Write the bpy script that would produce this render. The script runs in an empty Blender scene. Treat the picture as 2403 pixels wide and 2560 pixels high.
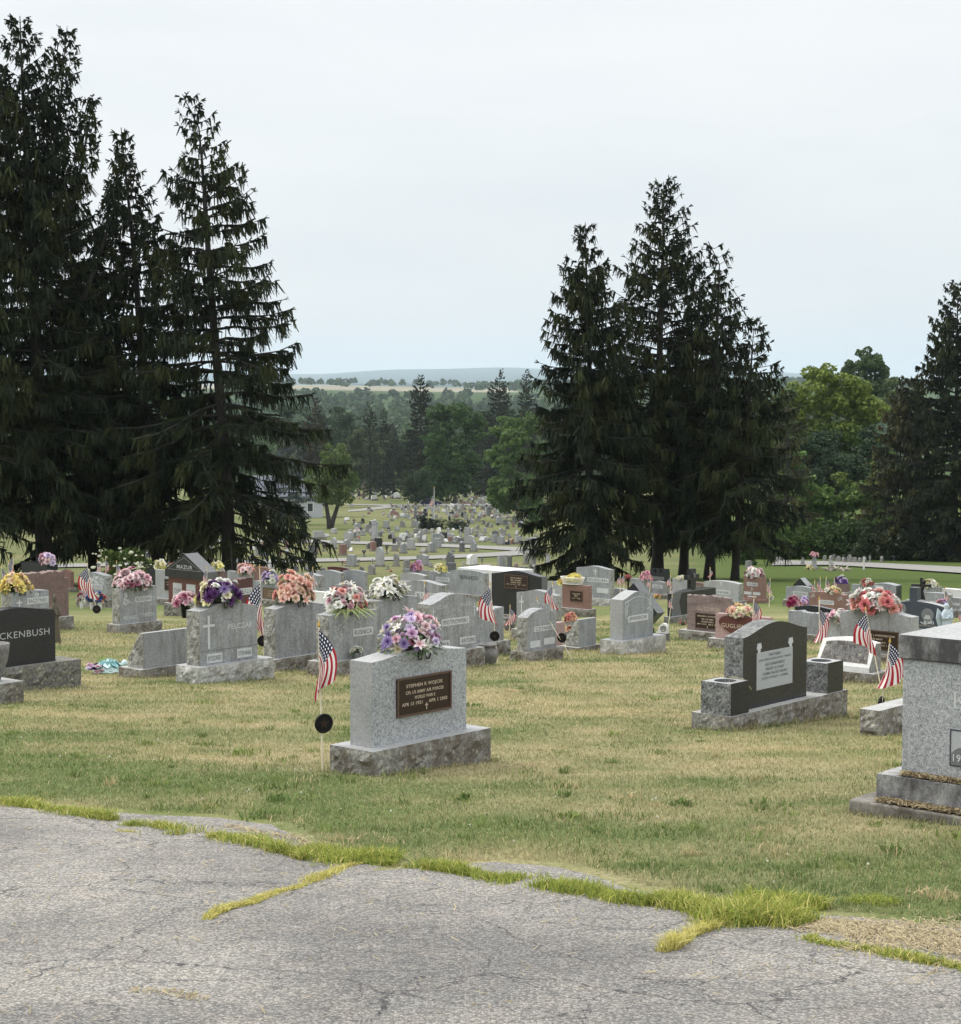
import bpy, math, random
import numpy as np
from mathutils import Vector, Matrix, noise as mnoise

random.seed(7)
RNG = np.random.default_rng(11)
sc = bpy.context.scene
COL = sc.collection
rad = math.radians

# ------------------------------------------------------------------ camera
EYE = 1.6
FPX, CX, CY = 4600.0, 1201.5, 1280.0
PITCH = math.atan(290.0 / FPX)
cam = bpy.data.cameras.new('camera')
cam.sensor_fit = 'HORIZONTAL'
cam.sensor_width = 36.0
cam.lens = 36.0 * FPX / 2403.0
cam.clip_start = 0.1
cam.clip_end = 40000.0
camo = bpy.data.objects.new('camera', cam)
COL.objects.link(camo)
camo.location = (0, 0, EYE)
camo.rotation_euler = (math.pi / 2 - PITCH, 0, 0)
sc.camera = camo


def uv(px, py):
    """sight line of a point of the photograph: x per metre ahead, drop per metre ahead"""
    a, b = (px - CX) / FPX, (py - CY) / FPX
    dy = math.cos(PITCH) - b * math.sin(PITCH)
    dz = -math.sin(PITCH) - b * math.cos(PITCH)
    return a / dy, -dz / dy


# ------------------------------------------------------------------ terrain
PROF = [(-60, -3.7143), (0, 1.6), (35, 4.70), (55, 6.45), (72, 7.75), (85, 8.65), (110, 10.75), (143, 13.35),
        (168, 15.0), (188, 16.1), (226, 18.0), (281, 20.3), (350, 22.9), (426, 25.5), (530, 28.7), (700, 32.0),
        (1000, 35.0), (1500, 31.0), (2200, 15.5), (2600, -4.0), (3600, -19.0), (5000, -20.0), (14000, -90.0),
        (20000, -268.0), (23500, -200.0)]
PY = np.array([p[0] for p in PROF], float)
PD = np.array([p[1] for p in PROF], float)


def hillx(x, y):
    x = np.asarray(x, float)
    y = np.asarray(y, float)
    k = np.clip((y - 8000.0) / 11000.0, 0, 1)
    return k * (36 * np.sin(x / 1300.0 + 0.6) + 20 * np.sin(x / 560.0 + 2.0) + 7 * np.sin(x / 230.0) - 0.012 * (x + 100)
                ) - np.clip((y - 2000) / 800, 0, 1) * (1 - k) * 3 * np.sin(x / 160.0 + 1.2)


def G(y, x=0.0):
    r = EYE - np.interp(y, PY, PD) + hillx(x, y)
    return float(r) if np.ndim(r) == 0 else r


def ground_y(px, py):
    u, v = uv(px, py)
    lo, y = 3.0, 3.0
    while y < 23000:
        y *= 1.02
        if (EYE - G(y, u * y)) / y < v:
            break
        lo = y
    hi = y
    for _ in range(40):
        m = 0.5 * (lo + hi)
        if (EYE - G(m, u * m)) / m < v:
            hi = m
        else:
            lo = m
    return 0.5 * (lo + hi)


def ground_pt(px, py, dz=0.0):
    y = ground_y(px, py)
    x = uv(px, py)[0] * y
    return Vector((x, y, G(y, x) + dz))


def at(px, py, y):
    u, v = uv(px, py)
    return Vector((u * y, y, EYE - v * y))


ZK = {1: 0, 2: 300, 3: 600, 4: 900, 5: 1200, 6: 1500, 7: 1780, 8: 2083}


def zp(k, x, y):
    return ZK[k] + x / 5.831, 1380 + y / 5.831


# ------------------------------------------------------------------ numpy value noise
_LAT = RNG.random((256, 256))


def vnoise(x, y):
    x = np.asarray(x, float)
    y = np.asarray(y, float)
    xi, yi = np.floor(x).astype(int), np.floor(y).astype(int)
    fx, fy = x - xi, y - yi
    fx, fy = fx * fx * (3 - 2 * fx), fy * fy * (3 - 2 * fy)
    a = _LAT[xi & 255, yi & 255]
    b = _LAT[(xi + 1) & 255, yi & 255]
    c = _LAT[xi & 255, (yi + 1) & 255]
    d = _LAT[(xi + 1) & 255, (yi + 1) & 255]
    return (a * (1 - fx) + b * fx) * (1 - fy) + (c * (1 - fx) + d * fx) * fy


def fnoise(x, y, o=3):
    r, a, s = 0, 0.5, 0
    for i in range(o):
        r = r + a * vnoise(x * 2 ** i + 17 * i, y * 2 ** i + 31 * i)
        s += a
        a *= 0.55
    return r / s


# ------------------------------------------------------------------ objects
def tag(o, label=None, cat=None, group=None, kind=None):
    if label:
        o['label'] = label
    if cat:
        o['category'] = cat
    if group:
        o['group'] = group
    if kind:
        o['kind'] = kind
    return o


def empty(name, loc, rz=0.0):
    o = bpy.data.objects.new(name, None)
    o.empty_display_size = 0.1
    COL.objects.link(o)
    o.location = loc
    o.rotation_euler = (0, 0, rz)
    return o


class MB:
    """collects faces and builds them as one mesh"""

    def __init__(self):
        self.v, self.f, self.m, self.mats = [], [], [], []

    def mi(self, mat):
        if mat not in self.mats:
            self.mats.append(mat)
        return self.mats.index(mat)

    def add(self, verts, faces, mat, M=None):
        n = len(self.v)
        k = self.mi(mat)
        if M is not None:
            verts = [M @ Vector(p) for p in verts]
        self.v += [tuple(p) for p in verts]
        for f in faces:
            self.f.append([i + n for i in f])
            self.m.append(k)

    def box(self, x0, x1, y0, y1, z0, z1, mat, M=None):
        v = [(x0, y0, z0), (x1, y0, z0), (x1, y1, z0), (x0, y1, z0), (x0, y0, z1), (x1, y0, z1), (x1, y1, z1), (x0, y1, z1)]
        self.add(v, [(3, 2, 1, 0), (4, 5, 6, 7), (0, 1, 5, 4), (1, 2, 6, 5), (2, 3, 7, 6), (3, 0, 4, 7)], mat, M)

    def prism(self, pts, y0, y1, mat, M=None, topmat=None, skip=()):
        """polygon in x,z (counter-clockwise seen from the front) pulled from y0 (front) to y1"""
        n = len(pts)
        v = [(p[0], y0, p[1]) for p in pts] + [(p[0], y1, p[1]) for p in pts]
        self.add(v, [list(range(n)), list(range(2 * n - 1, n - 1, -1))], mat, M)
        for i in range(n):
            if i in skip:
                continue
            j = (i + 1) % n
            self.add([v[i], v[i + n], v[j + n], v[j]], [(0, 1, 2, 3)], topmat or mat, M)

    def tube(self, pts, r, mat, n=6, M=None, cap=True):
        pts = [Vector(p) for p in pts]
        rs = r if hasattr(r, '__len__') else [r] * len(pts)
        vs, fs = [], []
        ref = Vector((0.3, 0.9, 0.2))
        for i, p in enumerate(pts):
            t = (pts[min(i + 1, len(pts) - 1)] - pts[max(i - 1, 0)]).normalized()
            a = t.cross(ref)
            if a.length < 1e-3:
                a = t.cross(Vector((1, 0, 0)))
            a.normalize()
            b = t.cross(a)
            for j in range(n):
                w = 2 * math.pi * j / n
                vs.append(p + (a * math.cos(w) + b * math.sin(w)) * rs[i])
        for i in range(len(pts) - 1):
            for j in range(n):
                k = (j + 1) % n
                fs.append((i * n + j, i * n + k, (i + 1) * n + k, (i + 1) * n + j))
        if cap:
            fs.append(tuple(range(n - 1, -1, -1)))
            fs.append(tuple((len(pts) - 1) * n + j for j in range(n)))
        self.add(vs, fs, mat, M)

    def lathe(self, prof, mat, n=20, M=None):
        vs, fs = [], []
        for r, z in prof:
            for j in range(n):
                w = 2 * math.pi * j / n
                vs.append((r * math.cos(w), r * math.sin(w), z))
        for i in range(len(prof) - 1):
            for j in range(n):
                k = (j + 1) % n
                fs.append((i * n + j, i * n + k, (i + 1) * n + k, (i + 1) * n + j))
        fs.append(tuple(range(n - 1, -1, -1)))
        fs.append(tuple((len(prof) - 1) * n + j for j in range(n)))
        self.add(vs, fs, mat, M)

    def rough_wall(self, a, b, z0, z1, amp, mat, seed=0.0, freq=7.0, res=0.035, top=0.25, slope=0.0, M=None):
        """broken-stone wall from a to b (x,y, outward on its right-hand side), pushed in and out by noise"""
        a, b = Vector((a[0], a[1], 0)), Vector((b[0], b[1], 0))
        L = (b - a).length
        nx = max(2, min(64, int(L / res)))
        nz = max(2, min(26, int((z1 - z0) / res)))
        d = (b - a).normalized()
        nrm = Vector((d.y, -d.x, 0))
        vs, fs = [], []
        for i in range(nz + 1):
            for j in range(nx + 1):
                s, t = j / nx, i / nz
                p = a + d * (L * s) + Vector((0, 0, z0 + (z1 - z0) * t))
                q = (p + Vector((seed * 3.1, seed * 1.7, seed))) * freq
                h = mnoise.noise(q) + 0.5 * mnoise.noise(q * 2.1) + 0.3 * mnoise.noise(q * 4.3)
                h = abs(h) * 0.9 + 0.3 * h
                pin = min(1, s * nx / 1.0, (1 - s) * nx / 1.0) if False else 1.0
                e = min(1.0, (1 - t) / top) if top > 0 else 1.0
                ed = min(1.0, s * L / 0.04, (1 - s) * L / 0.04)
                vs.append(p + nrm * (amp * h * e * ed * pin + slope * (1 - t)))
        for i in range(nz):
            for j in range(nx):
                o = i * (nx + 1) + j
                fs.append((o, o + 1, o + nx + 2, o + nx + 1))
        self.add(vs, fs, mat, M)

    def rough_box(self, x0, x1, y0, y1, z0, z1, amp, mat, topmat=None, seed=0.0, freq=7.0, res=0.04, top=0.3, M=None):
        c = [(x0, y0), (x1, y0), (x1, y1), (x0, y1)]
        for i in range(4):
            self.rough_wall(c[i], c[(i + 1) % 4], z0, z1, amp, mat, seed + i * 1.3, freq, res, top, M=M)
        self.add([(x0, y0, z1), (x1, y0, z1), (x1, y1, z1), (x0, y1, z1)], [(0, 1, 2, 3)], topmat or mat, M)

    def text(self, s, x, z, w, h, y, mat, M=None, flip=False, bold=0.0):
        """lettering filling a box w x h about (x, z) on the face at depth y, facing -y"""
        vs, fs = glyphs(s, bold)
        if not vs:
            return
        xs = [p[0] for p in vs]
        ys = [p[1] for p in vs]
        cw, ch = max(xs) - min(xs), max(ys) - min(ys)
        sx = w / max(cw, 1e-6)
        sz = h / max(ch, 1e-6)
        sx = min(sx, sz * 1.9)
        sz = min(sz, sx * 1.7)
        mx, my = (max(xs) + min(xs)) / 2, (max(ys) + min(ys)) / 2
        self.add([(x + (p[0] - mx) * sx, y, z + (p[1] - my) * sz) for p in vs], fs, mat, M)

    def mesh(self, name):
        me = bpy.data.meshes.new(name)
        me.from_pydata(self.v, [], self.f)
        for m in self.mats:
            me.materials.append(m)
        me.polygons.foreach_set('material_index', self.m)
        me.update()
        return me

    def build(self, name, parent=None, smooth=False, loc=None, rz=None):
        me = self.mesh(name)
        if smooth:
            me.polygons.foreach_set('use_smooth', [True] * len(me.polygons))
        o = bpy.data.objects.new(name, me)
        COL.objects.link(o)
        if parent:
            o.parent = parent
        if loc is not None:
            o.location = loc
        if rz is not None:
            o.rotation_euler = (0, 0, rz)
        return o


_G = {}


def glyphs(s, bold=0.0):
    if (s, bold) in _G:
        return _G[(s, bold)]
    cu = bpy.data.curves.new('lettering', 'FONT')
    cu.body = s
    cu.size = 1.0
    cu.resolution_u = 3
    cu.offset = bold
    cu.space_character = 1.08
    ob = bpy.data.objects.new('lettering', cu)
    me = bpy.data.meshes.new_from_object(ob)
    r = ([tuple(v.co) for v in me.vertices], [list(p.vertices) for p in me.polygons])
    bpy.data.objects.remove(ob)
    bpy.data.meshes.remove(me)
    bpy.data.curves.remove(cu)
    _G[(s, bold)] = r
    return r


def np_mesh(name, V, F, mat, C=None, smooth=False, parent=None):
    """V (n,3), F (m,k) arrays; C optional per-vertex colours"""
    me = bpy.data.meshes.new(name)
    n, (m, k) = len(V), F.shape
    me.vertices.add(n)
    me.vertices.foreach_set('co', np.ascontiguousarray(V, dtype=np.float32).ravel())
    me.loops.add(m * k)
    me.loops.foreach_set('vertex_index', np.ascontiguousarray(F, dtype=np.int32).ravel())
    me.polygons.add(m)
    me.polygons.foreach_set('loop_start', np.arange(0, m * k, k, dtype=np.int32))
    me.polygons.foreach_set('loop_total', np.full(m, k, dtype=np.int32))
    if smooth:
        me.polygons.foreach_set('use_smooth', np.ones(m, dtype=bool))
    if C is not None:
        at_ = me.color_attributes.new('Col', 'FLOAT_COLOR', 'POINT')
        c4 = np.ones((n, 4), np.float32)
        c4[:, :3] = C
        at_.data.foreach_set('color', c4.ravel())
    me.materials.append(mat)
    me.update(calc_edges=True)
    me.validate()
    o = bpy.data.objects.new(name, me)
    COL.objects.link(o)
    if parent:
        o.parent = parent
    return o


# ------------------------------------------------------------------ materials
def newmat(name):
    m = bpy.data.materials.new(name)
    m.use_nodes = True
    nt = m.node_tree
    return m, nt, nt.nodes['Principled BSDF'], nt.nodes, nt.links


def ramp(N, stops):
    r = N.new('ShaderNodeValToRGB')
    e = r.color_ramp.elements
    e[0].position, e[0].color = stops[0][0], (*stops[0][1], 1)
    e[1].position, e[1].color = stops[-1][0], (*stops[-1][1], 1)
    for p, c in stops[1:-1]:
        x = e.new(p)
        x.color = (*c, 1)
    return r


def mixc(N, L, a, b, fac, mode='MIX'):
    n = N.new('ShaderNodeMix')
    n.data_type = 'RGBA'
    n.blend_type = mode
    for i, s in ((6, a), (7, b), (0, fac)):
        if hasattr(s, 'links'):
            L.new(s, n.inputs[i])
        elif i == 0:
            n.inputs[0].default_value = s
        else:
            n.inputs[i].default_value = (*s, 1)
    return n.outputs[2]


def noise_n(N, L, vec, scale, detail=3, rough=0.55, dist=0.0):
    n = N.new('ShaderNodeTexNoise')
    n.inputs['Scale'].default_value = scale
    n.inputs['Detail'].default_value = detail
    n.inputs['Roughness'].default_value = rough
    n.inputs['Distortion'].default_value = dist
    if vec is not None:
        L.new(vec, n.inputs['Vector'])
    return n.outputs['Fac']


def maprange(N, L, val, a, b, c=0.0, d=1.0):
    n = N.new('ShaderNodeMapRange')
    n.clamp = True
    for i, x in enumerate((val, a, b, c, d)):
        if hasattr(x, 'links'):
            L.new(x, n.inputs[i])
        else:
            n.inputs[i].default_value = x
    return n.outputs[0]


def plain(name, col, rough=0.6, metal=0.0, var=0.0, scale=20.0):
    m, nt, P, N, L = newmat(name)
    P.inputs['Base Color'].default_value = (*col, 1)
    P.inputs['Roughness'].default_value = rough
    P.inputs['Metallic'].default_value = metal
    if var:
        tc = N.new('ShaderNodeTexCoord')
        f = noise_n(N, L, tc.outputs['Object'], scale, 4)
        L.new(mixc(N, L, tuple(c * (1 - var) for c in col), tuple(min(1, c * (1 + var)) for c in col), f), P.inputs['Base Color'])
    return m


def granite(name, dark, light, grain=130.0, rough=0.5, stain=None, stain_amt=0.0, stain_scale=4.0, lichen=0.0, bump=0.0,
            fleck=0.0, spec=0.5, streak=1.0, lo=0.46):
    m, nt, P, N, L = newmat(name)
    tc = N.new('ShaderNodeTexCoord')
    V = tc.outputs['Object']
    f = noise_n(N, L, V, grain, 2, 0.7)
    f2 = noise_n(N, L, V, grain * 0.33, 2, 0.6)
    ad = N.new('ShaderNodeMath')
    ad.operation = 'MULTIPLY_ADD'
    L.new(f2, ad.inputs[0])
    ad.inputs[1].default_value = 0.5
    L.new(f, ad.inputs[2])
    g = maprange(N, L, ad.outputs[0], 0.52, 0.98)
    c = mixc(N, L, dark, light, g)
    big = noise_n(N, L, V, 2.3, 4, 0.6)
    c = mixc(N, L, c, mixc(N, L, c, (0.62, 0.62, 0.62), 1.0, 'MULTIPLY'), maprange(N, L, big, 0.45, 0.75, 0, 0.55))
    if fleck:
        vo = N.new('ShaderNodeTexVoronoi')
        vo.inputs['Scale'].default_value = grain * 0.45
        L.new(V, vo.inputs['Vector'])
        c = mixc(N, L, c, tuple(d * 0.35 for d in dark), maprange(N, L, vo.outputs['Distance'], 0.2, 0.05, 0, fleck))
    if stain:
        mp = N.new('ShaderNodeMapping')
        mp.inputs['Scale'].default_value = (1, 1, streak)
        L.new(V, mp.inputs['Vector'])
        s = noise_n(N, L, mp.outputs[0], stain_scale, 6, 0.68)
        c = mixc(N, L, c, stain, maprange(N, L, s, lo, lo + 0.2, 0, stain_amt))
    if lichen:
        vo = N.new('ShaderNodeTexVoronoi')
        vo.inputs['Scale'].default_value = 14.0
        vo.inputs['Randomness'].default_value = 1.0
        L.new(V, vo.inputs['Vector'])
        n2 = noise_n(N, L, V, 30, 3)
        mm = N.new('ShaderNodeMath')
        mm.operation = 'MULTIPLY_ADD'
        L.new(n2, mm.inputs[0])
        mm.inputs[1].default_value = 0.5
        L.new(vo.outputs['Distance'], mm.inputs[2])
        c = mixc(N, L, c, (0.42, 0.42, 0.30), maprange(N, L, mm.outputs[0], 0.52, 0.40, 0, lichen))
    L.new(c, P.inputs['Base Color'])
    P.inputs['Roughness'].default_value = rough
    P.inputs['Specular IOR Level'].default_value = spec
    if bump:
        b = N.new('ShaderNodeBump')
        b.inputs['Strength'].default_value = bump
        b.inputs['Distance'].default_value = 0.012
        L.new(noise_n(N, L, V, 38, 5, 0.65), b.inputs['Height'])
        L.new(b.outputs[0], P.inputs['Normal'])
    return m


ST = (0.10, 0.085, 0.06)
M = dict(
    gray=granite('grey_granite', (0.135, 0.145, 0.155), (0.41, 0.425, 0.44), 110, 0.6, (0.10, 0.095, 0.08), 0.6, 8, streak=0.2),
    gray_new=granite('speckled_grey_granite', (0.11, 0.122, 0.135), (0.54, 0.56, 0.58), 130, 0.55, fleck=0.55),
    lgray=granite('light_grey_granite', (0.22, 0.23, 0.235), (0.42, 0.43, 0.435), 110, 0.6, (0.26, 0.25, 0.22), 0.25, 4),
    bgray=granite('blue_grey_granite', (0.145, 0.16, 0.175), (0.38, 0.40, 0.42), 120, 0.5, (0.10, 0.10, 0.09), 0.5, 8, streak=0.2),
    dgray=granite('dark_grey_granite', (0.055, 0.06, 0.065), (0.16, 0.165, 0.17), 110, 0.5),
    old=granite('weathered_stone', (0.13, 0.13, 0.125), (0.34, 0.34, 0.325), 60, 0.9, (0.07, 0.07, 0.062), 0.75, 6, lichen=0.3, bump=0.4),
    white=granite('white_marble', (0.52, 0.53, 0.53), (0.74, 0.75, 0.74), 60, 0.55, (0.40, 0.39, 0.35), 0.3, 4),
    black=granite('black_polished_granite', (0.010, 0.011, 0.014), (0.040, 0.043, 0.05), 220, 0.22, spec=0.4),
    blue=granite('dark_blue_polished_granite', (0.025, 0.032, 0.045), (0.075, 0.09, 0.115), 160, 0.3, spec=0.4),
    pitched=granite('rough_grey_granite', (0.13, 0.135, 0.13), (0.46, 0.46, 0.43), 48, 0.9, (0.075, 0.066, 0.05), 0.75, 9, lichen=0.35, bump=0.8),
    pitched_dark=granite('rough_black_granite', (0.028, 0.03, 0.032), (0.27, 0.28, 0.28), 42, 0.85, (0.30, 0.31, 0.30), 0.3, 14, bump=0.8),
    base=granite('rough_base_granite', (0.11, 0.108, 0.10), (0.36, 0.35, 0.32), 42, 0.9, (0.085, 0.062, 0.04), 0.85, 6, lichen=0.45, bump=1.0, lo=0.43),
    base_pale=granite('rough_pale_base_granite', (0.22, 0.225, 0.22), (0.55, 0.55, 0.53), 42, 0.9, (0.15, 0.12, 0.085), 0.55, 5, bump=0.9),
    base_dark=granite('rough_dark_base_granite', (0.04, 0.04, 0.038), (0.22, 0.215, 0.20), 42, 0.9, (0.30, 0.29, 0.20), 0.4, 11, lichen=0.6, bump=0.9),
    basetop=granite('sawn_grey_granite', (0.22, 0.225, 0.22), (0.46, 0.465, 0.455), 90, 0.75, (0.17, 0.15, 0.12), 0.4, 5),
    brown=granite('brown_mauve_granite', (0.10, 0.062, 0.055), (0.23, 0.16, 0.145), 80, 0.7, (0.07, 0.05, 0.045), 0.4, 6, bump=0.2),
    mauve=granite('banded_mauve_granite', (0.13, 0.095, 0.09), (0.30, 0.235, 0.225), 70, 0.5, (0.09, 0.065, 0.062), 0.7, 2.2, streak=5.0),
    pink=granite('pink_granite', (0.27, 0.165, 0.15), (0.44, 0.32, 0.30), 90, 0.5, (0.2, 0.15, 0.14), 0.3, 6),
    rose=granite('reddish_brown_granite', (0.16, 0.085, 0.068), (0.27, 0.16, 0.135), 90, 0.5, (0.13, 0.08, 0.065), 0.3, 6),
    red=granite('dark_red_granite', (0.075, 0.022, 0.020), (0.14, 0.052, 0.046), 120, 0.3),
    maroon=granite('maroon_granite', (0.045, 0.014, 0.015), (0.10, 0.040, 0.040), 90, 0.4),
    oldcap=granite('black_stained_granite', (0.17, 0.175, 0.175), (0.45, 0.455, 0.45), 80, 0.85, (0.040, 0.038, 0.042), 0.95, 3.4, bump=0.25, streak=0.5, lo=0.36),
    oldface=granite('lichen_darkened_stone', (0.10, 0.095, 0.09), (0.26, 0.25, 0.24), 50, 0.9, (0.035, 0.03, 0.03), 0.8, 12, lichen=0.6, bump=0.3, lo=0.40),
    concrete=granite('stained_concrete', (0.13, 0.122, 0.108), (0.27, 0.255, 0.225), 70, 0.9, (0.06, 0.05, 0.04), 0.85, 4, bump=0.3, lo=0.40),
    vase=granite('weathered_urn_stone', (0.10, 0.10, 0.10), (0.25, 0.24, 0.23), 60, 0.8, (0.05, 0.05, 0.048), 0.6, 9, bump=0.2),
    panel=granite('frosted_granite', (0.40, 0.42, 0.43), (0.58, 0.60, 0.61), 140, 0.9),
    etched=plain('etched_lettering', (0.50, 0.52, 0.53), 0.9, 0, 0.15, 60),
    etched_dim=plain('shallow_lettering', (0.36, 0.38, 0.39), 0.9, 0, 0.2, 60),
    oval_gray=plain('etched_oval', (0.15, 0.16, 0.17), 0.8, 0, 0.2, 40),
    gold=plain('pale_raised_lettering', (0.50, 0.41, 0.32), 0.5, 0.2),
    letter_dark=plain('dark_lettering', (0.035, 0.04, 0.055), 0.7),
    letter_gray=plain('grey_lettering', (0.14, 0.145, 0.15), 0.8),
    bronze=plain('bronze_plaque', (0.032, 0.018, 0.012), 0.45, 0.35, 0.3, 40),
    bronze_rim=plain('bronze_rim', (0.12, 0.075, 0.055), 0.55, 0.4, 0.3, 60),
    bronze_light=plain('brown_plaque', (0.16, 0.105, 0.065), 0.5, 0.3, 0.2, 30),
    iron=plain('dark_metal', (0.012, 0.012, 0.013), 0.5, 0.6),
    stick=plain('varnished_stick', (0.74, 0.67, 0.53), 0.5, 0, 0.1, 60),
    goldtip=plain('gold_finial', (0.5, 0.33, 0.08), 0.35, 0.8),
    whiteplastic=plain('white_plastic', (0.72, 0.72, 0.70), 0.45),
    steel=plain('galvanised_pole', (0.55, 0.56, 0.57), 0.4, 0.5),
)


def bark(name, a, b):
    m, nt, P, N, L = newmat(name)
    tc = N.new('ShaderNodeTexCoord')
    mp = N.new('ShaderNodeMapping')
    mp.inputs['Scale'].default_value = (6, 6, 1.2)
    L.new(tc.outputs['Object'], mp.inputs['Vector'])
    f = noise_n(N, L, mp.outputs[0], 3, 6, 0.7)
    L.new(mixc(N, L, a, b, maprange(N, L, f, 0.35, 0.7)), P.inputs['Base Color'])
    P.inputs['Roughness'].default_value = 0.95
    bu = N.new('ShaderNodeBump')
    bu.inputs['Distance'].default_value = 0.05
    L.new(f, bu.inputs['Height'])
    L.new(bu.outputs[0], P.inputs['Normal'])
    return m


def leafmat(name, trans=0.25, rough=0.6, spec=0.2):
    m, nt, P, N, L = newmat(name)
    a = N.new('ShaderNodeAttribute')
    a.attribute_name = 'Col'
    L.new(a.outputs['Color'], P.inputs['Base Color'])
    P.inputs['Roughness'].default_value = rough
    P.inputs['Specular IOR Level'].default_value = spec
    if trans:
        t = N.new('ShaderNodeBsdfTranslucent')
        L.new(a.outputs['Color'], t.inputs['Color'])
        x = N.new('ShaderNodeMixShader')
        x.inputs[0].default_value = trans
        L.new(P.outputs[0], x.inputs[1])
        L.new(t.outputs[0], x.inputs[2])
        L.new(x.outputs[0], N['Material Output'].inputs['Surface'])
    return m


M['bark'] = bark('spruce_bark', (0.018, 0.016, 0.014), (0.055, 0.049, 0.044))
M['bark_pale'] = bark('grey_bark', (0.09, 0.08, 0.07), (0.24, 0.22, 0.19))
M['needles'] = leafmat('needles', 0.0, 0.75, 0.15)
M['leaves'] = leafmat('leaves', 0.3, 0.6, 0.2)
M['blades'] = leafmat('grass_blades', 0.25, 0.7, 0.1)


def flagmat():
    m, nt, P, N, L = newmat('flag_cloth')
    uvn = N.new('ShaderNodeUVMap')
    sx = N.new('ShaderNodeSeparateXYZ')
    L.new(uvn.outputs[0], sx.inputs[0])

    def mt(op, a, b=None):
        n = N.new('ShaderNodeMath')
        n.operation = op
        for i, s in enumerate((a, b)):
            if s is None:
                continue
            if hasattr(s, 'links'):
                L.new(s, n.inputs[i])
            else:
                n.inputs[i].default_value = s
        return n.outputs[0]
    U, Vv = sx.outputs[0], sx.outputs[1]
    st = mt('MODULO', mt('FLOOR', mt('MULTIPLY', Vv, 13.0)), 2.0)
    c = mixc(N, L, (0.36, 0.012, 0.03), (0.74, 0.72, 0.70), st)
    can = mt('MULTIPLY', mt('LESS_THAN', U, 0.4), mt('LESS_THAN', Vv, 7 / 13))
    a = mt('SUBTRACT', mt('FRACT', mt('MULTIPLY', U, 6 / 0.4)), 0.5)
    b = mt('SUBTRACT', mt('FRACT', mt('MULTIPLY', Vv, 5 * 13 / 7)), 0.5)
    d = mt('SQRT', mt('ADD', mt('MULTIPLY', a, a), mt('MULTIPLY', b, b)))
    blue = mixc(N, L, (0.010, 0.014, 0.060), (0.75, 0.75, 0.75), mt('LESS_THAN', d, 0.27))
    c = mixc(N, L, c, blue, can)
    L.new(c, P.inputs['Base Color'])
    P.inputs['Roughness'].default_value = 0.75
    t = N.new('ShaderNodeBsdfTranslucent')
    L.new(c, t.inputs['Color'])
    x = N.new('ShaderNodeMixShader')
    x.inputs[0].default_value = 0.3
    L.new(P.outputs[0], x.inputs[1])
    L.new(t.outputs[0], x.inputs[2])
    L.new(x.outputs[0], N['Material Output'].inputs['Surface'])
    return m


M['flag'] = flagmat()

# ------------------------------------------------------------------ sky, sun, haze
SUN_EL, SUN_AZ = rad(52), rad(-62)   # azimuth from +Y towards +X


def make_world():
    w = bpy.data.worlds.new('World')
    sc.world = w
    w.use_nodes = True
    nt = w.node_tree
    N, L = nt.nodes, nt.links
    bg = N['Background']
    sky = N.new('ShaderNodeTexSky')
    sky.sky_type = 'NISHITA'
    sky.sun_disc = False
    sky.sun_elevation = SUN_EL
    sky.sun_rotation = SUN_AZ
    sky.dust_density = 4.0
    sky.air_density = 1.0
    tc = N.new('ShaderNodeTexCoord')
    sp = N.new('ShaderNodeSeparateXYZ')
    L.new(tc.outputs['Generated'], sp.inputs[0])
    z = sp.outputs[2]
    r = ramp(N, [(0.0, (5.0, 5.12, 5.22)), (0.035, (5.25, 5.37, 5.46)), (0.12, (5.75, 5.84, 5.9)), (0.22, (5.95, 6.03, 6.05)),
                 (0.5, (11.0, 11.05, 11.0)), (1.0, (13.5, 13.5, 13.4))])
    L.new(z, r.inputs[0])
    mp = N.new('ShaderNodeMapping')
    mp.inputs['Scale'].default_value = (1.6, 1.6, 6.0)
    L.new(tc.outputs['Generated'], mp.inputs['Vector'])
    cl = noise_n(N, L, mp.outputs[0], 2.2, 5, 0.5, 0.4)
    c = mixc(N, L, r.outputs[0], (0.88, 0.91, 0.94), maprange(N, L, cl, 0.35, 0.7, 0, 1.0), 'MULTIPLY')
    # paler towards the side of the veiled sun
    sd = N.new('ShaderNodeVectorMath')
    sd.operation = 'DOT_PRODUCT'
    L.new(tc.outputs['Generated'], sd.inputs[0])
    sd.inputs[1].default_value = (math.sin(SUN_AZ) * math.cos(SUN_EL), math.cos(SUN_AZ) * math.cos(SUN_EL), math.sin(SUN_EL))
    c = mixc(N, L, c, (1.12, 1.09, 1.06), maprange(N, L, sd.outputs['Value'], 0.2, 0.95), 'MULTIPLY')
    c = mixc(N, L, sky.outputs[0], c, 0.93)
    L.new(c, bg.inputs['Color'])
    bg.inputs['Strength'].default_value = 0.1
    su = bpy.data.lights.new('sun', 'SUN')
    su.energy = 1.5
    su.angle = rad(11)
    su.color = (1.0, 0.95, 0.87)
    so = bpy.data.objects.new('sun', su)
    COL.objects.link(so)
    d = Vector((math.sin(SUN_AZ) * math.cos(SUN_EL), math.cos(SUN_AZ) * math.cos(SUN_EL), math.sin(SUN_EL)))
    so.rotation_euler = d.to_track_quat('Z', 'Y').to_euler()
    so.location = (0, 0, 60)


make_world()


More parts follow.
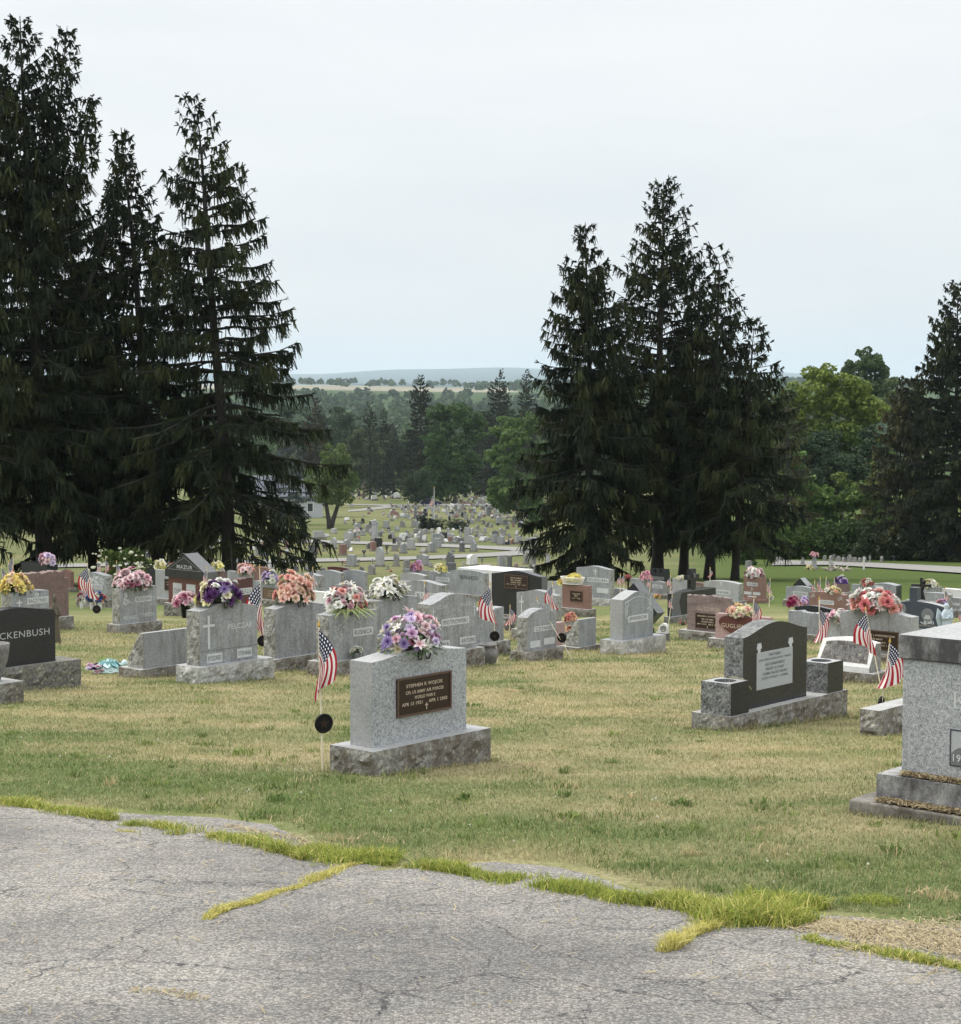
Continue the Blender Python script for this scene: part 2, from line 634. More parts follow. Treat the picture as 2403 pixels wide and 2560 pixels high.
def make_haze():
    m = bpy.data.materials.new('haze')
    m.use_nodes = True
    N, L = m.node_tree.nodes, m.node_tree.links
    N.remove(N['Principled BSDF'])
    v = N.new('ShaderNodeVolumePrincipled')
    v.inputs['Color'].default_value = (0.73, 0.88, 1.0, 1)
    v.inputs['Density'].default_value = 0.000055
    v.inputs['Anisotropy'].default_value = 0.0
    L.new(v.outputs[0], N['Material Output'].inputs['Volume'])
    b = MB()
    b.box(-26000, 26000, -80, 24200, -45, 420, m)
    tag(b.build('haze'), kind='stuff')


make_haze()
sc.view_settings.view_transform = 'Standard'
sc.view_settings.look = 'None'
sc.view_settings.exposure = 0.70
sc.view_settings.gamma = 1.0
sc.cycles.max_bounces = 6
sc.cycles.diffuse_bounces = 3
sc.cycles.glossy_bounces = 2
sc.cycles.transmission_bounces = 3
sc.cycles.volume_bounces = 1
sc.cycles.use_adaptive_sampling = True

# ================================================================== GROUND
def dpt(x, y):
    """ground point from a point of the photograph seen at 1866 px wide"""
    return ground_pt(x / 0.7765, y / 0.7765)


TD = np.array((0.73, -0.683))     # along the road edge
ND = np.array((0.683, 0.73))      # from the road into the lawn
EDGE = [(0, 1545), (120, 1562), (300, 1576), (430, 1583), (540, 1597), (615, 1624), (655, 1666), (690, 1690), (745, 1680), (830, 1662), (1000, 1667),
        (1150, 1685), (1290, 1727), (1400, 1752), (1560, 1765), (1700, 1776), (1866, 1792)]
_e = [dpt(*p) for p in EDGE]
_et = np.array([TD @ np.array(p[:2]) for p in _e])
_en = np.array([ND @ np.array(p[:2]) for p in _e])
_o = np.argsort(_et)
_et, _en = _et[_o], _en[_o]
_et = np.concatenate(([_et[0] - 45], _et, [_et[-1] + 30]))
_en = np.concatenate(([_en[0] + 2.0], _en, [_en[-1] - 1.0]))


def edge_dist(x, y):
    """metres into the lawn from the road edge (negative on the road)"""
    t = TD[0] * x + TD[1] * y
    n = ND[0] * x + ND[1] * y
    j = 0.10 * (vnoise(t * 3.1, t * 0 + 3.3) - 0.5) + 0.05 * (vnoise(t * 11, t * 0 + 9) - 0.5)
    return n - np.interp(t, _et, _en) - j


def sstep(a, b, x):
    t = np.clip((x - a) / (b - a), 0, 1)
    return t * t * (3 - 2 * t)


def greenness(x, y):
    """0 parched straw .. 1 fresh green"""
    d = edge_dist(x, y)
    n = fnoise(x * 0.55 + 4, y * 0.55 + 2, 3)
    n2 = fnoise(x * 1.9 + 40, y * 1.9 + 7, 2)
    n3 = fnoise(x * 0.9 + 70, y * 3.2 + 7, 2)
    g = 0.52 + 1.35 * (n - 0.5) + 0.8 * (n2 - 0.5) + 0.9 * (n3 - 0.5)
    g = g + 0.42 * (1 - sstep(0.9, 2.6, d)) - 0.30 * (1 - sstep(0.0, 0.25, d))
    g = g - 0.10 * sstep(3, 5, d) * (1 - sstep(11, 16, d)) - 0.12 * sstep(12, 17, d) * (1 - sstep(20, 30, y))
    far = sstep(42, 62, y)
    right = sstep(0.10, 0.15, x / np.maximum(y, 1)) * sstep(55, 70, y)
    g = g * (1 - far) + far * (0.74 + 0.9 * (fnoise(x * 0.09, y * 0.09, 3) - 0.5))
    return np.clip(g + right * 0.55, 0, 1.15)


STRAW, GREEN, BRIGHT = np.array((0.43, 0.375, 0.225)), np.array((0.172, 0.215, 0.086)), np.array((0.115, 0.17, 0.045))


def turf(x, y, g=None):
    g = greenness(x, y) if g is None else g
    g3 = np.clip(g, 0, 1)[:, None]
    c = STRAW * (1 - g3) + GREEN * g3
    r = (sstep(0.10, 0.15, x / np.maximum(y, 1)) * sstep(55, 70, y) * 0.8)[:, None]
    return c * (1 - r) + BRIGHT * r


def make_ground():
    ys = list(np.arange(-40, 5, 3.0)) + list(np.arange(5, 42, 0.22))
    y = 42.0
    while y < 23500:
        ys.append(y)
        y *= 1.022
    ys = np.array(sorted(set(ys) | {p[0] for p in PROF if -40 < p[0] < 23500} | {23500.0}))
    tx = np.sign(np.linspace(-1, 1, 261)) * np.abs(np.linspace(-1, 1, 261)) ** 1.5
    Y = np.repeat(ys, len(tx))
    X = np.tile(tx, len(ys)) * (30 + 0.78 * np.abs(Y))
    Z = G(Y, X)
    far = sstep(560, 700, Y)
    Z = Z + far * 0.5 * (fnoise(X * 0.03, Y * 0.03, 2) - 0.5) * (Y < 2300)
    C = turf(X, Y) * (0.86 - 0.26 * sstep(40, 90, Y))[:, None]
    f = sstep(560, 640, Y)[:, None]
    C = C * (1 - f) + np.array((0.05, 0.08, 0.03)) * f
    f = (sstep(2850, 2950, Y) * (1 - sstep(3650, 3800, Y)) * (X < 60 + 0 * X))[:, None]
    band = (0.75 + 0.5 * vnoise(X * 0.004, Y * 0.012))[:, None]
    C = C * (1 - f) + np.array((0.27, 0.25, 0.20)) * f * band
    f = sstep(3700, 3900, Y)[:, None]
    C = C * (1 - f) + np.array((0.030, 0.052, 0.045)) * f * (0.8 + 0.4 * vnoise(X * 0.01, Y * 0.01))[:, None]
    nx = len(tx)
    i, j = np.meshgrid(np.arange(len(ys) - 1), np.arange(nx - 1), indexing='ij')
    o = (i * nx + j).ravel()
    F = np.stack((o, o + 1, o + nx + 1, o + nx), 1)
    m, nt, P, N, L = newmat('turf')
    a = N.new('ShaderNodeAttribute')
    a.attribute_name = 'Col'
    tc = N.new('ShaderNodeTexCoord')
    V = tc.outputs['Object']
    f1 = noise_n(N, L, V, 34, 4, 0.7)
    f2 = noise_n(N, L, V, 3.0, 4, 0.65)
    f3 = noise_n(N, L, V, 0.35, 4, 0.6)
    c = mixc(N, L, a.outputs['Color'], (1.5, 1.45, 1.35), maprange(N, L, f1, 0.5, 0.8, 0, 0.5), 'MULTIPLY')
    c = mixc(N, L, c, (0.35, 0.37, 0.30), maprange(N, L, f1, 0.52, 0.3, 0, 0.75), 'MULTIPLY')
    c = mixc(N, L, c, (0.62, 0.72, 0.55), maprange(N, L, f2, 0.5, 0.72, 0, 0.8), 'MULTIPLY')
    c = mixc(N, L, c, (1.2, 1.12, 0.95), maprange(N, L, f3, 0.5, 0.75, 0, 0.7), 'MULTIPLY')
    L.new(c, P.inputs['Base Color'])
    P.inputs['Roughness'].default_value = 1.0
    P.inputs['Specular IOR Level'].default_value = 0.05
    b = N.new('ShaderNodeBump')
    b.inputs['Distance'].default_value = 0.06
    b.inputs['Strength'].default_value = 0.7
    L.new(f1, b.inputs['Height'])
    L.new(b.outputs[0], P.inputs['Normal'])
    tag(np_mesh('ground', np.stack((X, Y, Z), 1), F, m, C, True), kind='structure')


make_ground()


def make_road():
    t = np.linspace(_et[0], _et[-1], 900)
    n0 = np.interp(t, _et, _en)
    j = 0.10 * (vnoise(t * 3.1, t * 0 + 3.3) - 0.5) + 0.05 * (vnoise(t * 11, t * 0 + 9) - 0.5)
    n0 = n0 + j
    rows = [0, 0.3, 1, 3, 8, 22]
    V = []
    for r in rows:
        X = TD[0] * t + ND[0] * (n0 - r)
        Y = TD[1] * t + ND[1] * (n0 - r)
        V.append(np.stack((X, Y, G(Y, X) + 0.006 - (0.010 if r == 0 else 0)), 1))
    V = np.concatenate(V)
    n = len(t)
    i, j = np.meshgrid(np.arange(len(rows) - 1), np.arange(n - 1), indexing='ij')
    o = (i * n + j).ravel()
    F = np.stack((o + n, o + n + 1, o + 1, o), 1)
    m, nt, P, N, L = newmat('old_asphalt')
    tc = N.new('ShaderNodeTexCoord')
    Vc = tc.outputs['Object']
    vo = N.new('ShaderNodeTexVoronoi')
    vo.inputs['Scale'].default_value = 95
    L.new(Vc, vo.inputs['Vector'])
    sp = N.new('ShaderNodeSeparateColor')
    L.new(vo.outputs['Color'], sp.inputs[0])
    f = noise_n(N, L, Vc, 160, 3, 0.7)
    big = noise_n(N, L, Vc, 0.75, 5, 0.6, 0.3)
    mid = noise_n(N, L, Vc, 5.0, 4, 0.6)
    stones = mixc(N, L, (0.145, 0.141, 0.131), (0.40, 0.38, 0.345), maprange(N, L, sp.outputs[0], 0.25, 1.0))
    c = mixc(N, L, stones, (0.125, 0.124, 0.124), maprange(N, L, vo.outputs['Distance'], 0.42, 0.75, 0, 0.7))
    c = mixc(N, L, c, (0.60, 0.57, 0.54), maprange(N, L, f, 0.55, 0.75, 0, 0.5))
    c = mixc(N, L, c, mixc(N, L, c, (0.50, 0.51, 0.54), 1.0, 'MULTIPLY'), maprange(N, L, big, 0.62, 0.36, 0, 0.75))
    c = mixc(N, L, c, mixc(N, L, c, (1.25, 1.19, 1.13), 1.0, 'MULTIPLY'), maprange(N, L, mid, 0.45, 0.7, 0, 0.7))
    # cracks
    dn = N.new('ShaderNodeTexNoise')
    dn.inputs['Scale'].default_value = 4.0
    dn.inputs['Detail'].default_value = 6
    dn.inputs['Roughness'].default_value = 0.65
    L.new(Vc, dn.inputs['Vector'])
    vm = N.new('ShaderNodeVectorMath')
    vm.operation = 'MULTIPLY_ADD'
    L.new(dn.outputs['Color'], vm.inputs[0])
    vm.inputs[1].default_value = (0.28, 0.28, 0.28)
    L.new(Vc, vm.inputs[2])
    for scale, w, lo, hi, off in ((0.8, 0.0036, 0.36, 0.46, 0), (1.9, 0.0058, 0.40, 0.50, 5)):
        v2 = N.new('ShaderNodeTexVoronoi')
        v2.feature = 'DISTANCE_TO_EDGE'
        v2.inputs['Scale'].default_value = scale
        L.new(vm.outputs[0], v2.inputs['Vector'])
        msk = noise_n(N, L, vm.outputs[0], 0.7 + off * 0.1, 3, 0.6)
        cr = N.new('ShaderNodeMath')
        cr.operation = 'MULTIPLY'
        L.new(maprange(N, L, v2.outputs['Distance'], w * 1.6, w * 0.3, 0, 0.85), cr.inputs[0])
        L.new(maprange(N, L, msk, lo, hi), cr.inputs[1])
        c = mixc(N, L, c, (0.028, 0.029, 0.034), cr.outputs[0])
    L.new(c, P.inputs['Base Color'])
    P.inputs['Roughness'].default_value = 0.9
    P.inputs['Specular IOR Level'].default_value = 0.25
    b = N.new('ShaderNodeBump')
    b.inputs['Distance'].default_value = 0.006
    b.inputs['Strength'].default_value = 0.8
    L.new(vo.outputs['Distance'], b.inputs['Height'])
    b.invert = True
    L.new(b.outputs[0], P.inputs['Normal'])
    tag(np_mesh('road', V, F, m), kind='structure')


make_road()


# ------------------------------------------------------------------ grass
def blades(name, X, Y, H, W, C, lean=0.95, dz=0.0):
    n = len(X)
    a = RNG.random(n) * 2 * np.pi
    b = RNG.random(n) * 2 * np.pi
    ln = RNG.random(n) * lean + 0.12
    Z = G(Y, X) - 0.004 + dz
    wx, wy = np.cos(a) * W / 2, np.sin(a) * W / 2
    lx, ly = np.cos(b) * ln * H, np.sin(b) * ln * H
    h1 = H * 0.55
    P = np.empty((n, 5, 3))
    P[:, 0] = np.stack((X - wx, Y - wy, Z), 1)
    P[:, 1] = np.stack((X + wx, Y + wy, Z), 1)
    P[:, 2] = np.stack((X + wx * .8 + lx * .35, Y + wy * .8 + ly * .35, Z + h1), 1)
    P[:, 3] = np.stack((X - wx * .8 + lx * .35, Y - wy * .8 + ly * .35, Z + h1), 1)
    P[:, 4] = np.stack((X + lx * 1.25, Y + ly * 1.25, Z + H * (1 - 0.35 * ln)), 1)
    k = np.arange(n)[:, None] * 5
    F = np.concatenate((k + np.array((0, 1, 2)), k + np.array((0, 2, 3)), k + np.array((3, 2, 4))))
    return np_mesh(name, P.reshape(-1, 3), F, M['blades'], np.repeat(C, 5, 0))


def make_lawn():
    N_ = 700000
    y = 5.6 * np.exp(RNG.random(N_) * math.log(46 / 5.6))
    x = y * (RNG.random(N_) * 0.92 - 0.46)
    d = edge_dist(x, y)
    keep = d > 0.0
    x, y, d = x[keep], y[keep], d[keep]
    g = greenness(x, y) + RNG.normal(0, 0.24, len(x))
    n = fnoise(x * 5, y * 5, 2)
    H = (0.016 + 0.026 * RNG.random(len(x))) * (0.7 + 0.6 * n) * np.maximum(1, y / 14) ** 0.5
    W = 0.0042 * (y / 9) ** 0.75 * (0.7 + 0.6 * RNG.random(len(x)))
    C = turf(x, y, g) * (0.75 + 0.5 * RNG.random((len(x), 1)))
    dead = RNG.random(len(x)) < 0.10
    C[dead] = np.array((0.46, 0.38, 0.22)) * (0.8 + 0.4 * RNG.random((dead.sum(), 1)))
    dark = (fnoise(x * 2.6 + 9, y * 2.6, 2) > 0.60) & (RNG.random(len(x)) < 0.6) & (g > 0.3)
    C[dark] *= np.array((0.62, 0.72, 0.6))
    tag(blades('grass', x, y, H, W, C), kind='stuff')


make_lawn()


def strip_points(poly, n, width, jit=1.0):
    P = [dpt(*p) for p in poly]
    seg = [(P[i + 1] - P[i]).length for i in range(len(P) - 1)]
    t = RNG.random(n) * sum(seg)
    cs = np.concatenate(([0], np.cumsum(seg)))
    px = np.interp(t, cs, [p.x for p in P])
    py = np.interp(t, cs, [p.y for p in P])
    w = np.interp(t, cs, width) * (0.35 + 1.1 * vnoise(t * 4.0, t * 0 + 2.2))
    r = RNG.normal(0, 0.42, n) * w + 0.10 * (vnoise(t * 2.6 + n * .37, t * 0 + 5.5) - .5) + 0.05 * (vnoise(t * 9 + n * .11, t * 0 + 1.5) - .5)
    a = RNG.random(n) * 2 * np.pi
    return px + ND[0] * r + 0.02 * np.cos(a) * jit, py + ND[1] * r + 0.02 * np.sin(a) * jit, t


def clumps():
    """ragged tufts, broadleaf rosettes and white clover heads in the turf"""
    rg = np.random.default_rng(3)
    X, Y, H, W, C = [], [], [], [], []
    m = 760
    y = 7 * np.exp(rg.random(m) * math.log(34 / 7))
    x = y * (rg.random(m) * .6 - .3)
    for a, b in zip(x, y):
        d = float(edge_dist(np.array([a]), np.array([b]))[0])
        if d < .05 or rg.random() > (1.0 if d < 3 else .45):
            continue
        n = int(18 + 30 * rg.random())
        r = .02 + .07 * rg.random()
        X.append(a + rg.normal(0, r, n))
        Y.append(b + rg.normal(0, r, n))
        H.append((.035 + .05 * rg.random()) * (.5 + .7 * rg.random(n)))
        broad = rg.random() < .15
        W.append(np.full(n, (.012 if broad else .005) * (b / 9) ** .6) * (.6 + .6 * rg.random(n)))
        k = rg.random()
        c = np.array((.135, .195, .06)) if k < .5 else np.array((.20, .26, .075)) if k < .8 else np.array((.50, .42, .24))
        C.append(c * (.7 + .5 * rg.random((n, 1))))
    tag(blades('grass_tufts', np.concatenate(X), np.concatenate(Y), np.concatenate(H), np.concatenate(W), np.concatenate(C), lean=.9), kind='stuff')
    m = plain('clover_white', (.52, .52, .44), .8)
    b = MB()
    for _ in range(70):
        y = 7 + 9 * rg.random()
        x = y * (rg.random() * .55 - .27)
        d = float(edge_dist(np.array([x]), np.array([y]))[0])
        if d < .3 or d > 3.2:
            continue
        s = .004 + .004 * rg.random()
        b.lathe([(.3 * s, -s), (s, -.2 * s), (.8 * s, .7 * s), (.2 * s, s)], m, 6, Matrix.Translation((x, y, G(y, x) + .04 + .02 * rg.random())))
    tag(b.build('clover'), kind='stuff')


def make_weeds():
    YG, YL, GR = np.array((0.42, 0.43, 0.10)), np.array((0.60, 0.54, 0.20)), np.array((0.17, 0.25, 0.05))
    SP = [([(-60, 1552), (0, 1558), (150, 1580), (225, 1594)], (.16, .15, .13, .06), 5200, 0.065, .3),
          ([(240, 1603), (300, 1606), (360, 1618), (440, 1632), (520, 1650), (600, 1670)], (.08, .15, .16, .13, .10, .04), 7000, 0.07, .4),
          ([(230, 1615), (270, 1620)], (.05, .05), 300, 0.04, .6),
          ([(705, 1676), (655, 1688), (612, 1709), (572, 1727), (528, 1737), (486, 1757), (440, 1767), (395, 1789)], (.22, .14, .10, .07, .055, .04, .02, .006), 5600, 0.038, .8),
          ([(590, 1648), (640, 1662), (700, 1672), (760, 1672)], (.18, .30, .25, .15), 6500, 0.065, .2),
          ([(690, 1672), (770, 1680), (850, 1688), (940, 1702), (1040, 1716), (1130, 1733), (1220, 1750), (1290, 1756)], (.14, .09, .09, .12, .14, .16, .15, .08), 15000, 0.06, .12),
          ([(1290, 1750), (1380, 1770), (1470, 1790), (1560, 1800)], (.13, .26, .34, .20), 13000, 0.09, .35),
          ([(1390, 1800), (1340, 1822), (1300, 1848)], (.12, .11, .06), 2600, 0.07, .9),
          ([(1440, 1745), (1530, 1752), (1600, 1765)], (.12, .14, .08), 2500, 0.085, .2),
          ([(1560, 1822), (1640, 1838), (1720, 1852), (1866, 1884), (1930, 1900)], (.05, .10, .07, .08, .06), 5200, 0.04, .4),
          ([(1660, 1748), (1740, 1758)], (.16, .10), 1500, 0.05, .0)]
    xs, ys, hs, cs = [], [], [], []
    for poly, w, n, h, yel in SP:
        x, y, t = strip_points(poly, n, w)
        gate = (vnoise(t * 7 + 3, t * 0 + n * .01) + 0.5 * vnoise(x * 9, y * 9)) > 0.26 + 0.25 * RNG.random(n)
        x, y, t = x[gate], y[gate], t[gate]
        n = len(x)
        xs.append(x)
        ys.append(y)
        hs.append(h * (0.25 + 1.1 * RNG.random(n) ** 1.6) * (0.6 + 0.8 * vnoise(t * 6, t * 0)))
        k = RNG.random((n, 1))
        base = YG * (1 - k) + (YL if yel > .5 else GR) * k
        mixy = (RNG.random((n, 1)) < yel * 0.6)
        base = np.where(mixy, YL, base)
        cs.append(base * (0.7 + 0.5 * RNG.random((n, 1))))
    x, y, h, c = np.concatenate(xs), np.concatenate(ys), np.concatenate(hs), np.concatenate(cs)
    W = 0.0055 * np.ones(len(x)) * (0.6 + 0.7 * RNG.random(len(x)))
    tag(blades('weeds', x, y, h, W, c, lean=0.85), kind='stuff')
    clumps()
    # cut straw lying on the asphalt
    n = 900
    x = RNG.random(n) * 7 - 3.0
    y = 6.2 + RNG.random(n) * 6
    k = edge_dist(x, y) < 0
    x, y = x[k], y[k]
    xa, ya, _ = strip_points([(1560, 1795), (1700, 1812), (1866, 1835), (1960, 1850)], 3600, (.10, .55, .62, .6))
    xb, yb, _ = strip_points([(430, 1606), (540, 1625), (620, 1645)], 260, (.10, .10, .08))
    xc, yc, _ = strip_points([(270, 1925), (330, 1932), (400, 1945)], 60, (.05, .06, .04))
    xd, yd, _ = strip_points([(1390, 1760), (1500, 1772)], 900, (.12, .12))
    x = np.concatenate((x, xa, xb, xc, xd))
    y = np.concatenate((y, ya, yb, yc, yd))
    n = len(x)
    a = RNG.random(n) * np.pi
    Ln = 0.010 + 0.024 * RNG.random(n)
    W = 0.0014 + 0.001 * RNG.random(n)
    dx, dy = np.cos(a) * Ln, np.sin(a) * Ln
    ex, ey = -np.sin(a) * W, np.cos(a) * W
    z = G(y, x) + 0.012
    V = np.stack([np.stack((x - dx - ex, y - dy - ey, z), 1), np.stack((x + dx - ex, y + dy - ey, z + .01 * RNG.random(n)), 1),
                  np.stack((x + dx + ex, y + dy + ey, z + .006), 1), np.stack((x - dx + ex, y - dy + ey, z), 1)], 1).reshape(-1, 3)
    F = np.arange(4 * n).reshape(-1, 4)
    C = np.array((0.42, 0.355, 0.225)) * (0.6 + 0.6 * RNG.random((n, 1)))
    tag(np_mesh('straw', V, F, M['blades'], np.repeat(C, 4, 0)), kind='stuff')


make_weeds()


# ------------------------------------------------------------------ valley lanes
M['lane'] = granite('worn_lane_asphalt', (0.15, 0.148, 0.14), (0.27, 0.262, 0.25), 8, 0.95)


def lane(name, top, bottom, n=60):
    """sheet on the ground between two edges given in photograph pixels"""
    def res(poly):
        s = np.linspace(0, 1, n)
        d = np.concatenate(([0], np.cumsum([math.dist(poly[i], poly[i + 1]) for i in range(len(poly) - 1)])))
        d /= d[-1]
        return np.interp(s, d, [p[0] for p in poly]), np.interp(s, d, [p[1] for p in poly])
    (ax, ay), (bx, by) = res(top), res(bottom)
    mb = MB()
    vs, fs, K = [], [], 5
    for i in range(n):
        A, B = ground_pt(ax[i], ay[i]), ground_pt(bx[i], by[i])
        for k in range(K):
            p = B.lerp(A, k / (K - 1))
            vs.append((p.x, p.y, G(p.y, p.x) + 0.10))
    for i in range(n - 1):
        for k in range(K - 1):
            o = i * K + k
            fs.append((o, o + K, o + K + 1, o + 1))
    mb.add(vs, fs, M['lane'])
    tag(mb.build(name), kind='structure')


def zc(x, y):
    return 700 + x / 2.592, 900 + y / 2.592


lane('path', [zc(-1500, 1330), zc(0, 1298), (zc(400, 1289)), zc(900, 1277), zc(1300, 1258), zc(1480, 1246), zc(1600, 1228)],
     [zc(-1500, 1352), zc(0, 1319), zc(400, 1311), zc(900, 1298), zc(1300, 1282), zc(1530, 1272), zc(1720, 1262)])
lane('path', [zc(-900, 1160), zc(100, 1168), zc(500, 1178), zc(900, 1190), zc(1300, 1207), zc(1520, 1216), zc(1720, 1226)],
     [zc(-900, 1178), zc(100, 1186), zc(500, 1196), zc(900, 1210), zc(1300, 1227), zc(1480, 1238), zc(1720, 1258)])
lane('path', [zc(430, 934), zc(560, 937), zc(690, 938), zc(800, 940), zc(1000, 938), zc(1250, 934), zc(1480, 936)],
     [zc(430, 941), zc(560, 944), zc(640, 946), zc(740, 954), zc(900, 949), zc(1250, 944), zc(1480, 944)])
lane('path', [zc(740, 946), zc(660, 950), zc(590, 958), zc(520, 968), zc(440, 976)], [zc(800, 950), zc(720, 960), zc(650, 968), zc(560, 978), zc(440, 986)])
lane('path', [(1930, 1396), (1964, 1403), (2080, 1406), (2200, 1410), (2403, 1420), (2560, 1428)],
     [(1930, 1416), (1990, 1415), (2080, 1415), (2200, 1422), (2403, 1436), (2560, 1446)])

# ================================================================== TREES
def ribbons(P0, P1, W, side):
    """quads from P0 to P1 with width W along side vectors"""
    s = side * (W[:, None] / 2)
    return np.stack((P0 - s, P0 + s, P1 + s * 0.45, P1 - s * 0.45), 1)


def unit(v):
    return v / np.maximum(np.linalg.norm(v, axis=-1, keepdims=True), 1e-9)


def spruce(px_base, y, H, R, label, lean=(0, 0), seed=0, h0=0.08, gap=0.42, per=5, dens=1.0, droop=1.0, tint=1.0, shape=0.75,
           belly=0.35, curl=None, up=0.0, trunk_r=None, sparse=0.0, leaders=(), group=None, name='spruce_tree', spray=1.0, bow=0.0,
           col=(0.030, 0.034, 0.019)):
    rg = np.random.default_rng(seed)
    u, _ = uv(px_base, 1400)
    bx = u * y
    bz = G(y, bx) - 0.15
    root = empty(name, (bx, y, bz))
    tag(root, label, 'tree', group)
    tr = MB()
    Q, QC = [], []
    tr_r = trunk_r or 0.016 * H

    def axis(t):
        t = np.asarray(t, float)
        b = bow * 4 * t * (1 - t)
        x = lean[0] * t + b + 0.05 * np.sin(t * 9 + seed)
        yy = lean[1] * t + 0.05 * np.cos(t * 7 + seed)
        z = H * t
        if curl is not None:
            k = np.clip((t - 0.93) / 0.07, 0, 1) ** 2
            x = x + curl * k
        return np.stack((x, yy, z), -1)
    ts = np.linspace(0, 1, 16)
    pts = axis(ts)
    tr.tube([tuple(p) for p in pts], [max(0.02, tr_r * (1 - t) ** 0.85 * (1.25 if t < 0.03 else 1)) for t in ts], M['bark'], 8)

    def crown_axis(ax, t_lo, t_hi, Rm, hh, per_, gap_, up_, shp, dens_):
        t = t_lo
        while t < t_hi - 0.004:
            rel = (t - t_lo) / (t_hi - t_lo)
            env = (1 - rel) ** shp * (min(1, 0.55 + rel / max(belly, 1e-3) * 0.45) if rel < belly else 1.0)
            nb = max(3, int(per_ * (0.75 + 0.5 * rg.random()) * (0.6 if rel > 0.85 else 1)))
            a0 = rg.random() * 6.28
            for b in range(nb):
                if rg.random() < sparse * (0.3 + 0.7 * rel):
                    continue
                L = (Rm * env * (0.72 + 0.40 * rg.random()) + 0.25)
                if rg.random() < 0.12:
                    L *= 0.6
                az = a0 + 6.283 * (b + 0.35 * rg.normal()) / nb
                rise = (0.55 * rel - 0.16 * droop * (1 - rel) + up_ + 0.10 * rg.normal())
                sag = (0.30 * droop * (1 - 0.6 * rel))
                s = np.linspace(0, 1, 9)
                r = L * s * (1 - 0.06 * s)
                z = L * (rise * s - sag * s * s * 1.2 + 0.26 * droop * np.maximum(s - 0.55, 0) ** 1.5 * 2.2)
                o = ax(t)
                dx, dy = math.cos(az), math.sin(az)
                wob = 0.05 * L * np.sin(s * 5 + rg.random() * 6) * s
                bp = o + np.stack((dx * r - dy * wob, dy * r + dx * wob, z), -1)
                br = max(0.012, 0.013 * L) * (1 if L > 1 else 0.8)
                tr.tube([tuple(p) for p in bp[::2]], [br * (1 - 0.8 * q) + 0.006 for q in s[::2]], M['bark'], 4, cap=False)
                # needled twigs along both sides, and hanging sprays
                nt = max(4, int(L * 6.0 * dens_))
                st = np.sort(0.12 + 0.88 * rg.random(nt) ** 0.8)
                P = np.stack([np.interp(st, s, bp[:, k]) for k in range(3)], -1)
                sg = np.where(rg.random(nt) < 0.5, -1, 1)
                l2 = (0.13 + 0.24 * L * (1.05 - st) * (0.6 + 0.6 * rg.random(nt)))
                l2 = np.minimum(l2, 1.3)
                ang = (0.9 + 0.25 * rg.normal(size=nt)) * sg
                tx, ty = dx * np.cos(ang) - dy * np.sin(ang), dx * np.sin(ang) + dy * np.cos(ang)
                tz = -0.10 - 0.25 * droop * rg.random(nt) + 0.3 * rel
                D = unit(np.stack((tx, ty, tz), -1))
                E = P + D * l2[:, None]
                sd = unit(np.cross(D, np.array((0, 0, 1.0))) + 0.6 * rg.normal(size=(nt, 3)))
                Q.append(ribbons(P, E, (0.10 + 0.06 * rg.random(nt)) * spray, sd))
                Q.append(ribbons(P, E, (0.09 + 0.05 * rg.random(nt)) * spray, unit(np.cross(D, sd))))
                # hanging sprays from twigs and from the branch
                ns = int(nt * (2.6 + 1.7 * droop))
                k = rg.integers(0, nt, ns)
                f = rg.random(ns)[:, None] ** 0.7
                S0 = P[k] * (1 - f) + E[k] * f
                hl = (0.18 + 0.46 * rg.random(ns)) * (0.55 + 0.6 * droop * (1 - 0.5 * rel)) * min(1.0, 0.45 + L / 3.5)
                dn = np.stack((0.28 * rg.normal(size=ns) + 0.25 * dx, 0.28 * rg.normal(size=ns) + 0.25 * dy, -np.ones(ns)), -1)
                S1 = S0 + unit(dn) * hl[:, None]
                az2 = rg.random(ns) * 6.283
                Q.append(ribbons(S0, S1, (0.05 + 0.05 * rg.random(ns)) * spray, np.stack((np.cos(az2), np.sin(az2), 0 * az2), -1)))
                # tip tuft
                nk = 5
                S0 = np.repeat(bp[-1:], nk, 0)
                S1 = S0 + unit(np.stack((dx + 0.5 * rg.normal(size=nk), dy + 0.5 * rg.normal(size=nk), 0.3 + 0.4 * rg.normal(size=nk)), -1)) * 0.22
                Q.append(ribbons(S0, S1, np.full(nk, 0.08) * spray, unit(rg.normal(size=(nk, 3)))))
                QC.append(len(Q))
            t += gap_ / hh * (0.8 + 0.4 * rg.random()) * (1.0 if rel < 0.6 else 0.85)

    crown_axis(axis, h0, 1.0, R, H, per, gap, up, shape, dens)
    for (t0, dxl, dyl, hl, Rl) in leaders:
        o0 = axis(t0)

        def ax2(t, o0=o0, dxl=dxl, dyl=dyl, hl=hl):
            t = np.asarray(t, float)
            return o0 + np.stack((dxl * np.sqrt(np.maximum(t, 0)), dyl * t, hl * t), -1)
        lp = ax2(np.linspace(0, 1, 8))
        tr.tube([tuple(p) for p in lp], [max(0.02, tr_r * 0.45 * (1 - q)) for q in np.linspace(0, 1, 8)], M['bark'], 6)
        crown_axis(ax2, 0.12, 1.0, Rl, hl, max(3, per - 1), gap, up + 0.25, 0.7, dens)
    V = np.concatenate(Q)
    n = len(V)
    F = np.arange(4 * n).reshape(-1, 4)
    ctr = V.mean(1)
    nz = vnoise(ctr[:, 0] * 1.3 + seed, ctr[:, 2] * 1.3 + ctr[:, 1])
    c0 = np.array(col) * tint
    C = c0 * (0.55 + 0.9 * nz[:, None]) * (0.75 + 0.5 * rg.random((n, 1)))
    brown = (nz > 0.58)
    C[brown] = C[brown] * np.array((1.35, 1.15, 0.8))
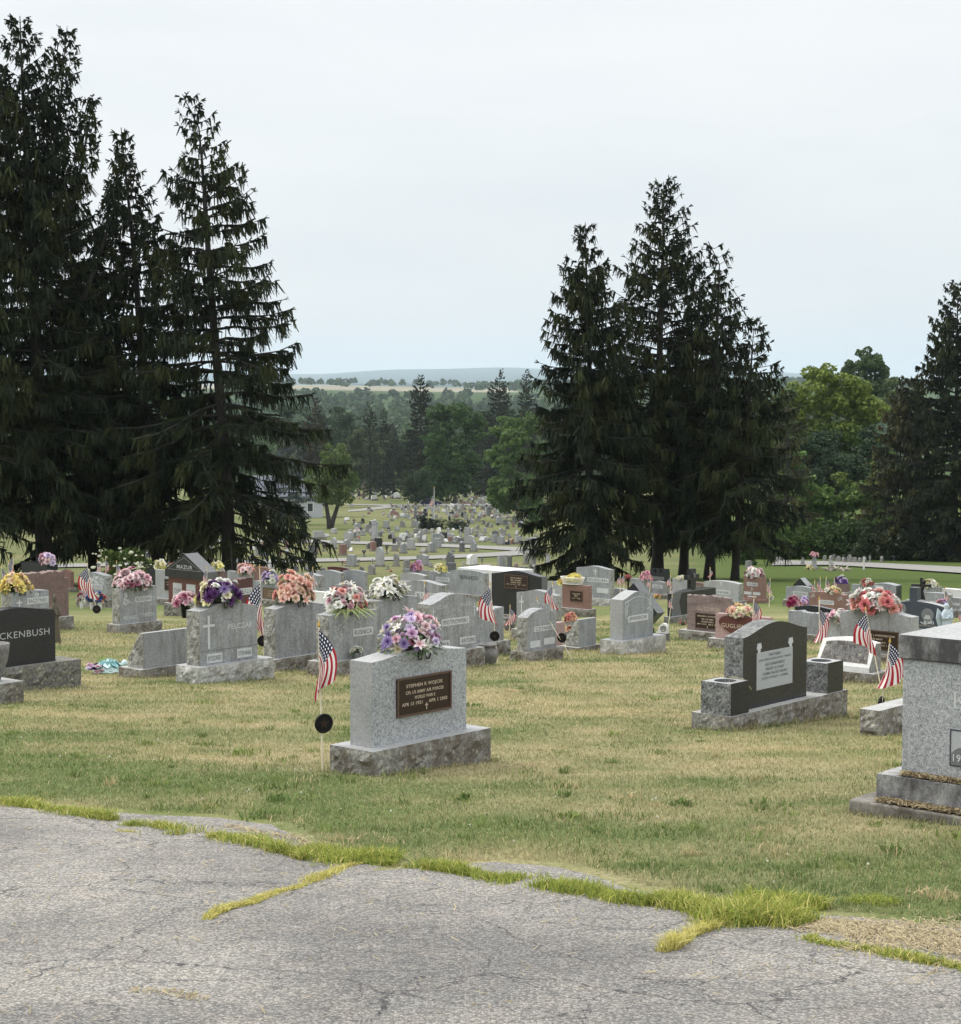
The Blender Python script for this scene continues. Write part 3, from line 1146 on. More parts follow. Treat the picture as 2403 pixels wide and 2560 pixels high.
    np_mesh('crown', V.reshape(-1, 3), F, M['needles'], np.repeat(C, 4, 0), parent=root)
    tr.build('trunk', root, True)
    return root


def leafy(px_base, y, H, label, blobs, n, size, col, seed=0, trunk=0.3, limbs=5, group=None, name='leafy_tree', lean=(0, 0), cat='tree',
          fork=None, var=0.35, bark='bark_pale', h_trunk=0.35, hang=0.0, sub=10, py=1300, tip=None):
    """blobs: (x, y, z, rx, ry, rz) in metres from the foot; every blob is broken into smaller clumps of leaves"""
    rg = np.random.default_rng(seed + 100)
    u, _ = uv(px_base, py)
    bx = u * y
    root = empty(name, (bx, y, G(y, bx) - 0.1))
    tag(root, label, cat, group)
    small = []
    for (x, yy, z, rx, ry, rz) in blobs:
        small.append((x, yy, z, rx * .58, ry * .58, rz * .58, 0.8))
        for _ in range(sub):
            d = unit(rg.normal(size=3))
            k = 0.62 + 0.30 * rg.random()
            f = 0.22 + 0.24 * rg.random()
            small.append((x + d[0] * rx * k, yy + d[1] * ry * k, z + d[2] * rz * k, rx * f, ry * f, rz * f * .8, 0.6 + rg.random() * .8))
    S = np.array(small)
    wgt = (S[:, 3] * S[:, 5]) ** 0.9
    k = rg.choice(len(S), n, p=wgt / wgt.sum())
    d = unit(rg.normal(size=(n, 3)))
    r = (0.72 + 0.34 * rg.random(n) ** 0.8)[:, None]
    ctr = S[k, :3] + d * r * S[k, 3:6]
    nrm = unit(d + 0.8 * rg.normal(size=(n, 3)) + np.array((0, 0, 0.4)))
    a = unit(np.cross(nrm, rg.normal(size=(n, 3))))
    if hang:
        a = unit(a * (1 - hang) + np.array((0, 0, -1.0)) * hang)
    b = unit(np.cross(nrm, a))
    s = size * (0.55 + 0.8 * rg.random(n))[:, None]
    V = np.stack((ctr - a * s * .55, ctr + b * s * .36, ctr + a * s * .6, ctr - b * s * .36), 1)
    tone = S[k, 6][:, None]
    C = np.array(col) * (1 - var / 2 + var * tone) * (0.75 + 0.5 * rg.random((n, 1)))
    C = C * np.where(rg.random((n, 1)) < 0.12, np.array((1.35, 1.2, 0.8)), 1.0)
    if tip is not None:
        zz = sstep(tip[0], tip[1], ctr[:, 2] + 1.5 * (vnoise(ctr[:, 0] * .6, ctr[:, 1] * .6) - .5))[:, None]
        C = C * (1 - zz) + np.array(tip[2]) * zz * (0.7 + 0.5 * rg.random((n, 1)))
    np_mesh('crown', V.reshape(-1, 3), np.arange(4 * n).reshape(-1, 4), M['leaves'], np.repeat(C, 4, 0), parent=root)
    if trunk:
        tr = MB()
        top = H * h_trunk
        lx, ly = lean
        forks = fork or [(0, 0)]
        for fx, fy in forks:
            p = [(fx * 0.1 * t + lx * t * t * h_trunk, fy * 0.1 * t + ly * t * t * h_trunk, top * t) for t in np.linspace(0, 1, 5)]
            if len(forks) > 1:
                p = [(fx * t + lx * t * h_trunk, fy * t, top * t) for t in np.linspace(0, 1, 5)]
            tr.tube(p, [trunk * (1.25 if q == 0 else 1 - .12 * q) for q in range(5)], M[bark], 8)
            ends = sorted(blobs, key=lambda q: -q[3])[:max(2, limbs)]
            for q in ends:
                e = Vector((q[0], q[1], q[2]))
                st = Vector(p[-1])
                m = st.lerp(e, 0.5) + Vector((0, 0, 0.08 * H * rg.random()))
                tr.tube([Vector(p[3]), st.lerp(m, .35), m, e], [trunk * .62, trunk * .5, trunk * .3, trunk * .12], M[bark], 6, cap=False)
        tr.build('trunk', root, True)
    return root


NG = (0.018, 0.027, 0.014)
# --- the dark clump at the left, standing on the rim of the slope
LG = 'dark spruces on the rim by the black roofed monument'
Y0 = 80.0
spruce(116, 80, 24.7, 5.6, 'tallest dark spruce of the row at the photo edge, several upright leaders at its top', lean=(-0.75, 0), seed=3, h0=0.13,
       gap=0.36, per=6, dens=1.05, belly=0.3, shape=0.85, up=0.10, leaders=[(0.60, 1.5, 0.4, 9.3, 1.3), (0.55, 2.7, -0.2, 7.6, .8), (0.42, 3.9, 0.3, 8.4, .5), (0.52, -1.5, 0.3, 9.6, 1.3)],
       group=LG, col=NG)
spruce(236, 83, 15.6, 5.2, 'bushy dark spruce filling the gap between the tallest and the slim topped spruce', lean=(-0.6, 0), seed=5, h0=0.14, gap=0.36, per=6, dens=1.1,
       belly=0.3, shape=0.7, group=LG, col=NG)
spruce(400, 82, 20.4, 5.4, 'slim topped dark spruce standing beside the bare topped spruce', lean=(-1.45, 0), seed=8, h0=0.13, gap=0.38, per=6, dens=1.0, belly=0.3,
       shape=1.05, group=LG, col=NG)
spruce(574, 80, 21.4, 7.6, 'open spruce with bare trunk top, long drooping boughs over the valley view', lean=(-1.35, 0), seed=12, h0=0.12, gap=0.42, per=6, dens=1.0,
       belly=0.34, shape=0.98, droop=1.2, sparse=0.24, curl=-0.55, group=LG, col=NG, bow=0.18)
spruce(-60, 78, 21.5, 5.0, 'dark spruce cut off by the photo edge beside the tallest one', lean=(-0.5, 0), seed=15, h0=0.14, gap=0.40, per=6, dens=1.0, group=LG, col=NG)
# --- the clump right of the middle
RG_ = 'dark spruces around the grey trunks near the tall pink monument'
spruce(1480, 92, 17.9, 4.6, 'pointed spruce with a notched top beside the valley opening', lean=(-0.35, 0), seed=21, h0=0.05, gap=0.40, per=8, dens=1.25, belly=0.25, shape=0.82,
       droop=1.05, group=RG_, col=NG)
spruce(1643, 95, 20.6, 4.3, 'tall round topped spruce with a bare grey trunk foot', lean=(0.2, 0), seed=25, h0=0.15, gap=0.36, per=6, dens=1.05, belly=0.3, shape=0.64, droop=0.75, up=0.12,
       group=RG_, col=NG)
spruce(1708, 98, 17.0, 5.0, 'dark trunked spruce tucked behind the tall round topped one', lean=(0.9, 0), seed=28, h0=0.16, gap=0.42, per=6, dens=1.0, belly=0.3, shape=1.0, curl=-0.3, group=RG_, col=NG)
spruce(1775, 94, 17.4, 5.2, 'thin topped spruce with a bent tip right of the round topped one', lean=(0.35, 0), seed=31, h0=0.17, gap=0.46, per=5, dens=0.95, belly=0.35, shape=1.05, sparse=0.1, curl=-0.6,
       group=RG_, col=NG)
spruce(1836, 92, 13.2, 4.5, 'shorter ragged spruce at the outer side of the clump by the lane', lean=(0.95, 0), seed=34, h0=0.19, gap=0.42, per=6, dens=0.95, belly=0.3, shape=0.9, group=RG_, col=NG)
# --- right edge
spruce(2385, 162, 24.6, 6.2, 'big dark conifer at the photo edge above the pale lane', lean=(0, 0), seed=41, h0=0.03, gap=0.5, per=7, dens=1.0, belly=0.25, shape=0.55, droop=0.9, spray=1.8, col=NG, name='conifer_tree')
spruce(2258, 168, 17.0, 5.2, 'grey green conifer leaning on the big dark one by the lane', lean=(0.5, 0), seed=44, h0=0.03, gap=0.5, per=7, dens=0.9, belly=0.25, shape=0.6, spray=1.9, tint=1.6, name='conifer_tree')
spruce(1965, 176, 16.0, 4.6, 'thin twiggy conifer between the spruce clump and the yellow green tree', seed=46, h0=0.10, gap=0.6, per=5, dens=0.55, belly=0.3, shape=0.6, spray=1.6, tint=1.8, sparse=0.2, name='conifer_tree')

YGN, MGN, DGN, LGN = (0.110, 0.145, 0.032), (0.06, 0.10, 0.028), (0.028, 0.055, 0.020), (0.075, 0.125, 0.042)


def cloudcrown(H, W, z0, n, seed, depth=1.0, taper=0.55):
    rg = random.Random(seed)
    out = []
    for i in range(n):
        t = rg.random() ** 0.85
        z = z0 + (H - z0) * t
        w = W / 2 * (1 - abs(t - 0.42) ** 1.8 * 1.8 * taper)
        a = rg.random() * 6.283
        r = w * (0.35 + 0.5 * rg.random())
        s = W * (0.13 + 0.10 * rg.random()) * (1.15 - 0.5 * t)
        out.append((r * math.cos(a), r * math.sin(a) * depth, min(z, H - s * .8), s * 1.15, s * 1.15 * depth, s * .9))
    return out


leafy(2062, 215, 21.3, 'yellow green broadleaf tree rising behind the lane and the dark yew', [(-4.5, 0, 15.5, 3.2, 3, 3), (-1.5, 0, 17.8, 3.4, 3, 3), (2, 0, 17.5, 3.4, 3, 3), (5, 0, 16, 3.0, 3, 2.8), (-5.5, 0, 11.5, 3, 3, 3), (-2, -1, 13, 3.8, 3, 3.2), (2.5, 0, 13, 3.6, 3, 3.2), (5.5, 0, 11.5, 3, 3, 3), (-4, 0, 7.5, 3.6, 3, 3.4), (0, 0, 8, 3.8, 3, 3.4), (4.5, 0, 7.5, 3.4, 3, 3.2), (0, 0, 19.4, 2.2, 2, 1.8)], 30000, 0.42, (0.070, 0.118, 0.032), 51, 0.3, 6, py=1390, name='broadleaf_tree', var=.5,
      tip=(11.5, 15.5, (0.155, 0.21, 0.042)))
leafy(2160, 330, 31.5, 'tall loose poplar topping the yellow green tree', [(0.3, 0, 28.4, 2.4, 2.4, 2.6), (-2.2, 0, 26.6, 2.0, 2, 2.4), (2.4, 0, 27.0, 2.0, 2, 2.4), (0, 0, 24, 3.2, 3, 2.8), (-2.4, 0, 22, 2.4, 2.4, 2.6), (2.2, 0, 22.2, 2.6, 2.4, 2.8), (0, 0, 19, 3.2, 3, 3)], 11000, 0.55, (0.055, 0.09, 0.035), 53, 0.35, 5, py=1330, name='poplar_tree')
leafy(2240, 300, 24.5, 'pale young poplar beside the big dark conifer top', cloudcrown(24, 9, 8, 12, 6), 6000, 0.5, (0.075, 0.105, 0.05), 54, 0.25, 4, py=1330, name='poplar_tree')
leafy(2105, 196, 13.6, 'blackish green spreading yew under the yellow green crown', cloudcrown(13.4, 10, 5, 20, 7, 1, .3), 13000, 0.36, (0.028, 0.050, 0.026), 55, 0.25, 5, py=1385, name='yew_tree', hang=.3)
leafy(2010, 190, 12.0, 'green maple sapling thicket beside the twiggy conifer', cloudcrown(11.0, 8, 1.5, 22, 8), 15000, 0.36, (0.085, 0.145, 0.040), 56, 0.18, 4, py=1390, name='broadleaf_tree')
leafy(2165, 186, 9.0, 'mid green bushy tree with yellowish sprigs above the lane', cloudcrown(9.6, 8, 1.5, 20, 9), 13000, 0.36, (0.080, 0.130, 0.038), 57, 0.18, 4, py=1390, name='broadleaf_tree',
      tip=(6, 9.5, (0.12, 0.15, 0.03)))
leafy(1925, 200, 18.0, 'grey green tree rising behind the ragged spruce', cloudcrown(17.6, 8, 5, 18, 10), 10000, 0.42, (0.07, 0.105, 0.04), 58, 0.22, 4, py=1390, name='broadleaf_tree')
for i, (px, yy, h, w, c, lab) in enumerate([
        (1950, 172, 3.6, 9, (0.045, 0.08, 0.02), 'low leafy thicket beside the ragged spruce foot'),
        (2040, 176, 3.2, 10, (0.05, 0.09, 0.022), 'bright leafed bush row behind the small old headstones'),
        (2135, 172, 3.4, 9, (0.038, 0.07, 0.02), 'mid green bush behind the small old headstones'),
        (2220, 170, 3.8, 9, (0.022, 0.036, 0.016), 'shadowy dark bush at the conifer foot'),
        (2320, 166, 3.0, 10, (0.020, 0.032, 0.015), 'dark bush under the big conifer skirts')]):
    leafy(px, yy, h, lab, cloudcrown(h, w, 0.5, 18, 60 + i, 0.5, .2), 6500, 0.30, c, 70 + i, 0, 0, py=1392, name='bush', cat='bush')
leafy(1905, 150, 2.4, 'small bush by the spruce clump next to the pale lane', cloudcrown(2.4, 5, 0.3, 12, 68, .6, .2), 3500, 0.22, (0.04, 0.07, 0.02), 79, 0, 0, py=1400, name='bush', cat='bush')

# --- the valley trees seen between the clumps


def zx(x):
    return 700 + x / 2.592


leafy(zx(325), 281, 13.6, 'leaning light green tree with forked trunk on the cemetery lawn', [(-1.5, 0, 8, 2.6, 2.4, 2.6), (0.8, 0, 11, 2.2, 2, 2.2), (2.6, 0, 6.6, 2.0, 2, 1.6), (0.3, 0, 7.5, 2.4, 2, 2.2),
      (1.6, 0, 4.6, 2.2, 2, 1.4), (-0.8, 0, 5.2, 2, 2, 1.5), (3.6, 0, 8.4, 1.3, 1.3, .9)], 9000, 0.34, (0.085, 0.125, 0.038), 81, 0.42, 6, fork=[(-1.5, 0), (1.2, 0.3)], lean=(1.5, 0), h_trunk=0.42, py=1316, bark='bark')
leafy(zx(1545), 318, 19.5, 'big light green willow like tree beside the pointed spruce', cloudcrown(19, 11.5, 2.0, 30, 21, 1, .45), 26000, 0.5, LGN, 83, 0.4, 6, py=1290, name='willow_tree', hang=.45, var=.45)
leafy(zx(1135), 452, 24.6, 'large dark round maple behind the flagpole', cloudcrown(24.5, 16, 2.5, 44, 22, 1, .5), 26000, 0.62, (0.034, 0.068, 0.019), 84, 0.5, 7, py=1240, name='maple_tree', var=.5)
leafy(zx(880), 428, 9.4, 'rounded arborvitae clump with three domes beside the parked car', [(-2.3, 0, 4.4, 2.3, 2.4, 3.9), (0.2, .5, 5.2, 2.3, 2.4, 4.0), (2.3, 0, 4.6, 2.2, 2.4, 3.9)], 9000, 0.34, (0.030, 0.050, 0.022), 85, 0.4, 3, py=1262, h_trunk=.2,
      name='arborvitae_tree')
leafy(zx(632), 555, 6.6, 'small dark mushroom shaped tree on the far lawn', [(0, 0, 4.3, 2.7, 2.6, 2.2), (-1, 0, 3.6, 1.8, 1.6, 1.5), (1.3, 0, 3.8, 1.7, 1.6, 1.6)], 4000, 0.4, (0.018, 0.034, 0.018), 86, 0.5, 3, py=1230, h_trunk=.35, name='yew_tree')
leafy(zx(545), 500, 19, 'grey green tall ash with pale trunk left of the arborvitae', cloudcrown(19, 11.5, 7, 22, 25, 1, .4), 10000, 0.62, (0.058, 0.075, 0.040), 87, 0.45, 6, py=1240, name='ash_tree', h_trunk=.4)
leafy(zx(1692), 280, 3.6, 'round green shrub at the foot of the pointed spruce', cloudcrown(3.6, 5, 0.3, 14, 26, .8, .3), 3000, 0.26, (0.05, 0.095, 0.028), 88, 0, 0, py=1318, name='bush', cat='bush')
leafy(zx(1075), 279, 2.2, 'low dark clipped mound beside the flagpole', [(0, 0, .8, 3.6, 1.6, 1.0), (-2.2, 0, .9, 1.6, 1.2, .8), (2.2, 0, .8, 1.6, 1.2, .9)], 2500, 0.22, (0.02, 0.032, 0.016), 89, 0, 0, py=1316, name='bush', cat='bush')
leafy(zx(945), 276, 2.4, 'round black green clipped shrub in front of the flagpole', [(0, 0, 1.2, 1.4, 1.2, 1.3)], 1500, 0.22, (0.012, 0.018, 0.012), 90, 0, 0, py=1316, name='bush', cat='bush')
FS = dict(spray=3.6, dens=0.62, gap=0.85, per=6, name='conifer_tree')
spruce(zx(915), 470, 32.2, 7.2, 'tall dark spruce rising above the arborvitae clump', seed=61, h0=0.05, shape=0.62, belly=.2, droop=.8, col=(0.026, 0.034, 0.026), **FS)
spruce(zx(1420), 500, 35.2, 6.6, 'tall ragged spruce behind the willow like tree', seed=62, h0=0.05, shape=0.55, belly=.25, droop=.7, sparse=.15, col=(0.028, 0.036, 0.028), **FS)
spruce(zx(1595), 520, 36.0, 5.4, 'slender spruce top just left of the pointed spruce', seed=63, h0=0.05, shape=0.6, belly=.25, droop=.7, sparse=.12, col=(0.028, 0.038, 0.028), **FS)
spruce(zx(1330), 520, 24.0, 5.0, 'dark broad spruce tucked behind the maple', seed=64, h0=0.05, shape=0.55, belly=.25, droop=.8, col=(0.024, 0.036, 0.024), **FS)
spruce(zx(588), 480, 25.8, 3.3, 'narrow spire shaped conifer left of the tall dark spruce', seed=65, h0=0.08, shape=0.45, belly=.25, droop=.6, col=(0.04, 0.055, 0.04), **FS)
spruce(zx(675), 520, 25.2, 3.6, 'dark cone shaped conifer between the spire and the tall spruce', seed=66, h0=0.05, shape=0.7, belly=.2, droop=.8, col=(0.022, 0.032, 0.026), **FS)
spruce(zx(735), 530, 21.0, 4.2, 'dark lower conifer beside the tall dark spruce', seed=67, h0=0.05, shape=0.7, belly=.2, droop=.8, col=(0.026, 0.036, 0.028), **FS)
spruce(zx(60), 300, 17, 5.0, 'blue grey spruce beside the slate roofed house', seed=68, h0=0.03, shape=0.6, belly=.2, droop=.6, tint=1, col=(0.10, 0.125, 0.13), spray=2.6, dens=0.7, gap=0.65, per=6, name='conifer_tree')
spruce(zx(235), 420, 25.0, 5.5, 'brownish bare twigged spruce behind the drooping boughs', seed=69, h0=0.05, shape=0.6, belly=.2, droop=.8, col=(0.05, 0.048, 0.04), **FS)
BK = 'background broadleaf trees behind the far graves'
for i, (x, yy, h, w, lab) in enumerate([(120, 560, 27, 18, 'broad dark tree in the back belt nearest the spruce boughs'), (420, 590, 25, 18, 'dark broad tree in the back belt behind the leaning tree'),
                                        (330, 610, 27, 18, 'low dark tree in the back belt beside the leaning tree'), (830, 600, 19, 18, 'dark tree in the back belt behind the tall dark spruce'),
                                        (1050, 590, 20, 18, 'dark tree in the back belt peeking past the maple'), (1300, 580, 26, 15, 'dark tree in the back belt between maple and ragged spruce'),
                                        (1500, 600, 27, 18, 'dark tree in the back belt behind the willow like tree'), (1700, 590, 28, 18, 'dark tree in the back belt nearest the pointed spruce')]):
    leafy(zx(x), yy, h, lab, cloudcrown(h, w, 2, 30, 30 + i, 1, .45), 8500, 0.7, (0.026, 0.045, 0.020), 91 + i, 0.45, 4, py=1225, name='broadleaf_tree', group=BK)


# small white flowering shrub under the left clump
def flowering_shrub():
    r = leafy(292, 74, 1.9, 'hydrangea bush with white flowers in the shade of the spruces', cloudcrown(1.8, 2.4, 0.2, 16, 40, .8, .3), 3200, 0.12, (0.07, 0.105, 0.03), 99, 0, 0, py=1430, name='flowering_shrub', cat='shrub')
    mb = MB()
    rg = random.Random(4)
    m = plain('white_blossom', (0.60, 0.60, 0.45), 0.8)
    for _ in range(60):
        a, z = rg.random() * 6.283, 0.3 + 1.5 * rg.random()
        q = 1.15 * (0.8 + .3 * rg.random()) * math.sqrt(max(0.1, 1 - ((z - 1.0) / 1.1) ** 2))
        c = Vector((q * math.cos(a), q * math.sin(a), z))
        s = 0.05 + 0.05 * rg.random()
        mb.lathe([(0.2 * s, -s * .6), (s, -s * .2), (s * .9, s * .4), (0.2 * s, s * .7)], m, 6, Matrix.Translation(c))
    mb.build('blossoms', r)


flowering_shrub()


# --- distant woods of the valley
def woods():
    rg = np.random.default_rng(77)
    V, C = [], []
    n = 2500
    yy = 640 * np.exp(rg.random(n) * math.log(2450 / 640))
    xx = yy * (rg.random(n) * 0.46 - 0.23)
    e = 420
    yy = np.concatenate((yy, 2800 + rg.random(e) * 700))
    xx = np.concatenate((xx, rg.random(e) * 900 - 60 + 200 * rg.random(e)))
    m = 26
    yy = np.concatenate((yy, 3000 + 700 * rg.random(m)))
    xx = np.concatenate((xx, -420 + 360 * rg.random(m)))
    m = 60
    yy = np.concatenate((yy, 3700 + 60 * rg.random(m)))
    xx = np.concatenate((xx, -700 + 900 * rg.random(m)))
    yy = np.concatenate((yy, np.full(8, 3300.0)))
    xx = np.concatenate((xx, np.array((842 - 1201) / 4600 * 3300 + 9 * rg.normal(size=8))))
    zz = G(yy, xx)
    for x, y, z in zip(xx, yy, zz):
        h = 11 + 7 * rg.random()
        r = 4.5 + 3.5 * rg.random()
        k = 85 if y < 1300 else 46
        d = unit(rg.normal(size=(k, 3)))
        d[:, 2] = np.abs(d[:, 2]) * 1.1 - 0.25
        ctr = np.array((x, y, z + h * .52)) + d * np.array((r, r, h * .5)) * (0.8 + 0.3 * rg.random((k, 1)))
        nr = unit(d + 0.6 * rg.normal(size=(k, 3)))
        a = unit(np.cross(nr, rg.normal(size=(k, 3))))
        b = np.cross(nr, a)
        s = (1.5 if y < 1300 else 2.4) * (0.6 + 0.8 * rg.random((k, 1)))
        V.append(np.stack((ctr - a * s, ctr + b * s * .8, ctr + a * s, ctr - b * s * .8), 1))
        c = np.array((0.048, 0.080, 0.030)) * (0.6 + 0.8 * rg.random())
        C.append(c * (0.7 + 0.6 * rg.random((k, 1))))
    V, C = np.concatenate(V), np.concatenate(C)
    tag(np_mesh('woods', V.reshape(-1, 3), np.arange(4 * len(V)).reshape(-1, 4), M['leaves'], np.repeat(C, 4, 0)), kind='stuff')


woods()

# ================================================================== GRAVESTONES
ANG = {'L': rad(49), 'R': rad(-41)}
STONES = {}


def topcurve(style, W, h, n=22):
    """outline above the shoulders from right (x=W/2) to left, heights above the shoulder"""
    xs = np.linspace(1, -1, n)
    if style == 'flat':
        return [(W / 2, 0), (-W / 2, 0)]
    if style == 'serp':
        return [(x * W / 2, h * (0.5 + 0.5 * math.cos(math.pi * x)) ** 0.8) for x in xs]
    if style == 'arch':
        return [(x * W / 2, h * (1 - x * x)) for x in xs]
    if style == 'round':
        return [(x * W / 2, h * math.sqrt(max(0, 1 - x * x))) for x in xs]
    if style == 'gable':
        return [(W / 2, 0), (0, h), (-W / 2, 0)]
    if style == 'rough':
        return [(x * W / 2, h * (0.5 + mnoise.noise(Vector((x * 4, W * 7, 3)))) + 0.5 * h * mnoise.noise(Vector((x * 13, W, 9)))) for x in xs]
    if style == 'swept':
        return [(x * W / 2, h * (1 - abs(x) ** 2.6)) for x in xs]
    if style == 'step':
        return [(W / 2, 0), (W / 2 - .10 * W, 0), (W / 2 - .10 * W, h), (-W / 2, h)]


def slab_mesh(mb, W, T, H, z0, style, h, face, side, rough, seed, topm, ramp_amp=0.022):
    top = topcurve(style, W, h)
    z1 = z0 + H
    pts = [(-W / 2, z0), (W / 2, z0)] + [(x, z1 + z) for x, z in top]
    n = len(pts)
    # outline order: 0 left foot, 1 right foot, 2.. right shoulder to left shoulder
    skip = [0]
    if rough:
        skip += [1, n - 1]
    mb.prism(pts, -T / 2, T / 2, face, topmat=topm, skip=skip)
    if rough:
        zr, zl = z1 + top[0][1], z1 + top[-1][1]
        mb.rough_wall((W / 2, -T / 2), (W / 2, T / 2), z0, zr, ramp_amp, side, seed, 9, 0.03, 0.08)
        mb.rough_wall((-W / 2, T / 2), (-W / 2, -T / 2), z0, zl, ramp_amp, side, seed + 5, 9, 0.03, 0.08)


def leaf_spray(mb, x, z, w, h, y, mat, seed=0, n=14):
    """a shallow carved spray of leaves on the face"""
    rg = random.Random(seed)
    for i in range(n):
        t = i / n
        cx = x + w * (0.9 * (rg.random() - .5))
        cz = z + h * (t - .5)
        a = rg.random() * 3.14
        L, b = 0.16 * max(w, h), 0.05 * max(w, h)
        dx, dz = math.cos(a), math.sin(a)
        mb.add([(cx - dx * L, y, cz - dz * L), (cx + dz * b, y, cz - dx * b), (cx + dx * L, y, cz + dz * L), (cx - dz * b, y, cz + dx * b)], [(0, 1, 2, 3)], mat)


def cross_shape(mb, x, z, w, h, t, y, mat, bar=0.3):
    mb.box(x - t / 2, x + t / 2, y - .004, y, z - h / 2, z + h / 2, mat)
    zb = z + h / 2 - bar * h
    mb.box(x - w / 2, x - t / 2 - .0005, y - .004, y, zb - t / 2, zb + t / 2, mat)
    mb.box(x + t / 2 + .0005, x + w / 2, y - .004, y, zb - t / 2, zb + t / 2, mat)


def put_extras(root, ex, W, H, z0, yf, eng):
    """face furniture; positions as fractions of the slab front"""
    X = lambda f: (f - .5) * W
    Z = lambda f: z0 + f * H
    for e in ex:
        k = e[0]
        if k == 'panel':          # frosted name panel
            _, fx, fz, w, h, s, lm = e
            b = MB()
            w, h = w * W, h * H
            b.box(X(fx) - w / 2, X(fx) + w / 2, yf - .004, yf, Z(fz) - h / 2, Z(fz) + h / 2, M['panel'])
            if s:
                b.text(s, X(fx), Z(fz), w * .86, h * .62, yf - .0065, M[lm], bold=0.012)
            b.build('name_panel', root)
        elif k == 'text':
            _, fx, fz, w, h, s, lm = e[:7]
            eng.text(s, X(fx), Z(fz), w * W, h * H, yf - .0025, M[lm], bold=e[7] if len(e) > 7 else 0.0)
        elif k == 'plaque':
            _, fx, fz, w, h, lines, pm = e
            b = MB()
            w, h = w * W, h * H
            x0, x1, a, c = X(fx) - w / 2, X(fx) + w / 2, Z(fz) - h / 2, Z(fz) + h / 2
            r = min(.014, .06 * h)
            b.box(x0, x1, yf - .012, yf, a, c, M[pm])
            for q in ((x0 - .002, x0 + r, a, c), (x1 - r, x1 + .002, a, c), (x0 + r + .0005, x1 - r - .0005, a - .002, a + r), (x0 + r + .0005, x1 - r - .0005, c - r, c + .002)):
                b.box(q[0], q[1], yf - .018, yf - .0121, q[2], q[3], M['bronze_rim'])
            for (s, lz, lw, lh) in lines:
                if s == '+':
                    cross_shape(b, X(fx) + (lw - .5) * w, a + lz * h, lh * h * .6, lh * h, lh * h * .16, yf - .013, M['gold'])
                else:
                    b.text(s, X(fx), a + lz * h, lw * w, lh * h, yf - .0145, M['gold'], bold=0.025)
            b.build('plaque', root)
        elif k == 'cross':
            _, fx, fz, w, h, t, mt = e
            b = MB()
            cross_shape(b, X(fx), Z(fz), w * W, h * H, t * W, yf, M[mt])
            b.build('cross_carving', root)
        elif k == 'spray':
            _, fx, fz, w, h, mt, sd = e
            leaf_spray(eng, X(fx), Z(fz), w * W, h * H, yf - .003, M[mt], sd)
        elif k == 'line':
            _, f0, f1, fz, mt = e
            eng.box(X(f0), X(f1), yf - .002, yf, Z(fz) - .004, Z(fz) + .004, M[mt])
        elif k == 'arcline':
            _, fx, fz, w, h, mt = e
            p = [(X(fx) + w * W / 2 * math.cos(t), yf - .002, Z(fz) + h * H * math.sin(t)) for t in np.linspace(0.15, math.pi - .15, 14)]
            eng.tube(p, .006, M[mt], 4)
        elif k == 'oval':
            _, fx, fz, w, h, mt = e
            b = MB()
            p = [(X(fx) + w * W / 2 * math.cos(t), Z(fz) + h * H / 2 * math.sin(t)) for t in np.linspace(0, 2 * math.pi, 28)[:-1]]
            b.prism(p, yf - .005, yf, M[mt])
            # an engraved figure: head and draped shoulders
            hx, hz = X(fx), Z(fz)
            q = [(hx + .17 * w * W * math.cos(t), hz + .14 * h * H + .15 * h * H * math.sin(t)) for t in np.linspace(0, 2 * math.pi, 14)[:-1]]
            b.prism(q, yf - .008, yf - .0051, M['letter_gray'])
            q = [(hx - .30 * w * W, hz - .34 * h * H), (hx + .30 * w * W, hz - .34 * h * H), (hx + .16 * w * W, hz - .02 * h * H), (hx - .16 * w * W, hz - .02 * h * H)]
            b.prism(q, yf - .008, yf - .0051, M['etched_dim'])
            b.build('oval_carving', root)
        elif k == 'heart':
            _, fx, fz, w, h, s, mt = e
            b = MB()
            p = []
            for t in np.linspace(0, 2 * math.pi, 41)[:-1]:
                hx = 16 * math.sin(t) ** 3
                hz = 13 * math.cos(t) - 5 * math.cos(2 * t) - 2 * math.cos(3 * t) - math.cos(4 * t)
                p.append((X(fx) - hx / 32 * w * W, Z(fz) + (hz + 2.5) / 29 * h * H))
            b.prism(p, yf - .03, yf, M[mt])
            b.text(s, X(fx), Z(fz) + .08 * h * H, w * W * .86, h * H * .17, yf - .0325, M['gold'], bold=0.012)
            b.text('O', X(fx) + .02, Z(fz) - .22 * h * H, .05, .05, yf - .0325, M['gold'])
            b.build('heart_panel', root)
        elif k == 'quad':
            _, pts, mt = e
            b = MB()
            b.prism([(X(px), Z(pz)) for px, pz in pts], yf - .004, yf, M[mt])
            b.build('polished_panel', root)


def solve(orient, p0, p1, p2, yb, D):
    """width and depth of a slab from the three picture columns of its front and end"""
    A = abs(ANG[orient])
    c, s = math.cos(A), math.sin(A)
    u1 = uv(p1, yb)[0]
    X1 = u1 * D
    if orient == 'L':
        u2 = uv(p2, yb)[0]
        W = (u2 * D - X1) / (c - u2 * s)
        if p0 is None:
            T = 0.2
        else:
            u0 = uv(p0, yb)[0]
            T = (X1 - u0 * D) / (s + u0 * c)
    else:
        u0 = uv(p0, yb)[0]
        W = (X1 - u0 * D) / (c + u0 * s)
        if p2 is None:
            T = 0.2
        else:
            u2 = uv(p2, yb)[0]
            T = (u2 * D - X1) / (s - u2 * c)
    return X1, W, T


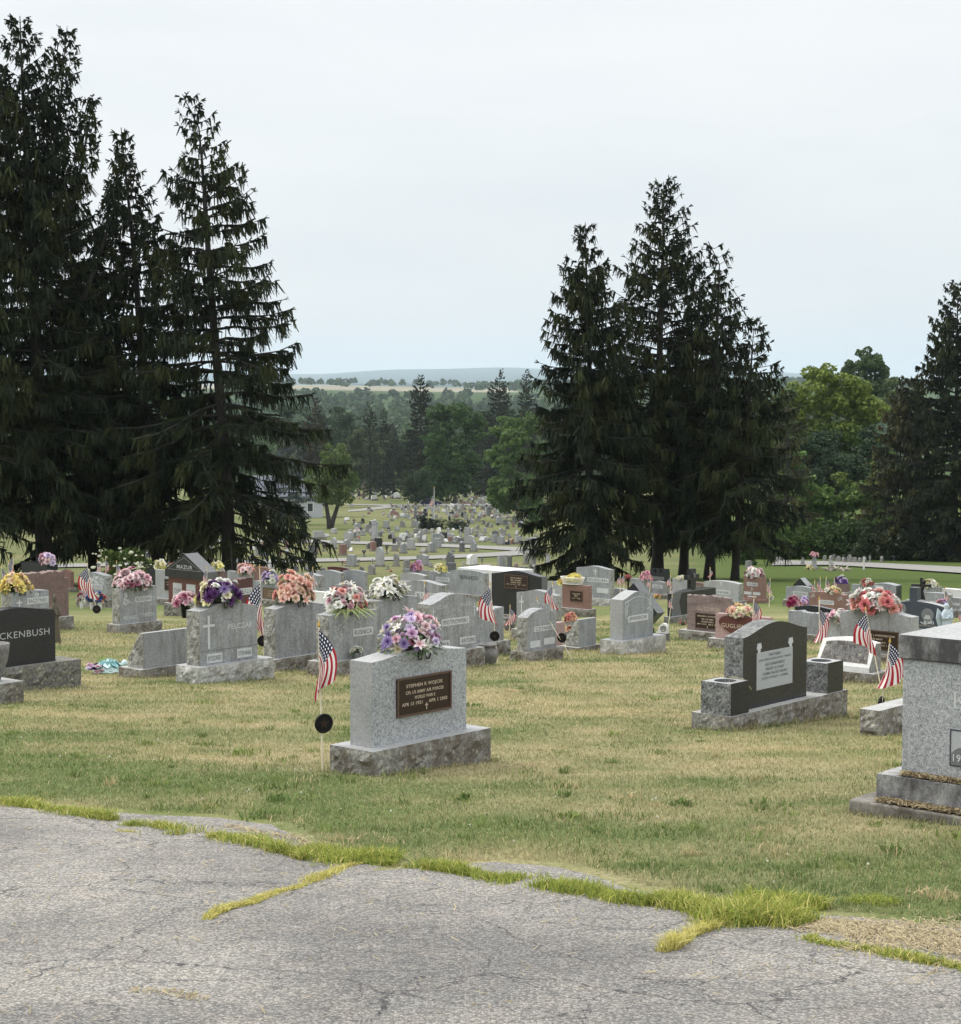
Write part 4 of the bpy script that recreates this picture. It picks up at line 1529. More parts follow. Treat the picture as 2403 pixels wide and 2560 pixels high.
def frame_of(orient, X1, D, W, T):
    a = ANG[orient]
    r = Vector((math.cos(a), math.sin(a)))
    d = Vector((-math.sin(a), math.cos(a)))
    P = Vector((X1, D))
    if orient == 'L':
        C = P + r * (W / 2) + d * (T / 2)
    else:
        C = P - r * (W / 2) + d * (T / 2)
    return C, a


def stone(key, k, cols, yt, yb, yg, orient, style, face, label, ex=(), side='pitched', base='base', rough=True, hump=0.08, over=0.08, tmax=0.34,
          basetop='basetop', group=None, nobase=False, bl=None, topm=None, name='gravestone', cat='gravestone', tmin=0.12):
    if k:
        f = lambda x: None if x is None else ZK[k] + x / 5.831
        g = lambda y: 1380 + y / 5.831
    else:
        f = g = lambda v: v
    p0, p1, p2 = (f(c) for c in cols)
    yt, yb, yg = g(yt), g(yb), g(yg)
    Dg = ground_y(p1, yg)
    D = Dg + (0 if nobase else 1.41 * over)
    X1, W, T = solve(orient, p0, p1, p2, yb, D)
    T = min(max(T, tmin), tmax)
    zt = EYE - uv(p1, yt)[1] * D
    zb = EYE - uv(p1, yb)[1] * D
    C, a = frame_of(orient, X1, D, W, T)
    gz = G(C.y, C.x)
    root = empty(name, (C.x, C.y, gz), a)
    tag(root, label, cat, group)
    z0 = max(zb - gz, 0.02)
    H = zt - zb
    mb = MB()
    zs = z0 if not nobase else -0.2
    slab_mesh(mb, W, T, H + (z0 - zs), zs, style, hump * W if style != 'rough' else hump, M[face], M[side], rough, hash(key) % 97 if False else len(STONES) * 3.7, M[topm or face])
    put_extras(root, ex, W, H, z0, -T / 2, mb)
    o = mb.build('slab', root)
    if D < 34 and not rough:
        bv = o.modifiers.new('bevel', 'BEVEL')
        bv.width = 0.006
        bv.segments = 2
        bv.limit_method = 'ANGLE'
    if not nobase:
        b = MB()
        l, r_ = bl or (over, over)
        b.rough_box(-W / 2 - l, W / 2 + r_, -T / 2 - over, T / 2 + over, -0.3, z0, 0.042, M[base], M[basetop], len(STONES) * 2.3, 8 if D < 30 else 6, 0.035 if D < 30 else 0.06, 0.12)
        b.build('base', root)
    S = dict(o=root, W=W, T=T, H=H, z0=z0, gz=gz, C=C, a=a, D=D, style=style, hump=hump * W, orient=orient)
    STONES[key] = S
    return S


def on_top(S, px):
    """point on top of a stone where the sight line of column px crosses its middle plane; returns world point"""
    u = uv(px, 1500)[0]
    c, s = math.cos(S['a']), math.sin(S['a'])
    # C + t*(c,s): x = u*y
    t = (u * S['C'].y - S['C'].x) / (c - u * s)
    t = max(-S['W'] * .48, min(S['W'] * .48, t))
    x = t / (S['W'] / 2)
    add = {'serp': S['hump'] * (0.5 + 0.5 * math.cos(math.pi * x)) ** 0.8, 'arch': S['hump'] * (1 - x * x), 'round': S['hump'] * math.sqrt(max(0, 1 - x * x)),
           'gable': S['hump'] * (1 - abs(x))}.get(S['style'], 0)
    return Vector((S['C'].x + c * t, S['C'].y + s * t, S['gz'] + S['z0'] + S['H'] + add)), t


# ---- front rows -------------------------------------------------------------------
stone('w', 0, (876, 929, 1166), 1657, 1871, 1942, 'L', 'serp', 'gray_new', 'speckled grey gravestone with a bronze veteran plaque, nearest to the road', rough=False, hump=0.04, over=0.115, base='base', tmax=.24,
      topm='lgray', basetop='lgray', bl=(.10, .16),
      ex=[('plaque', .535, .53, .57, .46, [('STEPHEN R WOJCIK', .76, .68, .115), ('CPL US ARMY AIR FORCES', .60, .70, .085), ('WORLD WAR II', .455, .38, .085),
                                            ('APR 13 1921     APR 1 2003', .305, .84, .09), ('+', .18, .53, .17)], 'bronze')])
stone('q', 1, (None, -420, 812), 968, 1748, 2075, 'L', 'serp', 'black', 'wide black polished gravestone with a large surname, cut off by the photo edge', rough=False, hump=0.055, over=0.11, base='base_dark', basetop='base_dark',
      bl=(.1, .30), ex=[('text', .50, .585, .86, .150, 'QUACKENBUSH', 'etched_dim', 0.0)])
stone('r', 1, (25, 165, 722), 610, 1190, 1300, 'L', 'serp', 'bgray', 'blue grey gravestone with an eagle emblem beside a small praying figure, yellow flowers on top', hump=0.03,
      ex=[('panel', .70, .77, .56, .16, 'RACZYNSKI', 'letter_gray'), ('cross', .22, .70, .15, .26, .03, 'etched'), ('spray', .2, .52, .3, .12, 'etched_dim', 3), ('line', .42, .95, .92, 'etched_dim'), ('oval', .68, .91, .10, .10, 'etched')])
stone('br', 1, (130, 235, 945), 352, 1010, 1160, 'L', 'rough', 'brown', 'large brown mauve gravestone with a rough top and stepped shoulder', hump=0.05, side='brown', base='base', over=.14)
stone('bk', 1, (320, 690, 850), 185, 600, 690, 'R', 'flat', 'black', 'low black gravestone with lilac flowers in front of the spruce trunks', rough=False, tmax=.6)
stone('pk', 1, (862, 1028, 1080), 295, 525, 585, 'R', 'gable', 'rose', 'small reddish brown gravestone with a shallow peaked top near the brown mauve one', hump=.12, side='rose')
stone('zs', 1, (1160, 1545, 1645), 350, 700, 815, 'R', 'serp', 'bgray', 'pale blue grey gravestone with carved roses, three white vases at its foot', hump=.05,
      ex=[('panel', .66, .52, .42, .20, 'ZISS', 'letter_gray'), ('spray', .55, .82, .8, .16, 'etched', 5), ('spray', .2, .75, .2, .2, 'etched', 6)])
stone('bo', 2, (-110, -4, 537), 545, 1060, 1195, 'L', 'flat', 'gray', 'grey gravestone with praying hands carving, a big pink bouquet on top', hump=.03,
      ex=[('panel', .64, .66, .44, .155, 'BOGDAN', 'letter_gray'), ('spray', .20, .72, .15, .34, 'etched', 8), ('spray', .2, .62, .24, .12, 'etched', 9), ('text', .28, .17, .36, .11, 'MICHAEL', 'etched'), ('text', .76, .21, .36, .11, 'THERESA', 'etched')])
stone('bb', 2, (395, 560, 620), 245, 600, 700, 'R', 'flat', 'black', 'black gravestone peeking between the pink bouquet and the pale gravestone', rough=False)
stone('lg', 2, (520, 770, 800), 275, 690, 775, 'R', 'flat', 'lgray', 'pale grey gravestone with a bronze plaque half hidden by the black roofed monument', ex=[('plaque', .80, .50, .5, .40, [('JOSEPH', .7, .6, .1), ('US NAVY', .5, .5, .1)], 'bronze')])
stone('mz', 2, (712, 1258, 1385), 405, 800, 950, 'R', 'flat', 'red', 'red granite monument with a black gabled roof', rough=False, over=.10, base='base_dark', tmax=.5, topm='red', name='roofed_monument', cat='monument',
      ex=[('panel', .24, .46, .24, .62, 'JOHN', 'letter_gray'), ('panel', .60, .46, .24, .62, 'KINGA', 'letter_gray'), ('panel', .92, .46, .14, .62, '', 'letter_gray')])
stone('za', 2, (1310, 1420, 1940), 440, 880, 1000, 'L', 'rough', 'maroon', 'dark maroon gravestone with a rough top beside the black roofed monument', hump=.04, side='maroon',
      ex=[('panel', .80, .60, .36, .22, 'SKRZA', 'letter_gray')])
stone('pe', 2, (975, 1165, 2006), 870, 1670, 1925, 'L', 'serp', 'gray', 'grey gravestone with a tall carved cross on its face', hump=.085, over=.10, side='pitched', base='base_pale', basetop='lgray', bl=(.10, .2),
      ex=[('cross', .155, .60, .20, .60, .032, 'etched'), ('text', .70, .66, .42, .10, 'PELCZAR', 'etched', .01), ('line', 0, 1, .26, 'letter_gray'), ('panel', .25, .12, .26, .17, 'RYSZARD', 'letter_gray'), ('panel', .77, .14, .26, .17, 'STEFANIA', 'letter_gray')])
stone('rl', 3, (350, 520, 1235), 838, 1555, 1750, 'L', 'serp', 'gray', 'plain faced grey gravestone with a peach bouquet, lichen on its rough end', hump=.07, over=.08, base='base', side='pitched')
stone('ru', 3, (1115, 1305, 2004), 930, 1605, 1815, 'L', 'serp', 'gray', 'grey gravestone carved with a praying figure, white and pink bouquet with palm fronds', hump=.055, over=.09, side='pitched', base='base',
      ex=[('panel', .70, .56, .42, .17, 'RUSNICA', 'letter_gray'), ('line', .448, .452, .5, 'letter_gray'), ('spray', .22, .62, .26, .34, 'etched_dim', 12), ('spray', .5, .85, .4, .12, 'etched_dim', 13)])
stone('wf', 4, (80, 255, 870), 720, 1250, 1420, 'L', 'serp', 'gray', 'grey gravestone topped with an all white bouquet, standing behind the purple bouquet', hump=.05, side='pitched')
stone('pi', 4, (835, 1030, 1700), 772, 1490, 1715, 'L', 'serp', 'gray', 'grey gravestone with a high curved top and arched words on its face', hump=.12, over=.09, side='pitched', base='base',
      ex=[('panel', .53, .60, .60, .145, 'PIOTROWSKI', 'letter_gray'), ('cross', .06, .80, .07, .28, .012, 'etched'), ('cross', .955, .80, .07, .28, .012, 'etched'), ('panel', .80, .175, .34, .15, 'ANTONI', 'letter_gray'), ('panel', .26, .16, .30, .15, 'MARIA', 'letter_gray'),
          ('text', .23, .93, .26, .07, 'WIELKA', 'etched'), ('text', .78, .93, .26, .07, 'MILOSC', 'etched')])
stone('sr', 5, (-220, -90, 347), 880, 1350, 1530, 'L', 'rough', 'gray', 'low grey gravestone with a rough curved top behind the stone urn', hump=.05, side='pitched')
stone('ci', 5, (545, 690, 1112), 965, 1455, 1600, 'L', 'arch', 'gray', 'small rounded grey gravestone with a leaning flag in front', hump=.16, over=.08, side='pitched', base='base', basetop='base',
      ex=[('panel', .56, .63, .66, .16, 'CZYNSKI', 'letter_gray'), ('panel', .27, .19, .34, .20, '', 'letter_gray'), ('panel', .76, .22, .38, .20, '', 'letter_gray')])
stone('vi', 5, (535, 1112, 1190), 640, 1180, 1300, 'R', 'serp', 'gray', 'grey gravestone with a white carved cross behind the small rounded one', hump=.075, side='pitched',
      ex=[('cross', .13, .64, .13, .58, .025, 'etched'), ('text', .55, .70, .44, .14, 'VINTON', 'etched_dim'), ('spray', .13, .38, .12, .1, 'etched', 4)])
stone('bp', 5, (170, 900, 985), 368, 960, 1060, 'R', 'serp', 'black', 'tall black gravestone with a bronze plaque near its top', hump=.065, rough=True, side='dgray', over=.06,
      ex=[('plaque', .50, .83, .46, .34, [('JOHN NIEDZ', .78, .5, .11), ('PFC  US ARMY', .62, .45, .10), ('WORLD WAR II', .46, .45, .09), ('JAN 14 1917   SEP 1 1974', .30, .84, .09), ('+', .15, .5, .14)], 'bronze')])
stone('wl', 5, (-330, 430, 480), 290, 600, 660, 'R', 'flat', 'white', 'long white flat topped tomb behind the low grey surname gravestone', rough=False, tmax=1.6, tmin=1.4, over=.05, name='tomb', cat='tomb')
stone('be', 4, (1310, 1820, 1882), 315, 640, 720, 'R', 'swept', 'bgray', 'grey gravestone with a dark surname beside the tall black plaque gravestone', hump=.045,
      ex=[('text', .56, .76, .50, .17, 'BERNARDO', 'letter_dark', .02), ('spray', .14, .76, .08, .16, 'etched', 2), ('spray', .88, .74, .08, .16, 'etched', 3)])
stone('uz', 4, (600, 1190, 1290), 490, 800, 870, 'R', 'serp', 'gray', 'grey gravestone with a bright curved top and part hidden frosted panel', hump=.055,
      ex=[('panel', .62, .46, .52, .30, 'KURZ', 'letter_gray')])
stone('ab', 4, (590, 930, 990), 348, 580, 650, 'R', 'arch', 'lgray', 'pale gravestone with a low rough arched top, frosted field inside the arch', hump=.05, side='pitched', ex=[('panel', .5, .35, .8, .55, '', 'letter_gray')])
stone('wo', 4, (1005, 1330, 1380), 305, 570, 650, 'R', 'flat', 'bgray', 'low grey gravestone with cream flowers and a long frosted panel', ex=[('panel', .62, .60, .62, .24, 'WOJCIK', 'letter_gray'), ('spray', .16, .7, .14, .3, 'etched', 5)])
stone('gm', 4, (640, 962, 1000), 272, 470, 560, 'R', 'flat', 'bgray', 'grey gravestone under mauve flowers behind the low arched one')
stone('g1', 3, (800, 1145, 1228), 350, 600, 720, 'R', 'serp', 'bgray', 'grey serpentine gravestone with a lighter end behind the peach bouquet', hump=.05, ex=[('panel', .8, .55, .3, .2, '', 'letter_gray')])
stone('g2', 3, (1110, 1478, 1530), 308, 580, 690, 'R', 'serp', 'bgray', 'plain grey gravestone with a sunlit white top edge behind the small leaning flag', hump=.05)
stone('g3', 3, (1500, 1830, 1865), 298, 570, 690, 'R', 'swept', 'bgray', 'plain grey gravestone with square shoulders behind the palm frond bouquet', hump=.04)
stone('ws', 3, (1000, 1335, 1400), 600, 800, 865, 'R', 'flat', 'white', 'low white gravestone between the peach and the palm frond bouquets', rough=False)
stone('pq', 3, (205, 640, 700), 462, 715, 805, 'R', 'flat', 'bgray', 'grey gravestone with a brown plaque, lilac and white flowers on top', rough=False,
      ex=[('plaque', .62, .36, .62, .64, [('FRANK', .72, .5, .1), ('US ARMY', .5, .5, .1), ('1920   1988', .3, .6, .09)], 'bronze_light')])
stone('pp', 3, (165, 425, 470), 248, 480, 640, 'R', 'arch', 'rose', 'rounded pinkish brown gravestone behind the lilac and white flowers', hump=.05, side='rose')
stone('gb', 2, (1565, 1905, 1960), 305, 600, 700, 'R', 'flat', 'gray', 'grey gravestone with pink flowers behind the dark maroon one')
stone('bs', 2, (1400, 1520, 1560), 290, 500, 640, 'R', 'flat', 'brown', 'small brown gravestone behind the black roof', side='brown')
stone('rr', 3, (1275, 1590, 1605), 245, 340, 560, 'R', 'arch', 'red', 'low dark red gravestone with a curved top on the far side of the rows', hump=.03, side='rose', ex=[('text', .45, .6, .3, .25, 'KLIMEK', 'gold')])
# right hand rows
stone('du', 6, (-345, 150, 210), 262, 690, 790, 'R', 'serp', 'bgray', 'tall blue grey gravestone with a white base and frosted panels', hump=.06, base='base_pale', side='pitched', basetop='base_pale',
      ex=[('panel', .64, .62, .62, .15, 'DUNCAN', 'letter_gray'), ('panel', .78, .27, .34, .17, '', 'letter_gray'), ('panel', .30, .27, .3, .17, '', 'letter_gray'), ('cross', .56, .88, .09, .20, .02, 'etched'), ('spray', .56, .9, .1, .15, 'etched', 5)])
stone('sx', 5, (975, 1250, 1322), 458, 850, 930, 'R', 'serp', 'lgray', 'pale grey gravestone with a carved scroll emblem beside the reddish plaque gravestone', hump=.05, side='pitched',
      ex=[('spray', .70, .80, .3, .2, 'etched', 7), ('spray', .72, .45, .2, .35, 'etched', 9), ('panel', .25, .68, .4, .13, '', 'letter_gray'), ('panel', .8, .1, .3, .14, '', 'letter_gray')])
stone('rp', 5, (1200, 1570, 1635), 498, 838, 950, 'R', 'flat', 'rose', 'reddish gravestone with a bronze plaque under a white lattice basket', side='rose',
      ex=[('plaque', .56, .52, .48, .46, [('WILLIAM', .74, .6, .12), ('PFC', .58, .3, .10), ('WW II', .45, .3, .09), ('1919   1980', .3, .7, .09)], 'bronze')])
stone('pb', 5, (1060, 1115, 1240), 1035, 1370, 1420, 'L', 'flat', 'pink', 'narrow pinkish gravestone wedged behind the small rounded grey one', rough=False)
stone('je', 6, (150, 330, 775), 702, 1290, 1502, 'L', 'serp', 'bgray', 'blue grey gravestone with carved flower garlands on a smooth fronted base', rough=False, hump=.13, over=.11, base='base_pale', basetop='bgray', topm='lgray', bl=(.13, .22),
      ex=[('panel', .50, .50, .66, .165, 'JENDRZEJCZAK', 'letter_gray'), ('spray', .13, .82, .12, .34, 'etched', 21), ('spray', .87, .84, .12, .34, 'etched', 22), ('arcline', .5, .86, .72, .17, 'etched'), ('spray', .12, .62, .10, .2, 'etched', 23)])
stone('ga', 6, (90, 400, 455), 565, 690, 780, 'R', 'arch', 'bgray', 'low grey gravestone with an arched top behind the diamond monument', hump=.05)
stone('gc', 6, (445, 715, 760), 405, 620, 700, 'R', 'flat', 'bgray', 'grey gravestone with a flat bright top under small pink flowers')
stone('gp', 6, (735, 945, 957), 445, 620, 690, 'R', 'serp', 'gray', 'grey gravestone with a wavy top and square frosted panel near the diamond monument', hump=.05, ex=[('panel', .5, .62, .7, .3, 'LIS', 'letter_gray')])
stone('bt', 6, (735, 950, 1035), 310, 460, 620, 'R', 'flat', 'black', 'black gravestone with square pillars at the foot of the bare grey trunk', rough=False)
stone('lw', 6, (1055, 1290, 1330), 400, 600, 680, 'R', 'flat', 'lgray', 'pale gravestone with white flowers along its top near the black cross')
stone('mv', 6, (1135, 1560, 1605), 470, 580, 660, 'R', 'swept', 'brown', 'low brown gravestone with a curved top behind the black cross', hump=.03, side='brown', ex=[('text', .5, .5, .6, .3, 'BARTKOWIAK', 'gold')])
stone('ac', 7, (-120, 388, 455), 470, 720, 790, 'R', 'arch', 'lgray', 'pale green grey gravestone with carved columns and an arched top', hump=.045, side='pitched',
      ex=[('panel', .5, .45, .55, .26, 'NOWAK', 'letter_gray'), ('cross', .5, .95, .07, .25, .02, 'etched'), ('spray', .1, .9, .1, .2, 'etched', 3), ('line', .9, .94, .5, 'etched')])
stone('kk', 6, (1030, 1045, 1690), 612, 945, 1050, 'L', 'swept', 'dgray', 'grey gravestone with a polished black shield and a black cross on top', rough=False, hump=.03, over=.06, topm='black', base='base_dark',
      ex=[('quad', [(.22, .02), (.98, .02), (.98, .99), (.22, .99), (.17, .6)], 'black'), ('text', .60, .58, .62, .22, 'KOWALSKI', 'etched_dim')])
stone('gu', 6, (1270, 1880, 1905), 690, 1190, 1310, 'R', 'rough', 'mauve', 'banded mauve gravestone with a bronze plaque low on its face', hump=.05, side='mauve', over=.12,
      ex=[('text', .52, .66, .54, .12, 'GUTOWSKI', 'gold'), ('plaque', .50, .30, .58, .46, [('BENJAMIN A GUTOWSKI', .80, .82, .12), ('TEC 5 US ARMY', .62, .5, .10), ('WORLD WAR II', .46, .5, .10), ('SEP 9 1919   FEB 2 1998', .30, .86, .10), ('+', .13, .5, .15)], 'bronze')])
stone('gg', 7, (50, 820, 885), 962, 1330, 1440, 'R', 'flat', 'pink', 'pink gravestone with a big red granite heart on its face', rough=False, over=.10,
      ex=[('heart', .46, .48, .76, .96, 'GUGLIEMELLI', 'red')])
stone('tb', 7, (460, 715, 795), 372, 690, 750, 'R', 'flat', 'rose', 'tall reddish brown gravestone with a pink and white bouquet, carved tree', side='rose', rough=False, base='rose', basetop='rose',
      ex=[('panel', .5, .66, .62, .16, 'ADAMS', 'letter_gray'), ('panel', .25, .24, .42, .13, '', 'letter_gray'), ('panel', .76, .24, .42, .13, '', 'letter_gray'), ('spray', .5, .44, .16, .18, 'etched', 31), ('panel', .5, .09, .5, .07, '', 'letter_gray')])
stone('sp', 7, (1078, 1500, 1530), 540, 725, 800, 'R', 'serp', 'bgray', 'grey gravestone with a frosted panel, pink and lilac flowers at its foot', hump=.055, ex=[('panel', .5, .55, .5, .3, 'WISNIEWSKI', 'letter_gray')])
stone('cy', 7, (1415, 1917, 1985), 632, 900, 985, 'R', 'arch', 'rose', 'reddish brown gravestone with a gently arched top behind the low black one', hump=.045, side='rose',
      ex=[('panel', .52, .54, .42, .24, 'CICHY', 'letter_gray'), ('spray', .1, .85, .14, .2, 'etched', 3), ('spray', .9, .8, .14, .2, 'etched', 4)])
stone('bw', 7, (1205, 1750, 1780), 840, 1150, 1222, 'R', 'serp', 'black', 'low black gravestone with a wavy top behind the plain rough topped grey one', rough=False, hump=.05)
stone('gr', 7, (1112, 1640, 1702), 915, 1220, 1320, 'R', 'rough', 'bgray', 'plain grey gravestone with a rough wavy top behind the black twin vase monument', hump=.04, side='lgray')
stone('gs', 7, (1690, 1880, 1915), 990, 1260, 1330, 'R', 'flat', 'lgray', 'small carved grey gravestone under pink and white flowers', side='pitched', ex=[('spray', .5, .4, .6, .5, 'etched', 9)])
stone('vd', 8, (100, 1152, 1165), 955, 1530, 1640, 'R', 'serp', 'gray', 'wide grey gravestone with a bronze plaque and a big red and white bouquet', hump=.065, rough=False, tmin=.2, topm='lgray',
      ex=[('plaque', .53, .34, .58, .50, [('VINCENT J ANDRZEJCZAK', .74, .84, .12), ('US NAVY', .56, .26, .10), ('WORLD WAR II', .40, .38, .09), ('AUG 3 1926   JUN 1 2014', .24, .80, .09)], 'bronze')])
stone('ov', 8, (835, 1612, 1675), 805, 1150, 1250, 'R', 'arch', 'blue', 'dark blue black twin gravestone with two etched ovals and a centre pillar', rough=False, hump=.06, topm='lgray',
      ex=[('oval', .20, .78, .20, .52, 'oval_gray'), ('oval', .70, .62, .23, .55, 'oval_gray'), ('spray', .70, .30, .24, .12, 'etched', 3), ('spray', .20, .48, .2, .12, 'etched', 4), ('text', .68, .15, .36, .06, 'IN GODS LOVING CARE', 'gold'), ('spray', .45, .4, .08, .3, 'etched_dim', 4)])
stone('fr', 8, (268, 690, 705), 500, 760, 860, 'R', 'flat', 'bgray', 'grey gravestone with small red and white flowers in front of the bright lawn', rough=False, ex=[('panel', .4, .6, .5, .2, '', 'letter_gray')])
stone('fs', 8, (565, 920, 1000), 492, 760, 850, 'R', 'serp', 'bgray', 'grey wavy topped gravestone with a black end in front of the bright lawn', hump=.055, rough=True, side='black', ex=[('spray', .72, .7, .2, .3, 'etched', 6)])
stone('fw', 8, (1312, 1690, 1740), 625, 860, 960, 'R', 'swept', 'bgray', 'grey gravestone with a small cross and frosted panel behind the dark twin gravestone', hump=.035, ex=[('panel', .5, .42, .5, .24, 'SOBCZYK', 'letter_gray'), ('cross', .5, .8, .05, .2, .012, 'etched')])
stone('fx', 8, (1680, 2050, 2100), 690, 860, 960, 'R', 'flat', 'gray', 'grey gravestone cut off by the photo edge above the stained granite cap', ex=[('panel', .3, .45, .3, .24, '', 'letter_gray')])
stone('fb', 8, (1312, 1545, 1590), 515, 700, 800, 'R', 'flat', 'gray', 'small grey gravestone with white flowers beside the black cross figure')
stone('fe', 8, (1585, 1960, 2020), 560, 700, 800, 'R', 'flat', 'white', 'low white topped gravestone cut off by the photo edge near the lawn', rough=False)
stone('db', 8, (-20, 182, 245), 470, 590, 720, 'R', 'flat', 'brown', 'dark brown gravestone with purple and white flowers near the bright lawn', side='brown')
stone('bg', 7, (1185, 1385, 1460), 495, 620, 700, 'R', 'gable', 'black', 'black gravestone with a steep peaked top near the bright lawn', hump=.46, rough=False, topm='gray')


# ---- special monuments ----------------------------------------------------------------
def mazur_roof():
    S = STONES['mz']
    W, T = S['W'] * 1.04, S['T'] * 1.5
    z = S['z0'] + S['H']
    h = .30 * S['W']
    b = MB()
    b.prism([(-W / 2, z + .002), (W / 2, z + .002), (W / 2, z + .12 * W), (0, z + .12 * W + h), (-W / 2, z + .12 * W)], -T / 2 - .02, T / 2, M['black'], topmat=M['dgray'], skip=(0,))
    y = -T / 2 - .022
    for p, q in (((-.42, .12), (0, .33)), ((0, .33), (.42, .12)), ((-.42, .12), (.42, .12))):
        b.tube([(p[0] * W, y, z + p[1] * W + .02), (q[0] * W, y, z + q[1] * W + .02)], .007, M['letter_gray'], 4)
    b.text('MAZUR', 0.02, z + .185 * W, .40 * W, .065 * W, y - .002, M['etched_dim'], bold=.01)
    b.build('roof', S['o'])


mazur_roof()


def shoulder():
    S = STONES['br']
    b = MB()
    x = S['W'] / 2
    b.rough_box(x + .002, x + .12, -S['T'] / 2 + .01, S['T'] / 2 - .01, S['z0'], S['z0'] + S['H'] * .86, .015, M['brown'], M['brown'], 3.3)
    b.build('shoulder', S['o'])


shoulder()


def cross_on_k():
    S = STONES['kk']
    p, t = on_top(S, 1500 + 1335 / 5.831)
    z = S['z0'] + S['H'] + S['hump'] * .8
    s = S['D'] / 4600 / 5.831 * 1.25
    b = MB()
    b.box(t - 50 * s, t + 50 * s, -.06, .06, z - .02, z + 240 * s, M['black'])
    b.box(t - 125 * s, t - 50.5 * s, -.055, .055, z + 115 * s, z + 170 * s, M['black'])
    b.box(t + 50.5 * s, t + 125 * s, -.055, .055, z + 115 * s, z + 170 * s, M['black'])
    b.tube([(t, -.062, z + 140 * s), (t + 2 * s, -.09, z + 150 * s), (t, -.062, z + 190 * s)], 16 * s, M['dgray'], 6)
    b.build('cross', S['o'])


cross_on_k()


def oval_pillar():
    S = STONES['ov']
    z = S['z0'] + S['H'] + S['hump'] * .9
    u = (.42 - .5) * S['W']
    w = .07 * S['W']
    b = MB()
    b.box(u - w, u + w, -S['T'] / 2 + .01, S['T'] / 2 - .01, z - .03, z + .24 * S['W'], M['blue'])
    for sx in (-1, 1):
        b.box(u + sx * (w + .05) - .045, u + sx * (w + .05) + .045, -S['T'] / 2 + .02, S['T'] / 2 - .02, z - .03, z + .03, M['lgray'])
    b.build('pillar', S['o'])


oval_pillar()


def black_towers():
    S = STONES['bt']
    z = S['z0'] + S['H']
    b = MB()
    for f in (-.36, 0.02, .36):
        b.box(f * S['W'] - .11 * S['W'], f * S['W'] + .11 * S['W'], -S['T'] / 2 + .01, S['T'] / 2 - .01, z + .002, z + .14, M['black'])
    b.box(-.45 * S['W'], .45 * S['W'], -S['T'] / 2 - .02, -S['T'] / 2, S['z0'] + .3 * S['H'], S['z0'] + .62 * S['H'], M['dgray'])
    b.build('pillars', S['o'])


black_towers()


